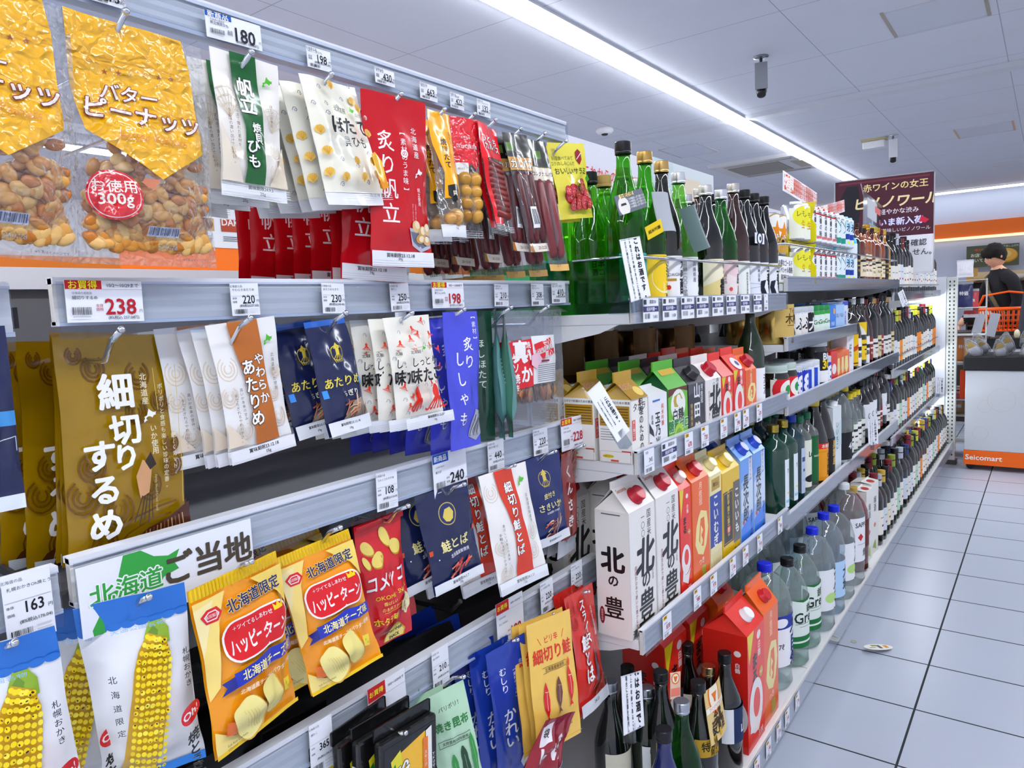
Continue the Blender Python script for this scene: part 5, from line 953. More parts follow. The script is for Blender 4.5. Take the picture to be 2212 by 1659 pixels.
# crest poster for red wine
b=MB(); b.box(mat('f0f0f4','p'),(-.225,-.004,-.02),(.225,.004,.475),.012); b.tube(mat('c9ccd2','metal'),[(.0,.008,-.02-.10),(.0,.008,.2)],.005)
A=[RC('4a2430',0,0,100,64),RC('6b3440',4,2,96,4),('p','23222a',[(5,20),(12,6),(24,6),(27,30),(24,50),(6,50)]),LN('9a8a92',1.2,(27,4),(33,30),(31,60)),T('赤ワインの女王',62,10,9.4,'ecd9a0',.03,rot=.0),T('ピノノワール',64,26,14.5,'efe0b0',.05,sk=.15),T('軽やかな渋み',66,37,6.6,'efeaf0',.02),T('いま新入荷',68,48,9,'f2f0f8',.04,o='5a5aa0',ob=.05),PL('c4304a',(88,44),(96,49),(92,52),(86,50)),T('軽めが美味しいピノノワール',66,57,4.8,'e8e6f0',.01),T('ポイントを確認',66,72,8,'3a3c46',.02),T('しています。せん。',66,82,8,'3a3c46',.02)]
lay_art(b,A,.44,.465,lambda x,y,l:Vector((x-.22,-.0042-l,.47-y)),k='paper',base=.0002,step=.00005)
o=b.build('wine_poster'); q=at(1908,383,1,4.5); o.scale=(1.1,1,1.1); o.location=(q.x,4.5,q.z-.517); o.rotation_euler=(0,0,.12); tag(o,'large brown poster with gold letters standing above the wine shelves','poster')
quadcard('clear_sign','tilted clear acrylic sign in front of the brown wine poster','sign',((1866,420),(1905,437),(1863,505),(1905,512)),-.66,[RC('b8bcc0',20,8,70,60),RC('8a9aa8',28,70,80,90),RC('c46a6a',60,16,90,34)],col='e6eaee',k='sheet',free=False,stem=.12)
# small sake cartons
def takr(): return [RC('f2efe8',0,0,100,100),T('タカラ',50,13,26,'17181c',.02,sk=.1),EL('c83a2a',50,5,5,5),T('料理のための清酒',60,56,26,'17181c',.035,v=1,sp=.98),RC('c83a2a',4,32,22,64),T('米と麹だけ',13,48,11,'f6ece4',.03,v=1)]
def taks(): return [RC('f2f0ec',0,0,100,100),T('○タカラ料理のための清酒',50,5,8,'2a2320',.03),RC('a8842e',4,10,96,42)]+[RC('3a2c10',8,14+i*4.4,92,15.2+i*4.4) for i in range(6)]+[RC('8a8a8e',6,47+i*4,50,48+i*4) for i in range(5)]+[RC('b84a44',70,80,98,86),RC('f2f0ec',4,82,96,99),LN('b07a6a',.6,(4,82),(96,82),(96,99),(4,99),(4,82)),EL('e6d24a',28,90,18,5),T('お燗も冷やも',28,90,5,'a8542c',.01),RC('c85a4a',36,95,60,98)]
yk=[RC('a8842e',0,0,100,100),T('金麹仕込',30,30,22,'8c3a2a',.02,o='f2e2b0',ob=.04),EL('e9cf7a',74,64,22,18)]
XB=-.588; zB=.9032
def tama(): return [RC('f1f1f3',0,0,100,100),T('純米吟醸',74,36,14,'c83a3a',.03,v=1),T('玉乃光',46,60,30,'17181c',.045,v=1,sp=1),T('酒魂',16,40,12,'44454a',v=1),PL('17181c',(0,44),(20,58),(26,70),(0,60)),PL('7a2a30',(2,76),(30,80),(30,100),(2,100)),RC('3a6ab0',20,8,60,11)]+[LN('2a3a2c',1.4,(34+i*5,100),(38+i*5,90-(i%3)*6)) for i in range(12)]
def haku(): return [RC('6fb43a',0,0,100,100),PL('5a2a20',(0,0),(100,0),(100,10),(60,4),(0,14)),EL('f2f4ee',50,30,38,34,n=30),('p','b8a040',[(30,14),(60,10),(74,22),(56,20),(48,34),(30,32),(26,22)]),EL('f4f4ee',52,22,12,12),T('白鶴',50,47,30,'17181c',.04),T('糖質ゼロ',50,64,27,'1f7a34',.06,o='f4f6ee',ob=.07),EL('a8c83a',50,86,26,30,n=26),EL('6fa02a',50,88,19,22,n=26),T('うまさに',50,84,10,'f4f6ee',.02)]
def yama(): return [RC('2a2a2e',0,0,100,100),PL('4a4a50',(0,0),(100,0),(100,8),(0,20)),T('月桂冠',80,22,16,'e6e6e9',.02,v=1),T('山田錦',50,50,40,'f2f2f4',.045,v=1,sp=1.2),T('特別純米',16,56,14,'c9b070',.02,v=1),PL('a88a3a',(50,72),(90,88),(50,100),(10,88)),PL('2a2a2e',(50,78),(78,88),(50,97),(22,88)),T('錦',50,84,30,'f2f2f4',.045)]
def kita(b=0):
    A=[RC('efece8',0,0,100,100)]
    if not b: A+=[T('国産米',76,15,17,'2a2a2c',.01,v=1),T('一〇〇%',52,18,15,'4a4a4c',v=1),T('北',60,40,74,'121214',.055,sk=.1),T('の',60,59,36,'121214',.045),T('豊',60,80,66,'121214',.02,sk=.08),T('四段仕込みで磨いた豊かな旨み',20,70,8.5,'8a3a34',v=1,sp=1.04),T('まろやか清酒',86,54,6.5,'4a4a4c',v=1),T('清酒',20,96,18,'2a2a2c',.02),T('2ℓ',60,97,15,'2a2a2c',.02)]
    else: A+=[T('北',50,38,72,'121214',.06),T('の',50,55,34,'121214',.05),T('豊',50,76,62,'121214',.022),EL('8c2430',14,84,8,24,n=20),T('四段仕込み',14,84,6.5,'f0e6e4',.01,v=1),RC('5a5a5e',20,2,76,2.8)]
    return A
def maru(sz='2.0ℓ'): return [RC('d8382c',0,0,100,100),PL('e0d23a',(0,0),(38,0),(10,26)),EL('f6ece8',66,8,11,9),T('白鶴',68,20,17,'fbf4f0',.02,v=1),T('まる',42,34,34,'1c1416',.06,v=1),EL('c9a23a',78,42,11,11),T('No.1',78,42,9,'fbf4f0',.02),EL('f4efec',46,66,40,56,n=30),EL('d8382c',50,64,20,30,n=26),('p','f4efec',[(20,70),(10,84),(60,90),(84,76),(60,80),(36,80)]),T(sz,72,93,16,'fbf4f0',.03)]
def marus(): return [RC('c02a22',0,0,100,100),EL('f6ece8',78,16,8,7),T('白鶴',78,28,12,'fbf4f0',.02,v=1),T('まる',48,32,24,'1c1416',.06,v=1),EL('d9d2d0',74,70,26,40,n=26),EL('c02a22',74,70,14,24,n=26)]
def moon(): return [RC('df6a2c',0,0,100,100),T('月桂冠',50,14,19,'f6e2c8',.02,v=1),('p','f0e2a0',[(50,30),(86,34),(94,50),(80,66),(60,74),(30,70),(14,60),(22,44),(34,36)]),('p','df6a2c',[(48,38),(70,38),(74,52),(64,66),(48,64),(36,58),(42,46)]),('p','f0e2a0',[(48,44),(62,50),(50,54),(60,60),(46,66),(42,58),(46,50)]),T('つき',50,79,17,'f6efe2',.02,rot=.1),RC('a8a040',50,84,74,98)]
cB=[('takara','white carton of cooking sake with gold roof',(1.124,1.19),.163,'f2efe8',takr(),taks(),dict(roof='b0903a',finart=yk,gab=.03),2),
 ('tamano','short white sake carton with red and black brush letters',(1.194,1.274),.128,'f1f1f3',tama(),None,dict(gab=.012,fin=.004),1),
 ('haku','bright green sugar free sake carton',(1.279,1.372),.168,'4f9a30',haku(),None,dict(roof='5aa83a',roofside='1f5a34',sidecol='2a6a34',finart=[RC('c9a83a',20,0,90,30)],cap=None),1),
 ('yama','black sake carton with white vertical title and gold diamond',(1.376,1.464),.166,'2a2a2e',yama(),None,dict(cap='2a2a2c'),1),
 ('kitas','small white sake carton with black brush title and red cap',(1.468,1.559),.165,'efece8',kita(),None,dict(cap='a82030'),1),
 ('marus','small red sake carton with white ring, nearer of the pair',(1.563,1.634),.163,'d8382c',maru(),None,dict(finart=[RC('e88a84',0,0,100,100)]),1),
 ('marus2','red sake carton with white ring and purple medal film',(1.638,1.717),.170,'d8382c',maru(),None,dict(finart=[EL('f2f0f4',60,60,30,24),EL('4a2a6a',68,60,12,10)]),1),
 ('moons','small orange sake carton with cream moon',(1.721,1.80),.163,'df6a2c',moon(),None,dict(cap='a82030'),1)]
for k,ds,(y0,y1),h,c,f,s,kw,nb in cB:
    o=carton('sake_carton',y1-y0-.002,.066,h,c,f,s,**kw); o['category']='carton'
    put(o,(XB-.033,(y0+y1)/2,zB),0,ds+' in front','small sake cartons','carton')
    for j in range(1,nb+2): put(o,(XB-.033-.074*j,(y0+y1)/2+R_.uniform(-.002,.002),zB),R_.uniform(-.03,.03),ds+', %s behind'%ORD[j-1],'small sake cartons','carton')
bb=G('bb',.268,'d8dade',[RC('f2f2f4',0,0,100,100),T('清酒',60,50,30,'33343a',.02,v=1)],'f0f0f2','14260f','dark',capk='metal',rs=.9)
put(bb,(-.622,1.86,zB),-.1,'dark bottle with white label right of the orange moon carton','sake bottles')
for i,(u,v) in enumerate(((1493,735),(1573,735))):
    q=at(u,v,0,-.93); put(bb,(-.93,q.y,zB),0,'tall bottle with silver cap behind the small cartons, %s'%('nearer of two' if i==0 else 'farther of two'),'sake bottles')
# big cartons
XC=-.594; zC=.5762
def blueb(): return [RC('f0e6b8',0,0,100,100),PL('f0e2a8',(0,0),(100,0),(100,14),(0,18)),RC('1f3a8c',0,20,100,74),T('こいむぎ',50,48,44,'f6f4ea',.05,v=1,sp=1),RC('b8963a',14,4,86,16),T('麹仕込',50,10,16,'2a2410',.03)]+[LN('b89a4a',1.4,(50+(i-3)*6,100),(50+(i-3)*14,80)) for i in range(7)]
def yelb(): return [RC('e0bd2a',0,0,100,100),RC('1c1814',4,22,60,82),LN('c9a23a',1.4,(8,24),(8,80),(56,80),(56,24),(8,24)),T('焼酎甲類乙類混和',33,46,13,'e6c86a',.02,v=1,sp=1.0),EL('b8302a',33,66,12,9),T('甕',33,66,12,'f4e6c8',.03),RC('5a5652',62,16,100,86),T('こいいも',82,50,24,'f4f2ec',.05,v=1,sp=1.05),T('濃いめ',80,94,12,'7a5a1c',.02)]
def choj(): return [RC('a8c4ea',0,0,100,100),PL('6f9fe0',(0,0),(100,0),(100,16),(0,26)),PL('d6e4f4',(0,34),(100,26),(100,64),(0,60)),PL('4a82d8',(0,78),(100,66),(100,100),(0,100)),T('長次郎',40,46,48,'22262e',.045,v=1,sp=.95,sk=.1),RC('e4e8f2',66,2,92,26),T('焼酎のりもの',79,14,12,'4a2a6a',.02,v=1),T('焼酎甲類25度',84,76,9,'22262e',.02,v=1),T('2ℓ',78,93,18,'22262e',.03),EL('b8403a',18,72,7,7)]
kt=carton('sake_carton',.103,.07,.292,'efece8',kita(),kita(1),cap='a82030',capz=.55,gab=.04,fin=.014,finart=[T('Secoma',24,14,11,'b85a2c',.01)]); kt['category']='carton'
put(kt,(XC-.036,1.169,zC),.0,'big white sake carton with black brush characters, nearest at the shelf corner','big sake cartons','carton')
put(kt,(XC-.036,1.279,zC),.0,'big white sake carton with black brush characters, second from the corner','big sake cartons','carton')
for i,(x,y) in enumerate(((-.77,1.165),(-.85,1.165),(-.71,1.275),(-.79,1.275))): put(kt,(x,y,zC),0,'big white sake carton behind the front ones, %s'%('directly behind the corner carton','farthest back at the corner','behind the second carton','farthest back behind the second carton')[i],'big sake cartons','carton')
cC=[('maru2','tall red two litre sake carton with white ring on the middle shelf',(1.335,1.394),.278,'d8382c',maru('2.0ℓ'),marus(),dict(cap='e6c8c4')),
 ('moon2','tall orange sake carton with cream moon on the middle shelf',(1.398,1.492),.28,'df6a2c',moon(),[RC('e8783a',0,0,100,100),T('月桂冠',70,14,12,'f6e2c8',.02,v=1)],dict(cap='b82a30')),
 ('koi','cream and navy barley shochu carton',(1.497,1.568),.272,'f0e6b8',blueb(),None,dict(cap='e6d8a0')),
 ('imo','yellow and black sweet potato shochu carton',(1.572,1.688),.262,'e0bd2a',yelb(),None,dict(cap='e6c86a',sidecol='d8b020')),
 ('cho1','pale blue shochu carton with black brush title, nearer of two',(1.696,1.786),.268,'a8c4ea',choj(),None,dict(cap='2a4ab0',roof='8fb4ea')),]
for k,ds,(y0,y1),h,c,f,s,kw in cC:
    o=carton('sake_carton',y1-y0-.003,.07,h,c,f,s,gab=.036,fin=.014,**kw); o['category']='carton'
    put(o,(XC-.036,(y0+y1)/2,zC),0,ds,'big sake cartons','carton')
    put(o,(XC-.115,(y0+y1)/2,zC),0,ds+', behind','big sake cartons','carton')
    if k=='cho1': put(o,(XC-.036,1.838,zC),0,'pale blue shochu carton with black brush title, farther of two','big sake cartons','carton')
# base shelf: cartons, bottles
zD=.1402
m3=carton('sake_carton',.118,.105,.345,'d03428',maru('3.0ℓ'),marus(),cap='f2f2f4',capz=.5,gab=.045,fin=.016); m3['category']='carton'
put(m3,(-.585,1.605,zD),0,'huge red three litre sake carton on the bottom shelf','bottom shelf cartons','carton')
put(m3,(-.72,1.60,zD),0,'huge red three litre sake carton behind the front one','bottom shelf cartons','carton')
put(m3,(-.72,1.46,zD),0,'huge red sake carton set deep behind the dark bottles','bottom shelf cartons','carton')
mo3=carton('sake_carton',.112,.085,.352,'df6a2c',moon(),None,cap='b82a30',gab=.05,fin=.016); mo3['category']='carton'
put(mo3,(-.578,1.727,zD),0,'tall orange moon sake carton on the bottom shelf','bottom shelf cartons','carton')
put(mo3,(-.69,1.727,zD),0,'tall orange moon sake carton behind the front one on the bottom shelf','bottom shelf cartons','carton')
fort=[T('Fortune',40,12,14,'2a2f48',.01),T('JUNMAI',60,26,17,'1c2038',.015),T('FRESH',58,42,22,'1c2038',.03),T('吾輩の純米',56,60,9,'3a3f58'),LN('8a90a8',.6,(8,76),(92,76)),T('北海道旭川',50,86,8,'5a5f70')]
D_=[('d1',1434,1572,-.545,'1a1a1e',None,'0','131c52','dark','cobalt blue bottle with black cap on the bottom shelf'),
 ('d2',1472,1512,-.545,'c9ccd2',fort,'eef0f6','5aa85c','gglass','green bottle with silver cap and white english label on the bottom shelf'),
 ('d3',1508,1470,-.56,'1a1a1c',[RC('b8963a',0,0,100,100),T('特別純米',60,40,22,'1c1810',.04),T('男山',50,80,14,'1c1810',.03),T('北海道産米使用',46,16,8,'5a4a1c')],'b8963a','101210','dark','dark bottle with black cap and gold shoulder label on the bottom shelf'),
 ('d4',1530,1436,-.60,'c9b48a',[RC('f0eee6',0,0,100,100),T('蔵田時',70,40,14,'2a2a2a',.02,v=1)],'f0eee6','1a120a','dark','brown bottle with gold cap and award tag on the bottom shelf'),
 ('d5',1565,1408,-.565,'121214',[RC('1f2c50',0,0,100,100),RC('e9ebf0',0,0,30,100),T('山',66,60,30,'e6e8f0',.05),T('大雪乃蔵',66,24,10,'c9cfe0',v=1)],'1f2c50','08090a','dark','tall black bottle with navy label beside the huge red carton'),
 ('d6',1397,1482,-.65,'b8bcc4',fort,'eef0f6','0f1a14','dark','dark bottle with silver cap and english label behind the age notice'),
 ('d7',1427,1448,-.62,'1a1a1c',[RC('b8963a',0,0,100,100),T('特別純米',60,40,22,'1c1810',.04)],'b8963a','0c0d0c','dark','dark bottle with black cap right of the age notice tag'),
 ('d8',1442,1412,-.70,'c9b48a',[],'e9e4d4','0c0d0c','dark','dark bottle with gold cap in the back of the bottom shelf'),
 ('d9',1484,1388,-.66,'101012',[],'e9e4d4','070808','dark','tall black bottle with black cap before the red carton logo'),
 ('d10',1318,1470,-.70,'a8acb4',[],'e9e4d4','0c0d0c','dark','dark bottle with silver cap left of the age notice tag'),
 ('d11',1355,1437,-.72,'121214',[],'e9e4d4','0a0b0a','dark','black bottle with black cap above the age notice tag')]
for k,u,v,X,cap,lab,lc,gl,gk,ds in D_:
    q=at(u,v,0,X); h=q.z-zD
    o=bottle('sake_bottle','sake',h,gl,cap,lab if lab is not None else None,lz=(.07,.15) if k!='d3' and k!='d7' else (.13,.165),lspan=2.4,lcol=lc if lc!='0' else 'ffffff',gk=gk,capk='metal' if cap in('c9ccd2','c9b48a','b8bcc4','a8acb4') else 'p',rs=.96)
    put(o,(X,q.y,zD),-.25,ds,'bottles on the bottom sake shelf')
quadcard('neck_tag','cream award tag with orange glass emblem on the bottom shelf bottle','tag',((1521,1478),(1553,1476),(1529,1582),(1570,1596)),-.555,[EL('d8742c',40,16,28,n=24),EL('f2ead8',40,16,23,n=24),('p','d8742c',[(26,12),(54,12),(46,22),(44,30),(36,30),(34,22)]),RC('f4f0e6',0,34,100,44),T('ワイングラスでおいしい',50,39,7,'b84a2c',.01),T('金賞',46,58,22,'3a2c14',.04),T('受賞酒',46,74,22,'3a2c14',.04),EL('c9a23a',46,88,6,6)],col='d9c08a',bend=.006)
quadcard('neck_tag','small orange emblem tag on a dark bottle of the bottom shelf','tag',((1450,1452),(1468,1452),(1446,1510),(1472,1508)),-.60,[EL('d8742c',50,24,40,n=20),EL('f2ead8',50,24,32,n=20),PL('d8742c',(30,16),(70,16),(56,36),(44,36)),RC('e88a7a',6,60,94,90)],col='e8c8b0')
# shelf price tickets of the sake section
def ticket(y,z,X,w,h,kind,label,price='',seed=0):
    A=[]
    if kind=='a': A=[RC('3f3f66',0,34,100,58),T('純米吟醸一',55,46,13,'e6e6f2',.02),RC('3a3b44',4,6,22,26),T('清酒720',62,15,12,'44454e',.01)]+bars('55565e',10,44,64,86,seed,10)+[T('1,4%d'%(seed%90+10),76,80,13,'44454e',.01)]
    elif kind=='b': A=[RC('e0b030',6,2,48,18),T('定番',27,10,14,'3a2c10',.03),T(price,60,54,34,'a82a34',.03,sx=.9),T('本体価格',30,34,9,'55565c'),RC('9a9ca4',10,72,90,74)]+bars('55565e',12,60,80,94,seed,10)
    else: A=[T('清酒',26,12,14,'55565c'),T(price,64,46,28,'33343a',.03,sx=.9),RC('9a9ca4',10,66,90,68)]+bars('55565e',12,70,78,94,seed,10)
    mb=MB(); mb.box(mat('eceef5','paper'),(-w/2,0,-h),(w/2,.0006,0)); lay_art(mb,A,w,h,lambda x,y_,l:Vector((x-w/2,-l,-y_)),k='paper',base=.0001,step=.00004)
    o=mb.build('price_ticket'); o.location=(X,y,z); o.rotation_euler=(0,0,math.pi/2); return tag(o,label,'price ticket','shelf tickets')
for i,u in enumerate((1406,1447,1486,1518,1551,1580,1610,1637)):
    y=at(u,665,0,-.5715).y; ticket(y,1.195,-.5715,.062 if i<5 else .058,.042,'a','violet banded ticket under the tall sake, %s from the corner'%ORD[i],seed=i*13+5)
ticket(at(1655,650,0,-.5715).y,1.195,-.5715,.03,.04,'c','small bottle icon ticket at the far end under the tall sake','OK',5)
for i,(u,p) in enumerate(((1401,'345'),(1445,'ab'),(1488,'670'),(1523,'720'),(1564,'530'),(1594,'398'),(1612,'678'),(1641,'670'))):
    y=at(u,930,0,-.5715).y
    ticket(y,.926,-.5715,.04 if p!='ab' else .066,.043,'a' if p=='ab' else ('c' if i==0 else 'b'),'ticket under the small cartons, %s from the corner'%ORD[i] if p=='ab' else 'ticket reading %s under the small cartons, %s from the corner'%(p,ORD[i]),p,i*7+3)
for i,(u,p) in enumerate(((1440,'838'),(1505,'980'),(1541,'970'),(1583,'1,186'),(1611,'1,078'),(1642,'918'),(1686,'958'))):
    y=at(u,1290 if u<1500 else 1200,0,-.5715).y; ticket(y,.596,-.5715,.038,.044,'b','yellow topped ticket reading %s under the big cartons'%p,p,i*11+2)
for i,(u,v) in enumerate(((1635,1640),(1660,1590),(1682,1545),(1700,1500),(1722,1460))):
    y=at(u,v,0,-.505).y; ticket(y,.158,-.5045,.036,.042,'b','faint ticket on the bottom rail, %s from the near end'%ORD[i],'1,%d8'%(i+3),i*5+1)
# ---------------------------------------------------------------- farther shelves
def D(k,name,*a,cat='bottle',**kw):
    if k not in SH: SH[k]=bottle(name,*a,**kw); SH[k]['category']=cat
    return SH[k]
def row(keys,y0,X,z,where,step=None,grp=None,back=0,bstep=.08,limit=None,rz=-.1):
    """stand things side by side along the shelf"""
    y=y0; n={}
    for k,w_,ds in keys:
        y+=w_/2; o=SH[k]; i=n.get(ds,0); n[ds]=i+1; tot=sum(1 for q in keys if q[2]==ds)
        pos='' if tot==1 else ', %s of %d'%(ORD[i],tot)
        q_=put(o,(X,y,z),rz+R_.uniform(-.06,.06),ds+' '+where+pos,grp,o.get('category'))
        if 'wine ' in ds: q_.scale=(1,1,R_.choice((.93,.98,1,1.05)))
        for j in range(back): put(o,(X-bstep*(j+1),y+R_.uniform(-.005,.005),z),R_.uniform(-.4,.4),ds+' '+where+pos+', behind',grp,o.get('category'))
        y+=w_/2
    return y
# beer and chuhai cans, two layers high
gold=[RC('f4f2ec',0,0,100,62),T('★',50,40,62,'d88a24',.03),EL('b8a070',50,40,44,n=26),EL('f4f2ec',50,40,40,n=26),T('★',50,40,56,'d88a24',.03),RC('1c1814',0,62,100,78),T('SAPPORO',50,60,13,'8a6a30',.02),T('GOLD',50,70,26,'d8b060',.05),RC('c9a050',0,80,100,100)]
D('gold','beer_can','tallcan',.135,'e9e6de',None,gold,lz=(.01,.115),lspan=3.0,lcol='f4f2ec',gk='metal',cat='can',bodyname='can_body')
for y,z,l in ((2.062,1.3,'nearer'),(2.128,1.3,'farther')): put(SH['gold'],(-.64,y,z),-.3,'gold star beer can on the clear stand, %s of the two'%l,'beer cans','can')
b=MB(); b.box(mat('e9ecf0','sheet'),(-.12,0,0),(0,.15,.078)); b.box(mat('f4f4f6','paper'),(-.002,.002,.002),(.001,.148,.076)); lay_art(b,[T('お得なゴールド',50,24,13,'44454a',.02),T('スペシャル価格',50,50,13,'44454a',.02),T('限定缶350ml',50,76,11,'44454a',.01)],.146,.074,lambda x,y,l:Vector((.0012+l,.002+x,.076-y)),k='paper')
o=b.build('display_stand'); o.location=(-.60,2.02,1.2222); tag(o,'clear display stand with printed white front under the gold star cans','display stand')
def can(k,bot,lab,col): D(k,'drink_can','tallcan',.124,bot,None,lab,lz=(.006,.112),lspan=3.0,lcol=col,gk='metal',cat='can',bodyname='can_body',rs=.98)
can('cy','d8dade',[EL('e6e04a',50,40,40,30),T('レモン',50,34,20,'7a7a20',.03),T('生',50,62,26,'c8a020',.04)],'eef0e0')
can('cw','d8dade',[EL('b8242c',50,12,34,13),T('宝',50,12,20,'f4e8e4',.03),T('定番の味',50,50,19,'1c1c20',.03,v=1,sp=1.05),RC('c87a7a',30,84,70,92)],'f1f2f4')
can('ct','d8dade',[LN('3a6a70',3,(30,20),(60,50),(40,60)),RC('2a8a7a',20,76,80,94),T('氷',60,30,24,'2a4a5a',.03)],'e6f0f4')
can('cb','d8dade',[RC('b8dcf4',0,0,100,40),T('氷',50,36,34,'1c2c50',.04),RC('1c3a8c',20,58,80,76),EL('e8e04a',50,86,12,6)],'dceaf6')
cans=[('cy',.066,'yellow lemon chuhai can')]*2+[('cw',.066,'white chuhai can with red round mark')]*5+[('ct',.066,'white and teal shochu can')]*2+[('cb',.066,'pale blue ice chuhai can')]*2
row(cans,2.19,-.615,1.2222,'in the lower layer','',grp='lower layer of cans')
row(cans,2.19,-.615,1.348,'in the upper layer','',grp='upper layer of cans')
b=MB(); b.box(mat('e6d62a','carton'),(-.036,0,0),(.002,.005,.12)); b.box(mat('e6d62a','carton'),(-.036,0,.118),(.002,.30,.125)); o=b.build('can_tray'); o.location=(-.613,2.16,1.2222); tag(o,'yellow card sleeve around the can stacks','card sleeve')
for zz,l in ((1.2222,'lower'),(1.348,'upper')):
    b=MB(); b.prism(mat('e2d820','carton'),[(-.05,0),(0,0),(0,.05),(-.012,.07),(0,.12),(-.05,.12)],0,.004,1); o=b.build('pack_flap'); o.location=(-.575,2.325,zz); tag(o,'yellow cut cardboard flap between can kinds, %s layer'%l,'card sleeve')
q=row([('cb',.066,'pale blue ice chuhai can behind the clear strip')]*0,2.9,-.615,1.2222,'')
def bo(k,kind,h,glass,cap,lab,lcol,gk='dark',name='liquor_bottle',**kw): return D(k,name,kind,h,glass,cap,lab,lcol=lcol,gk=gk,**kw)
tx=lambda c='2a2a2e': [RC(c,14,20,86,30),RC(c,30,46,70,52),T('No.1',50,72,18,c,.01)]
bo('gin','whisky',.24,'38b4d8','1a6a70',[EL('e9f2f6',50,40,34,30)],'38b4d8','p',lz=(.02,.15),lspan=6.2)
bo('amb','whisky',.24,'5c2410','3a1a14',tx(),'e9dcc0',lz=(.03,.11)); bo('amb2','square',.23,'8a4a18','2a1a10',tx('6a2a1c'),'efe6d2',lz=(.03,.12),rs=.8)
bo('amb3','whisky',.25,'7a3a14','c9a04a',tx(),'f0e4c4',capk='metal',lz=(.03,.1),rs=.85); bo('drk','whisky',.245,'0c0c0e','6a1c20',tx('c9a04a'),'1c1c20',lz=(.03,.11),rs=.9)
bo('gld','slim',.25,'a8742a','d8c060',tx(),'e9d48a',capk='metal',lz=(.02,.09))
row([('gin',.085,'bright blue gin bottle with teal cap'),('drk',.075,'black liqueur bottle with red cap'),('amb',.085,'dark amber whisky bottle'),('amb2',.075,'square amber whisky bottle'),('amb2',.075,'square amber whisky bottle'),('amb3',.075,'gold capped amber whisky bottle'),('amb',.08,'dark amber whisky bottle'),('gld',.068,'slim golden liqueur bottle'),('amb3',.075,'gold capped amber whisky bottle'),('drk',.075,'black liqueur bottle with red cap'),('gld',.068,'slim golden liqueur bottle')],2.93,-.63,1.2222,'on the can shelf',grp='spirits on the can shelf',back=1)
# canister and cup row
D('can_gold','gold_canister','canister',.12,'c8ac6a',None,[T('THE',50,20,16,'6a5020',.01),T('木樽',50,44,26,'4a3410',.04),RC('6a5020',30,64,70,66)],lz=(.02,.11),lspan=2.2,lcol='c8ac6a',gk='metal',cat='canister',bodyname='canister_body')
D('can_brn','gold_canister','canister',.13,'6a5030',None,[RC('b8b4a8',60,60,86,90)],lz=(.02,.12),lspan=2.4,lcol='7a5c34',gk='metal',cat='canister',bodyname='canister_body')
D('cupw','sake_cup','cup',.1,'f0f0f2','d0d4d8',[T('ふ',50,40,44,'1c1c20',.04),EL('c8502c',70,70,12)],lz=(.01,.075),lspan=3.,lcol='f2f0ec',gk='p',cat='cup',bodyname='cup_glass',capr=.033)
D('cupk','sake_cup','cup',.1,'141416','d0d4d8',[T('大',50,50,44,'f2f2f4',.04)],lz=(.01,.075),lspan=3.,lcol='1a1a1c',gk='p',cat='cup',bodyname='cup_glass',capr=.033)
D('cupg','sake_cup','cup',.1,'dfeae4','2f8a4a',[T('Green',50,50,20,'2f6a3a',.03),RC('3f9a4a',0,0,100,16)],lz=(.01,.08),lspan=3.,lcol='e6f2ea',gk='p',cat='cup',bodyname='cup_glass',capr=.033)
def packc(k,c,f,h=.105,w=.06,d=.06,name='sake_pack',**kw):
    o=carton(name,w,d,h,c,f,None,gab=.006,fin=.004,**kw); o['category']='carton'; SH[k]=o
packc('pb','2f7ad0',[PL('e9b04a',(60,10),(90,16),(80,34),(56,30)),T('氷点',50,66,26,'f0f4fa',.03)]); packc('pb2','a8c8ec',[T('いい',50,40,34,'22262e',.04),RC('3a6ab8',0,80,100,100)]); packc('pb3','dfe6f4',[RC('2a4ab0',0,0,100,14),T('大自然',50,56,30,'2a3a9a',.04,v=1,sp=.95)],h=.115)
row([('can_gold',.108,'gold canister'),('cupk',.07,'black sake cup with white character'),('cupw',.07,'white sake cup with brush letter'),('cupw',.07,'white sake cup with brush letter'),('cupk',.07,'black sake cup with white character'),('cupg',.068,'green lidded shochu cup'),('cupg',.068,'green lidded shochu cup'),('cupg',.068,'green lidded shochu cup'),('pb',.062,'blue drink pack'),('pb2',.062,'pale blue drink pack'),('pb2',.062,'pale blue drink pack'),('pb3',.062,'white and blue drink pack')],2.03,-.63,1.0552,'on the short cup shelf',grp='cups on the short shelf',back=1)
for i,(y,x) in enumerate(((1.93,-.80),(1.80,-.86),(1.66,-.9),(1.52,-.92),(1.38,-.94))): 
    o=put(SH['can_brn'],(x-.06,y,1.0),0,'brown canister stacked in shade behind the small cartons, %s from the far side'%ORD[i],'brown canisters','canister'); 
b=MB(); b.box(mat('dcdde0','p'),(BX,1.3,.985),(-.78,2.02,.9995)); tag(b.build('back_riser'),'white raised shelf behind the small sake cartons','shelf')
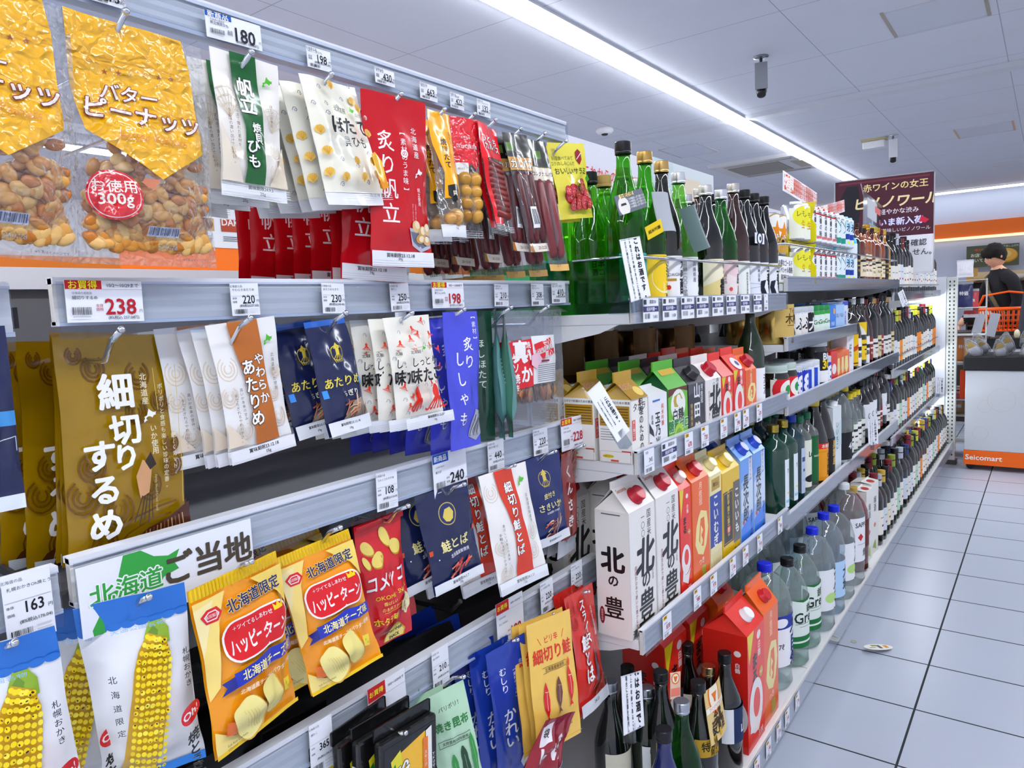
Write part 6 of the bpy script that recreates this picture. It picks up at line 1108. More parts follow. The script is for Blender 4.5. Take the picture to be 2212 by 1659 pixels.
# jar row
D('jar','jar','jar',.115,'15160f','c9d8d0',[EL('c8242c',50,50,46,40),EL('f2efe8',50,50,26,24),EL('2a8a4a',50,50,12,12)],lz=(.015,.075),lspan=2.8,lcol='f2efe8',cat='jar',bodyname='jar_body',capr=.036)
D('cup8','sake_cup','cup',.1,'1c34a0','d8dce2',[T('8',50,52,76,'f2f4fa',.06)],lz=(.008,.075),lspan=3.,lcol='1c34a0',gk='p',cat='cup',bodyname='cup_glass',capr=.033)
D('cupb','sake_cup','cup',.1,'dfe6f4','e6e8ec',[RC('2a4ab0',0,0,40,100),T('大関',70,50,24,'2a3a9a',.04,v=1)],lz=(.008,.075),lspan=3.,lcol='e6ecf6',gk='p',cat='cup',bodyname='cup_glass',capr=.033)
D('big3','jar','jar',.16,'2a2c28','e2e4e6',[RC('1c1c1e',0,0,100,60),T('BIG',50,16,30,'f2f2f2',.05),T('300',52,42,36,'e9cf3a',.06),RC('f2f2f2',0,62,100,100)],lz=(.02,.12),lspan=2.6,lcol='1c1c1e',cat='jar',bodyname='jar_body',capr=.038)
packc('po','e0702a',[('p','f0e2a0',[(30,20),(70,20),(80,60),(50,86),(20,60)])],h=.11); packc('pr','c83028',[EL('f0ece8',50,56,34,30)],h=.12); packc('pw','f0f0f2',[T('はな',50,50,40,'1c1c20',.04,v=1),RC('c8502c',70,10,90,20)],h=.2,w=.066)
row([('jar',.082,'dark jar with red round label'),('jar',.082,'dark jar with red round label'),('cup8',.068,'blue cup with a white eight'),('cup8',.068,'blue cup with a white eight'),('cupb',.068,'white and blue sake cup'),('cupb',.068,'white and blue sake cup'),('big3',.084,'big lidded jar with yellow number'),('cup8',.068,'blue cup with a white eight'),('pr',.062,'red small sake pack'),('po',.062,'orange small sake pack'),('po',.062,'orange small sake pack'),('po',.062,'orange small sake pack'),('pw',.07,'tall white carton with brush letters')],2.03,-.625,.8822,'on the jar shelf',grp='cups and jars',back=1)
# whisky and liqueur bottles beyond the cups
bo('wy','square',.275,'1a120a','16120e',[PL('e0b81c',(0,0),(100,0),(100,90),(0,100)),PL('b84a1c',(20,40),(90,20),(90,34),(20,56)),RC('5a1c14',0,90,100,94)],'e0b81c',lz=(.03,.15),rs=.86)
bo('wy2','whisky',.285,'120f0c','1c1c1c',[PL('e6c42a',(0,0),(100,0),(50,100)),],'e9e6dc',lz=(.14,.19),lab2=(tx(),.04,.12,2.,'e6c42a'),rs=.9)
bo('ww','tall',.285,'14160f','d8d8da',[RC('17181c',20,30,80,44),T('BIG',50,60,30,'17181c',.05)],'efeff1',lz=(.02,.13),rs=.85)
bo('wr','tall',.28,'2a0c0c','5a1c1c',tx('f0e8e0'),'7a2a22',lz=(.03,.12),rs=.82); bo('wk','wine',.29,'0c0c0e','161618',tx(),'e6e4de',lz=(.03,.11)); bo('wc','wine',.28,'1c1410','b89a6a',tx(),'d8c8a0',lz=(.03,.12),capk='metal')
kk=['wy','ww','wy2','ww','wr','wk','wc','wr','wk','wk','wc']; dd={'wy':'whisky bottle with large yellow label','wy2':'dark bottle with yellow diamond label','ww':'dark bottle with white label','wr':'reddish bottle with brown label','wk':'black bottle with pale label','wc':'brown bottle with tan label and gold cap'}
row([(k,.079,dd[k]) for k in kk],2.95,-.625,.8822,'on the whisky shelf',grp='whisky shelf bottles',back=1)
# square green bottles row
bo('sg','square',.268,'123a2c','b8a050',[T('鏡月',50,24,22,'3a6a4a',.02,v=1),EL('e0cc4a',50,70,16,9),RC('9ac8e0',10,84,90,90)],'e6ecf0',capk='metal',lz=(.03,.17),lspan=.75,rs=.95)
bo('sg2','square',.27,'16323a','23409c',tx('3a4a7a'),'b8c4d8',lz=(.03,.17),lspan=.7,rs=.9); bo('wal','square',.255,'e2ece8','1f6a4a',[RC('1f5a34',0,0,100,100),PL('b82a3a',(50,8),(96,22),(60,30)),T('WALKING',50,44,15,'e9f0ea',.02)],'1f5a34','pet',lz=(.03,.18),lspan=1.6,rs=.85)
bo('lew','square',.255,'cfe0d8','1f6a4a',[T('Le',50,30,40,'17181c',.05),EL('17181c',50,82,44,20)],'e6e8d8','pet',lz=(.03,.18),lspan=1.6,rs=.85)
bo('soy','soy',.285,'0e0b09','d8c03a',[RC('c8302a',0,0,100,14),T('本格焼酎',50,7,15,'f4e9e0',.03),T('むぎ焼酎',56,56,20,'2a1a0a',.04,v=1,sp=1),LN('a8701c',1,(6,22),(94,22)),LN('a8701c',1,(6,92),(94,92))],'e09a24',lz=(.015,.14),lspan=2.1)
bo('soyk','soy',.29,'0b0a0a','1a1a1a',[T('黒霧島',50,40,30,'c9a86a',.05,v=1,sp=1)],'17120e',lz=(.015,.14),lspan=2.1)
packc('wcar','e6ecee',[PL('cfe0e4',(0,40),(100,20),(100,60),(0,70)),T('いいちこ',50,44,30,'2a4a44',.03,v=1)],h=.245,w=.085,d=.07,name='shochu_carton',cap='e6e6e8')
bo('blk4','petbig',.3,'e6ecee','e6e8ea',[RC('1c1c20',0,0,100,100),T('4ℓ',50,50,24,'e6e6ea',.03)],'1c1c20','pet',lz=(.03,.13),lspan=2.4,rs=.8); bo('grn','slim',.28,'5aa02a','e0c83a',tx(),'eef0e6','pet',lz=(.02,.1))
bo('clr','slim',.24,'dfe8e8','e9d03a',tx(),'f0f0ea','pet',lz=(.02,.12)); bo('gk','wine',.27,'0b0b0d','1a1a1c',[T('G',50,50,50,'55565c',.03)],'e9ebee',lz=(.07,.17),lspan=1.8)
ds2={'sg':'square dark green bottle with tall white label','sg2':'square dark bottle with blue collar','lew':'clear square bottle with cream label','wal':'clear square bottle with green label','soy':'dark shochu bottle with orange label and yellow cap','soyk':'black shochu bottle with gold characters','wcar':'white shochu carton with brush text','blk4':'large clear bottle with black label','grn':'green bottle with yellow cap','clr':'clear bottle with pale label','gk':'black bottle with a letter on white label'}
row([('sg',.09,ds2['sg']),('sg',.09,ds2['sg']),('sg2',.086,ds2['sg2']),('lew',.085,ds2['lew']),('wal',.085,ds2['wal']),('soy',.095,ds2['soy']),('soyk',.095,ds2['soyk']),('wcar',.09,ds2['wcar']),('blk4',.125,ds2['blk4'])],2.032,-.632,.5562,'on the fourth shelf',grp='square bottle shelf',back=1,bstep=.1)
row([('grn',.075,ds2['grn']),('clr',.07,ds2['clr']),('clr',.07,ds2['clr']),('clr',.07,ds2['clr']),('gk',.076,ds2['gk']),('gk',.076,ds2['gk']),('gk',.076,ds2['gk']),('wk',.08,dd['wk']),('wr',.08,dd['wr']),('gk',.076,ds2['gk']),('wk',.08,dd['wk'])],2.935,-.632,.5562,'beyond the square bottles',grp='bottles beyond the square ones',back=1)
quadcard('notice_tag','white age notice tag among the bottles beyond the square green ones','tag',((1873,908),(1897,906),(1878,962),(1896,960)),-.57,alc())
quadcard('notice_tag','oval white tag hanging at the start of the lit wine shelves','tag',((1938,630),(1952,628),(1950,662),(1962,658)),-.58,alc())
quadcard('notice_tag','small white tag fixed on the white end panel by the wines','tag',((2022,815),(2040,818),(2022,850),(2038,852)),-.57,alc())
# bottom shelf of clear big bottles
bo('dz','petbig',.335,'eef6f6','1c2cc0',[RC('f2f3f6',0,0,100,100),RC('2a3a8a',0,0,100,26),EL('f2f3f6',26,14,16,9),T('宝',70,12,22,'f2f3f6',.04),T('大自然',66,56,38,'2a2f6a',.06,v=1,sp=.95),T('2.7ℓ',20,60,14,'3a3b42',.02)],'f2f3f6','pet',lz=(.07,.21),lspan=2.0,rs=.95)
gg=[RC('e6efe8',0,0,100,76),PL('2a6a3a',(0,0),(30,6),(60,2),(100,10),(100,0)),T('鏡月',60,20,22,'3a4a40',.03),T('Green',50,38,34,'26302a',.03),RC('3a4a40',10,50,90,51),RC('7a8a80',20,56,80,57),T('20',80,66,14,'3a4a40',.02),RC('1f6a3a',0,76,100,86),RC('e6efe8',0,86,100,90),RC('1f6a3a',0,90,100,100)]
bo('gr','pet',.305,'e6f2ee','141416',gg,'e6efe8','pet',lz=(.06,.2),lspan=2.2)
bo('bm','petbig',.32,'eef4f4','1c2cc0',[T('ビッグマン',62,50,30,'17181c',.06,v=1,sp=.95),EL('b8d88a',40,70,20,12)],'f2f3f6','pet',lz=(.07,.2),lspan=2.0,rs=.9)
bo('bl','petbig',.33,'e6f0f6','1c2cc0',[RC('b8d4ee',0,0,100,100),T('大地',56,50,34,'22303a',.05,v=1)],'c8def2','pet',lz=(.06,.18),lspan=2.0,rs=.88)
bo('sap','petbig',.365,'eef2f2','eceef0',[T('SAPPORO',50,16,17,'22242c',.03),T('◆',30,44,20,'b82a3a',.03),RC('9a9ca4',20,60,90,61),T('焼酎',60,80,22,'55565c',.02)],'f2f3f6','pet',lz=(.09,.25),lspan=2.0,rs=.95)
bo('brp','pet',.32,'5a2018','b89a50',[],'5a2018','dark',lz=(.1,.2),rs=1.)
packc('wq','f0eee8',[EL('c86a3a',50,60,14,10),T('梅酒',50,30,34,'3a3a30',.03,v=1),PL('9ab86a',(20,90),(60,80),(70,96))],h=.3,w=.095,d=.08,name='plum_wine_carton',finart=[EL('b8402c',50,50,22,16)])
ds3={'dz':'large clear shochu bottle with blue cap and navy label','gr':'clear bottle, black cap, pale green label','bm':'large clear bottle with blue cap and bold white label','bl':'large clear bottle with blue cap and sky blue label','sap':'very large clear bottle with white cap','brp':'brown red bottle with gold cap','wq':'white plum wine carton'}
q=at(1642,1215,0,-.63); put(SH['dz'],(-.605,1.90,zD),-.15,ds3['dz']+' right of the orange moon carton','big clear bottles','bottle')
e=row([('gr',.13,ds3['gr']),('gr',.13,ds3['gr']),('bm',.15,ds3['bm']),('bl',.14,ds3['bl']),('bm',.14,ds3['bm'].replace('bold','smaller')),('sap',.16,ds3['sap']),('brp',.12,ds3['brp']),('wq',.11,ds3['wq']),('wq',.11,ds3['wq'])],1.985,-.588,zD,'on the bottom shelf',grp='big bottles on the bottom shelf',back=1,bstep=.15)
# wines
for k,cap,lc,c2 in (('v1','161618','e9e6e0','0c0a0c'),('v2','7a2a34','f2efe6','10090b'),('v3','b8bcc4','d8e0e8','0f1410'),('v4','c9a84a','e8e2c8','0e1a0e'),('v5','2a3a6a','e0e4ee','0b0b10'),('v6','8a9a3a','b8d8c0','142a18'),('v7','c8d04a','e8903a','0c0c0e')):
    D(k,'wine_bottle','wine',.3,c2,cap,[RC('9a9aa0',30,30,70,34),RC('8a3a3a',40,60,60,68)],lz=(.045,.15),lspan=2.2,lcol=lc,neck=(.245,.272,cap))
wd={'v1':'black wine bottle with cream label','v2':'wine bottle with maroon neck','v3':'wine bottle with silver neck','v4':'wine bottle with gold neck','v5':'wine bottle with navy neck','v6':'green wine bottle with olive neck','v7':'wine bottle with orange label'}
def wines(y0,y1,z,where,seed,back=1,X=-.642,order='v1v2v1v3v4v1v5v2v6v1v3v7'):
    r=random.Random(seed); ks=[order[i:i+2] for i in range(0,len(order),2)]; out=[]; y=y0; i=seed
    while y<y1-.08: out.append((ks[i%len(ks)],.083,wd[ks[i%len(ks)]])); i+=1+(r.random()<.3); y+=.083
    row(out,y0,X,z,where,grp='wine bottles '+where,back=back)
wines(e+.02,3.80,zD,'past the plum cartons',1,X=-.575)
wines(3.83,5.58,zD,'on the wine base shelf',3,X=-.575); wines(3.85,5.58,.4652,'on the low wine shelf',5); wines(3.85,5.58,.7902,'on the middle wine shelf',2,order='v1v1v2v3v1v7v7v5v4'); wines(3.85,5.58,1.1632,'on the top wine shelf',7,order='v1v3v1v1v2')
for i,y in enumerate((5.36,5.48)): 
    pass
# ---------------------------------------------------------------- past the gondola end: end rack, carts, people, bakery wall
for i,(u,v,w,h,c,nm) in enumerate(((2082,640,.11,.2,'2a2c58','navy packs of socks'),(2098,655,.09,.2,'b84048','red and white packs'),(2085,580,.1,.12,'e6e4ea','clear small packs'),(2080,755,.11,.22,'c87a34','orange brown packs'),(2096,760,.08,.2,'c8a070','tan packs'),(2068,880,.1,.12,'8c6a4a','brown packs'),(2070,850,.08,.1,'a83a48','crimson packs'))):
    q=at(u,v,1,5.95+.04*(i%2)); mb,S=bag_mesh('hanging_pack',[RC(c,0,8,100,88),RC('e6e6ec',0,88,100,100),RC('d0d2da',0,0,100,8),T('特価',50,40,26,'f0eef0',.03)],w,h,.03,c,seed=100+i,nu=12,nv=14); o=mb.build('hanging_pack'); o.location=q+Vector((0,0,h/2)); tag(o,'%s hanging on the end rack behind the post'%nm,'snack pack')
b=MB(); 
for j in range(7): b.box(mat('d8dad6','p'),(-.56,5.90,.1+j*.19),(-.36,6.1,.104+j*.19))
b.box(mat('d8dad6','p'),(-.56,5.9,0),(-.55,6.1,1.25)).box(mat('d8dad6','p'),(-.37,6.09,0),(-.36,6.1,1.25)).box(mat('e0501c','p'),(-.50,5.89,.42),(-.38,5.9,.62)); tag(b.build('end_rack'),'wire end rack with shelves standing behind the perforated post','rack')
# produce cart
o=empty('display_cart',(-.437,5.5,0)); 
b=MB(); b.box(mat('c4c7cc','p',.4),(0,0,.13),(.62,.42,.655),.004); 
lay_art(b,[x for cx,cy,r in ((32,36,12),(18,44,6.5),(62,14,9.5),(84,70,13),(98,60,12),(14,78,7)) for x in [('l','c0b6a6',.28,[(cx+r*math.cos(t),cy+r*1.18*math.sin(t)) for t in [2*math.pi*j/40 for j in range(41)]])]],.62,.525,lambda x,y,l:Vector((x,-l,.655-y)),k='paper',base=.0008)
b.build('cart_panel',o)
b=MB(); b.box(mat('e06a1c','p',.4),(-.002,-.003,.035),(.622,.423,.13)); lay_art(b,[T('Seicomart',17.5,48,7.6,'f6f1ee',.035,sx=1.05)],.62,.095,lambda x,y,l:Vector((x,-.0032-l,.13-y)),k='paper'); b.build('orange_base_band',o)
b=MB(); b.box(mat('17171a','p'),(-.012,-.012,.655),(.632,.432,.745),.006); b.build('black_tray_rim',o)
for x,y in ((.035,.03),(.58,.03),(.035,.39),(.58,.39)): 
    b=MB(); b.tube(mat('1c1c1e','p'),[(x,y-.012,.026),(x,y+.012,.026)],.024,14).box(mat('2a2a2c','p'),(x-.012,y-.016,.03),(x+.012,y+.016,.05)); b.build('caster_wheel',o)
tag(o,'white display cart with circle outlines, black rim and orange base band with white letters','cart')
b=MB(); b.box(mat('c9c23a','p'),(.186,5.49,.1),(.2,5.9,.7)); tag(b.build('side_board'),'yellow green board next to the display cart','board')
bread=None
for i in range(15):
    x=-.37+.125*(i%5)+(.03 if i//5==1 else 0); y=5.56+.12*(i//5)
    if bread is None:
        b=MB(); b.tube(mat('e6e6ea','clearw'),[(0,0,0),(0,-.004,.03),(0,.0,.09),(0,0,.15)],[.02,.042,.036,.012],14); bread=empty('wrapped_bread',(x,y,.74)); b.build('wrapper',bread)
        MB().ball(mat('d8d9de','film'),(0,0,.05),.034,2,(1,.7,1.5)).build('loaf',bread); MB().prism(mat('d8b42a','carton'),[(-.028,.09),(.028,.09),(.01,.13),(-.01,.13)],-.016,-.014,1).build('yellow_label',bread)
        bread.rotation_euler=(.5,-.5,0); tag(bread,'white wrapped food pack with yellow corner label on the cart, front left corner','packaged food','wrapped packs on the cart')
    else: dup(bread,(x,y,.735+.02*(i//5)),(.5+.1*(i%3),-.5+.12*((i*7)%5),.15*(i%4)),'white wrapped pack with yellow label on the cart, row %s, %s from left'%(['one','two','three'][i//5],ORD[i%5]),'wrapped packs on the cart')
b=MB(); b.box(mat('dfe1e6','p'),(-.42,6.55,.0),(.6,6.92,.72)).box(mat('17171a','p'),(-.43,6.54,.72),(.61,6.93,.80)); tag(b.build('display_table'),'second white table with black rim behind the cart','table')
for i in range(9):
    b=MB(); b.ball(mat('e0d8b8','film'),(0,0,.03),.035,2,(.6,.8,1.1)); p_=b.build('packaged_roll'); p_.location=(-.2+.07*i,6.62,.795); tag(p_,'small cream wrapped roll on the second table, %s from left'%ORD[i],'packaged food','wrapped rolls')
for i,(u) in enumerate((2107,2138)):
    q=at(u,722,1,6.3); b=MB(); b.box(mat('b8bcc4','p'),(-.03,-.003,0),(.03,.003,.17)); b.box(mat('17171a','p'),(-.004,-.01,-.15),(.004,-.004,.0)); p_=b.build('card_stand'); p_.location=(q.x,6.3,.83); p_.rotation_euler=(0,.2,0); tag(p_,'grey leaning card stand behind the cart, %s'%('left one' if i==0 else 'right one'),'card stand')
q=at(2178,712,1,7.3)
# bakery zone on the far wall
def wall(u0,v0,u1,v1,Y,name,label,col,art=(),th=.02,cat='poster',k='paper'):
    a=at(u0,v0,1,Y); c=at(u1,v1,1,Y); w=abs(c.x-a.x); h=abs(a.z-c.z); b=MB(); b.box(mat(col,k),(0,0,-h),(w,th,0)); lay_art(b,list(art),w,h,lambda x,y,l:Vector((x,-l,-y)),k='paper',base=.002,step=.0006); o=b.build(name); o.location=(a.x,Y,a.z); return tag(o,label,cat)
wall(2088,533,2201,572,13.0,'bakery_poster','olive grey bakery poster with white letters and a round bun on the far wall','5f6450',[T('お店で毎日',30,44,9,'f6f0dc',.04,o='2a2c20',ob=.02),T('焼いてます!',30,68,9,'f6f0dc',.04,o='2a2c20',ob=.02),EL('c8902e',76,52,22,16,n=30),EL('e9b860',76,49,20,14,n=30),EL('f2d08a',74,46,12,8,n=24),T('どうぞ召し上がれ',80,10,5,'e9e6d8',.01),T('焼きたて',28,20,6,'e86a4a',.02)])
wall(2112,588,2212,625,12.9,'bakery_poster','cream bakery poster with pictured bread under the olive poster','f0d9b4',[EL('c87a34',50,46,20,10),EL('e0a04a',40,50,14,8),EL('b8682a',70,40,14,9)])
wall(2088,580,2112,640,13.05,'wall_board','warm beige board lit beside the bread shelf on the far wall','e9bb78',cat='board')
o=empty('bakery_shelf',(-1.0,12.5,0)); b=MB(); b.box(mat('3a2a22','p'),(0,.3,0),(2.8,.36,1.28)); b.build('back_panel',o)
for z in (.3,.65,1.0,1.28): MB().box(mat('4a3428','p'),(0,0,z-.02),(2.8,.36,z)).build('shelf',o)
for x in (0,.93,1.86,2.78): MB().box(mat('3a2a22','p'),(x,0,0),(x+.02,.36,1.28)).build('divider',o)
tag(o,'dark brown bakery shelf along the far wall','shelf')
rr=random.Random(4)
for i in range(16):
    b=MB(); b.ball(mat(rr.choice(['d89a4a','e8c88a','c87a2c','f0e6d8']),'food'),(0,0,.04),.07,2,(1.2,.8,.6)); p_=b.build('bread_roll'); p_.location=(-.85+.16*i,12.62,1.281); tag(p_,'bread roll on the top of the bakery shelf, %s from left'%ORD[i],'bread','rolls on the bakery shelf')
for i,(u,v) in enumerate(((2125,672),(2140,674))): wall(u-8,v-6,u+7,v+7,12.48,'bread_tag','small white label on the bakery shelf, %s'%ORD[i],'f2f2ea',cat='label')
# left, over the gondola: wall menu boards and refrigerated case seen through the gap
def side(y0,y1,z0,z1,X,name,label,col,art,cat='poster'):
    b=MB(); b.box(mat(col,'paper'),(0,0,-(z1-z0)),(.01,y1-y0,0)); lay_art(b,art,y1-y0,z1-z0,lambda x,y,l:Vector((.0105+l,x,-y)),k='paper',base=.002,step=.0006); o=b.build(name); o.location=(X,y0,z1); return tag(o,label,cat)
a=at(440,470,0,-4.24); c=at(583,540,0,-4.24); q=at(560,560,0,-4.25)
side(a.y-.3,c.y,c.z,a.z+.12,-4.25,'menu_board','white menu board with food photos seen through the gap under the scallop packs','eceef2',[RC('c8a878',30,40,48,66),EL('7a4a2c',39,52,8,5),RC('a8503a',54,40,72,66),T('DAK',63,46,8,'f0e8e4',.04),RC('d8c47a',78,40,96,66)]+[RC('6a6c74',x,76+i*4,x+14,77.4+i*4) for x in (31,55,79) for i in range(3)])
b=MB(); b.box(mat('ef7d1c','p',.3),(0,0,0),(.02,1.9,.55)); o=b.build('orange_panel'); o.location=(-4.27,q.y-.9,q.z-.1); tag(o,'bright orange panel across the next aisle seen through the gap','panel')
b=MB(); b.box(mat('e9eaec','p'),(-.4,0,0),(0,5,q.z-.1)); o=b.build('counter_case'); o.location=(-4.0,.2,0); tag(o,'white low case across the next aisle','case')
# fallen tag on the floor
p0=at(1896,1403,2,.004)
b=MB(); n=14; P=[(.05*math.cos(t)*(1 if math.cos(t)>0 else 1.1),.021*math.sin(t)) for t in [2*math.pi*j/24 for j in range(24)]]
m=b.mi(mat('efece8','paper')); top=[b.bm.verts.new((x,y,.004+.012*(x/.05+1)*.5*(1 if x<0 else 1))) for x,y in P]; f=b.bm.faces.new(top); f.material_index=m
lo=[b.bm.verts.new((x,y,.0032+.012*(x/.05+1)*.5)) for x,y in P]; f=b.bm.faces.new(lo[::-1]); f.material_index=m
for i in range(24): f=b.bm.faces.new((top[i],lo[i],lo[(i+1)%24],top[(i+1)%24])); f.material_index=m
def fz(x): return .0046+.012*(x/.05+1)*.5
for c,x0,x1,y0,y1 in (('d89a3a',-.038,-.024,-.01,.008),('8a9a4a',0,.02,-.014,-.004),('6a6458',-.012,.0,-.012,.012),('a8b06a',.012,.034,.002,.008)): b.quad(mat(c,'paper'),(x0,y0,fz(x0)),(x1,y0,fz(x1)),(x1,y1,fz(x1)),(x0,y1,fz(x0)))
o=b.build('fallen_tag'); o.location=p0+Vector((0,0,-.001)); o.rotation_euler=(0,0,-2.3); tag(o,'small oval paper tag lying on the grey floor tiles','tag')
b=MB(); b.lathe(mat('a9ab9c','p'),[(.0105,0),(.0105,.001)]); o=b.build('floor_sticker'); o.location=at(1844,1386,2,.0005); tag(o,'round beige sticker spot on the floor beside the fallen tag','sticker')
# ---------------------------------------------------------------- people
def skin(verts,edges,root=0,sub=2):
    me=bpy.data.meshes.new('body'); me.from_pydata([v[0] for v in verts],[],[]) if 0 else me.from_pydata([v[0] for v in verts],edges,[])
    o=bpy.data.objects.new('body',me); COL.objects.link(o); md=o.modifiers.new('s','SKIN'); 
    for i,v in enumerate(verts): me.skin_vertices[0].data[i].radius=(v[1],v[2] if len(v)>2 else v[1]); 
    me.skin_vertices[0].data[root].use_root=True; o.modifiers.new('u','SUBSURF').levels=sub; md.use_smooth_shade=True
    dg=bpy.context.evaluated_depsgraph_get(); dg.update(); m2=bpy.data.meshes.new_from_object(o.evaluated_get(dg)); bpy.data.objects.remove(o); return m2
def figure(name,label,loc,rz,coat,hair='17130f',bag=True,sc=1.,lean=.1,arm=True):
    """standing person, front -y; height about 1.6 m"""
    V=[((0,0,.84),.125,.10),((0,-.02,.98),.14,.10),((0,-.05,1.15),.15,.11),((0,-.08,1.29),.13,.09),((0,-.10,1.37),.055,.05),((0,-.115,1.42),.05),
     ((.09,-.08,1.30),.075),((.17,-.07,1.27),.062),((.21,-.04,1.06),.05),((.19,-.14,.86),.04),((.16,-.19,.80),.028),
     ((-.09,-.08,1.30),.075),((-.17,-.07,1.27),.062),((-.25,-.10,1.07),.05),((-.27,-.24,.90),.042),((-.27,-.30,.83),.03),
     ((.085,0,.76),.095),((.09,-.02,.45),.065),((.09,.01,.10),.045),((.09,.0,.045),.04),((.09,-.14,.035),.03),
     ((-.085,0,.76),.095),((-.09,-.02,.45),.065),((-.09,.01,.10),.045),((-.09,.0,.045),.04),((-.09,-.14,.035),.03)]
    E=[(0,1),(1,2),(2,3),(3,4),(4,5),(3,6),(6,7),(7,8),(8,9),(9,10),(3,11),(11,12),(12,13),(13,14),(14,15),(0,16),(16,17),(17,18),(18,19),(19,20),(0,21),(21,22),(22,23),(23,24),(24,25)]
    me=skin(V,E); me.materials.append(mat(coat,'cloth')); me.materials.append(mat('1c1c22','cloth')); me.materials.append(mat('d9a98c','skin')); me.materials.append(mat('121214','p'))
    for p in me.polygons:
        c=p.center; p.use_smooth=True
        p.material_index=3 if c.z<.075 else (1 if c.z<.80 and abs(c.x)<.17 else (2 if c.z>1.375 or (c.z<.845 and abs(c.x)>.12 and c.y<-.16 or c.y<-.275) else 0))
    o=empty(name,loc,rz); o.scale=(sc,)*3; bd=bpy.data.objects.new('body',me); COL.objects.link(bd); bd.parent=o
    hm=mat(hair,'cloth')
    # head with face, tilted to look down
    b=MB(); sk=mat('d9a98c','skin'); g=bmesh.ops.create_icosphere(b.bm,subdivisions=4,radius=1)['verts']
    for v in g:
        x,y,z=v.co; fx=x*.073*(1-.18*max(0,-z)); fy=y*.092; fz_=z*.112
        if y<0:
            fy-= .016*math.exp(-((x*.073)/.010)**2-((z*.112+.012)/.022)**2)          # nose
            fy+= .007*(math.exp(-((abs(x*.073)-.03)/.014)**2-((z*.112-.012)/.012)**2))   # eye sockets
            fy-= .005*math.exp(-((x*.073)/.022)**2-((z*.112+.052)/.008)**2)          # lips
            fy-= .008*math.exp(-((x*.073)/.022)**2-((z*.112+.085)/.016)**2)          # chin
        v.co=(fx,fy,fz_)
    for f in b.bm.faces: f.material_index=b.mi(sk); f.smooth=True
    h_=MB(); g=bmesh.ops.create_icosphere(h_.bm,subdivisions=4,radius=1)['verts']
    for v in g:
        x,y,z=v.co; k=1+.10*noise.noise(Vector((x*3.5,y*3.5,z*5))); v.co=(x*.084*k,.010+y*.103*k,.018+z*.110*k)
    bmesh.ops.bisect_plane(h_.bm,geom=h_.bm.verts[:]+h_.bm.edges[:]+h_.bm.faces[:],plane_co=(0,-.052,.012),plane_no=(0,-.72,-.69),clear_outer=True)
    for f in h_.bm.faces: f.material_index=h_.mi(hm); f.smooth=True
    rl=random.Random(2)
    for i in range(30):
        t=-1.45+2.9*i/29; x0,y0=.080*math.sin(t),.012-.098*math.cos(t); h_.tube(hm,[(x0*.93,y0*.93+.002,.085),(x0*1.06,y0*1.05,.055),(x0*1.03,y0*1.04,.030-.02*abs(math.sin(t))+rl.uniform(-.010,.006))],[.014,.012,.003],6)
    for s in (-1,1):
        b.ball(sk,(s*.074,.008,-.005),.02,2,(.35,.7,1.2)); b.ball(mat('f0ece8','skin'),(s*.03,-.078,.010),.0105,2,(1.2,.6,.6)); b.ball(mat('1a1210','skin'),(s*.03,-.084,.009),.006,2,(1,.5,.9)); b.box(mat(hair,'cloth'),(s*.045-.016*(1 if s>0 else 1),-.090,.028),(s*.045+.012,-.084,.033))
    b.box(mat('b8706a','skin'),(-.018,-.094,-.053),(.018,-.088,-.049))
    q=Matrix.Translation((0,-.135,1.50))@Euler((.5,0,0)).to_matrix().to_4x4()
    for M_ in (b,h_):
        for v in M_.bm.verts: v.co=q@v.co
    b.build('head',bd); h_.build('hair',bd)
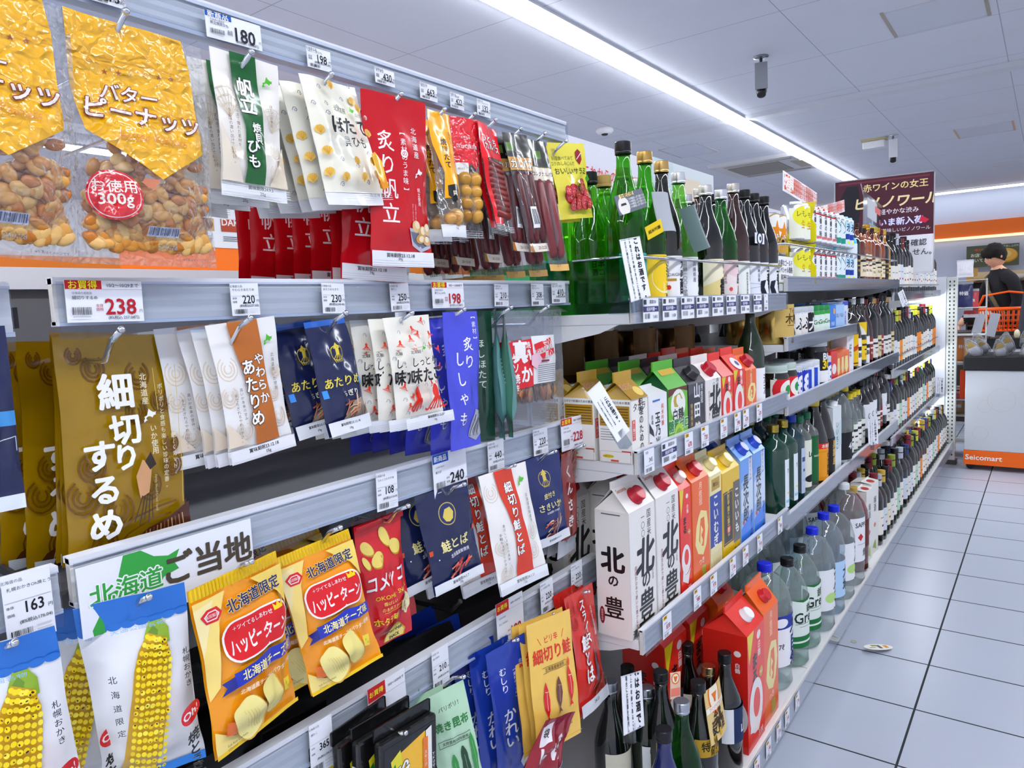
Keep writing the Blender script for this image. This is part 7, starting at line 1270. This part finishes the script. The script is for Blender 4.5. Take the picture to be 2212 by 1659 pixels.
    # hands: palm, four fingers and thumb
    for s,(x,y,z) in ((1,(.155,-.205,.785)),(-1,(-.27,-.315,.815))):
        b=MB(); b.ball(sk,(x,y,z-.02),.036,2,(1,.5,1.15))
        for f in range(4): fx=x+(f-1.5)*.017; L=(.055,.068,.064,.05)[f]; b.tube(sk,[(fx,y-.004,z-.05),(fx,y-.016,z-.05-L*.5),(fx,y-.004,z-.05-L)],[.0085,.008,.0065],8)
        b.tube(sk,[(x-s*.03,y-.005,z-.012),(x-s*.052,y-.018,z-.04),(x-s*.048,y-.024,z-.064)],[.010,.009,.007],8); b.build('hand',bd)
    if bag:
        b=MB(); pts=[(-.15,.06,1.31),(-.10,-.15,1.30),(0,-.19,1.17),(.12,-.17,1.0),(.19,-.05,.87)]
        for p0_,p1_ in zip(pts,pts[1:]): b.tube(mat('6a6048','cloth'),[p0_,p1_],.017,8)
        b.build('shoulder_strap',o); MB().box(mat('4a4434','cloth'),(.14,-.02,.66),(.30,.10,.90),.02).build('shoulder_bag',o)
    return tag(o,label,'person')
figure('person','person in black jacket with tan shoulder strap, head bent over the bread table',(-.33,8.35,0),-.95,'17171b',sc=.985)
figure('person','person in dark grey coat cut off by the photo edge beside the bread table',(-.13,7.24,0),1.5,'3a3d44',bag=False,sc=1.0)
# orange basket held over the table
b=MB(); m=mat('e8641c','p',.4); w0,w1,d0,d1,hh=.19,.23,.13,.16,.19
q8=[(-w0,-d0,0),(w0,-d0,0),(w0,d0,0),(-w0,d0,0)]; q9=[(-w1,-d1,hh),(w1,-d1,hh),(w1,d1,hh),(-w1,d1,hh)]
b.quad(m,*q8)
for i in range(4):
    j=(i+1)%4; A0,A1,B0,B1=Vector(q8[i]),Vector(q8[j]),Vector(q9[i]),Vector(q9[j])
    for k in range(13): t=k/12; b.tube(m,[A0.lerp(A1,t),B0.lerp(B1,t)],.0045,5)
    for t in (.2,.45,.7): b.tube(m,[A0.lerp(B0,t),A1.lerp(B1,t)],.004,5)
    b.tube(m,[B0,B1],.012,8); b.tube(m,[A0,A1],.008,6)
o=empty('shopping_basket',(-.30,7.72,.802)); b.build('basket_body',o)
for s in (-1,1): MB().tube(m,[(-w1,s*.02,hh),(-w1*.8,s*.05,hh+.12),(0,s*.05,hh+.15),(w1*.8,s*.05,hh+.12),(w1,s*.02,hh)],.009,8).build('handle',o)
tag(o,'orange plastic shopping basket with handles on the table before the person','basket')
b=MB(); b.box(mat('2c2622','p'),(-.9,7.5,0),(.25,7.95,.80)); tag(b.build('packing_table'),'dark table under the orange basket','table')
for o in COL.objects:
    if 'used' in o: del o['used']
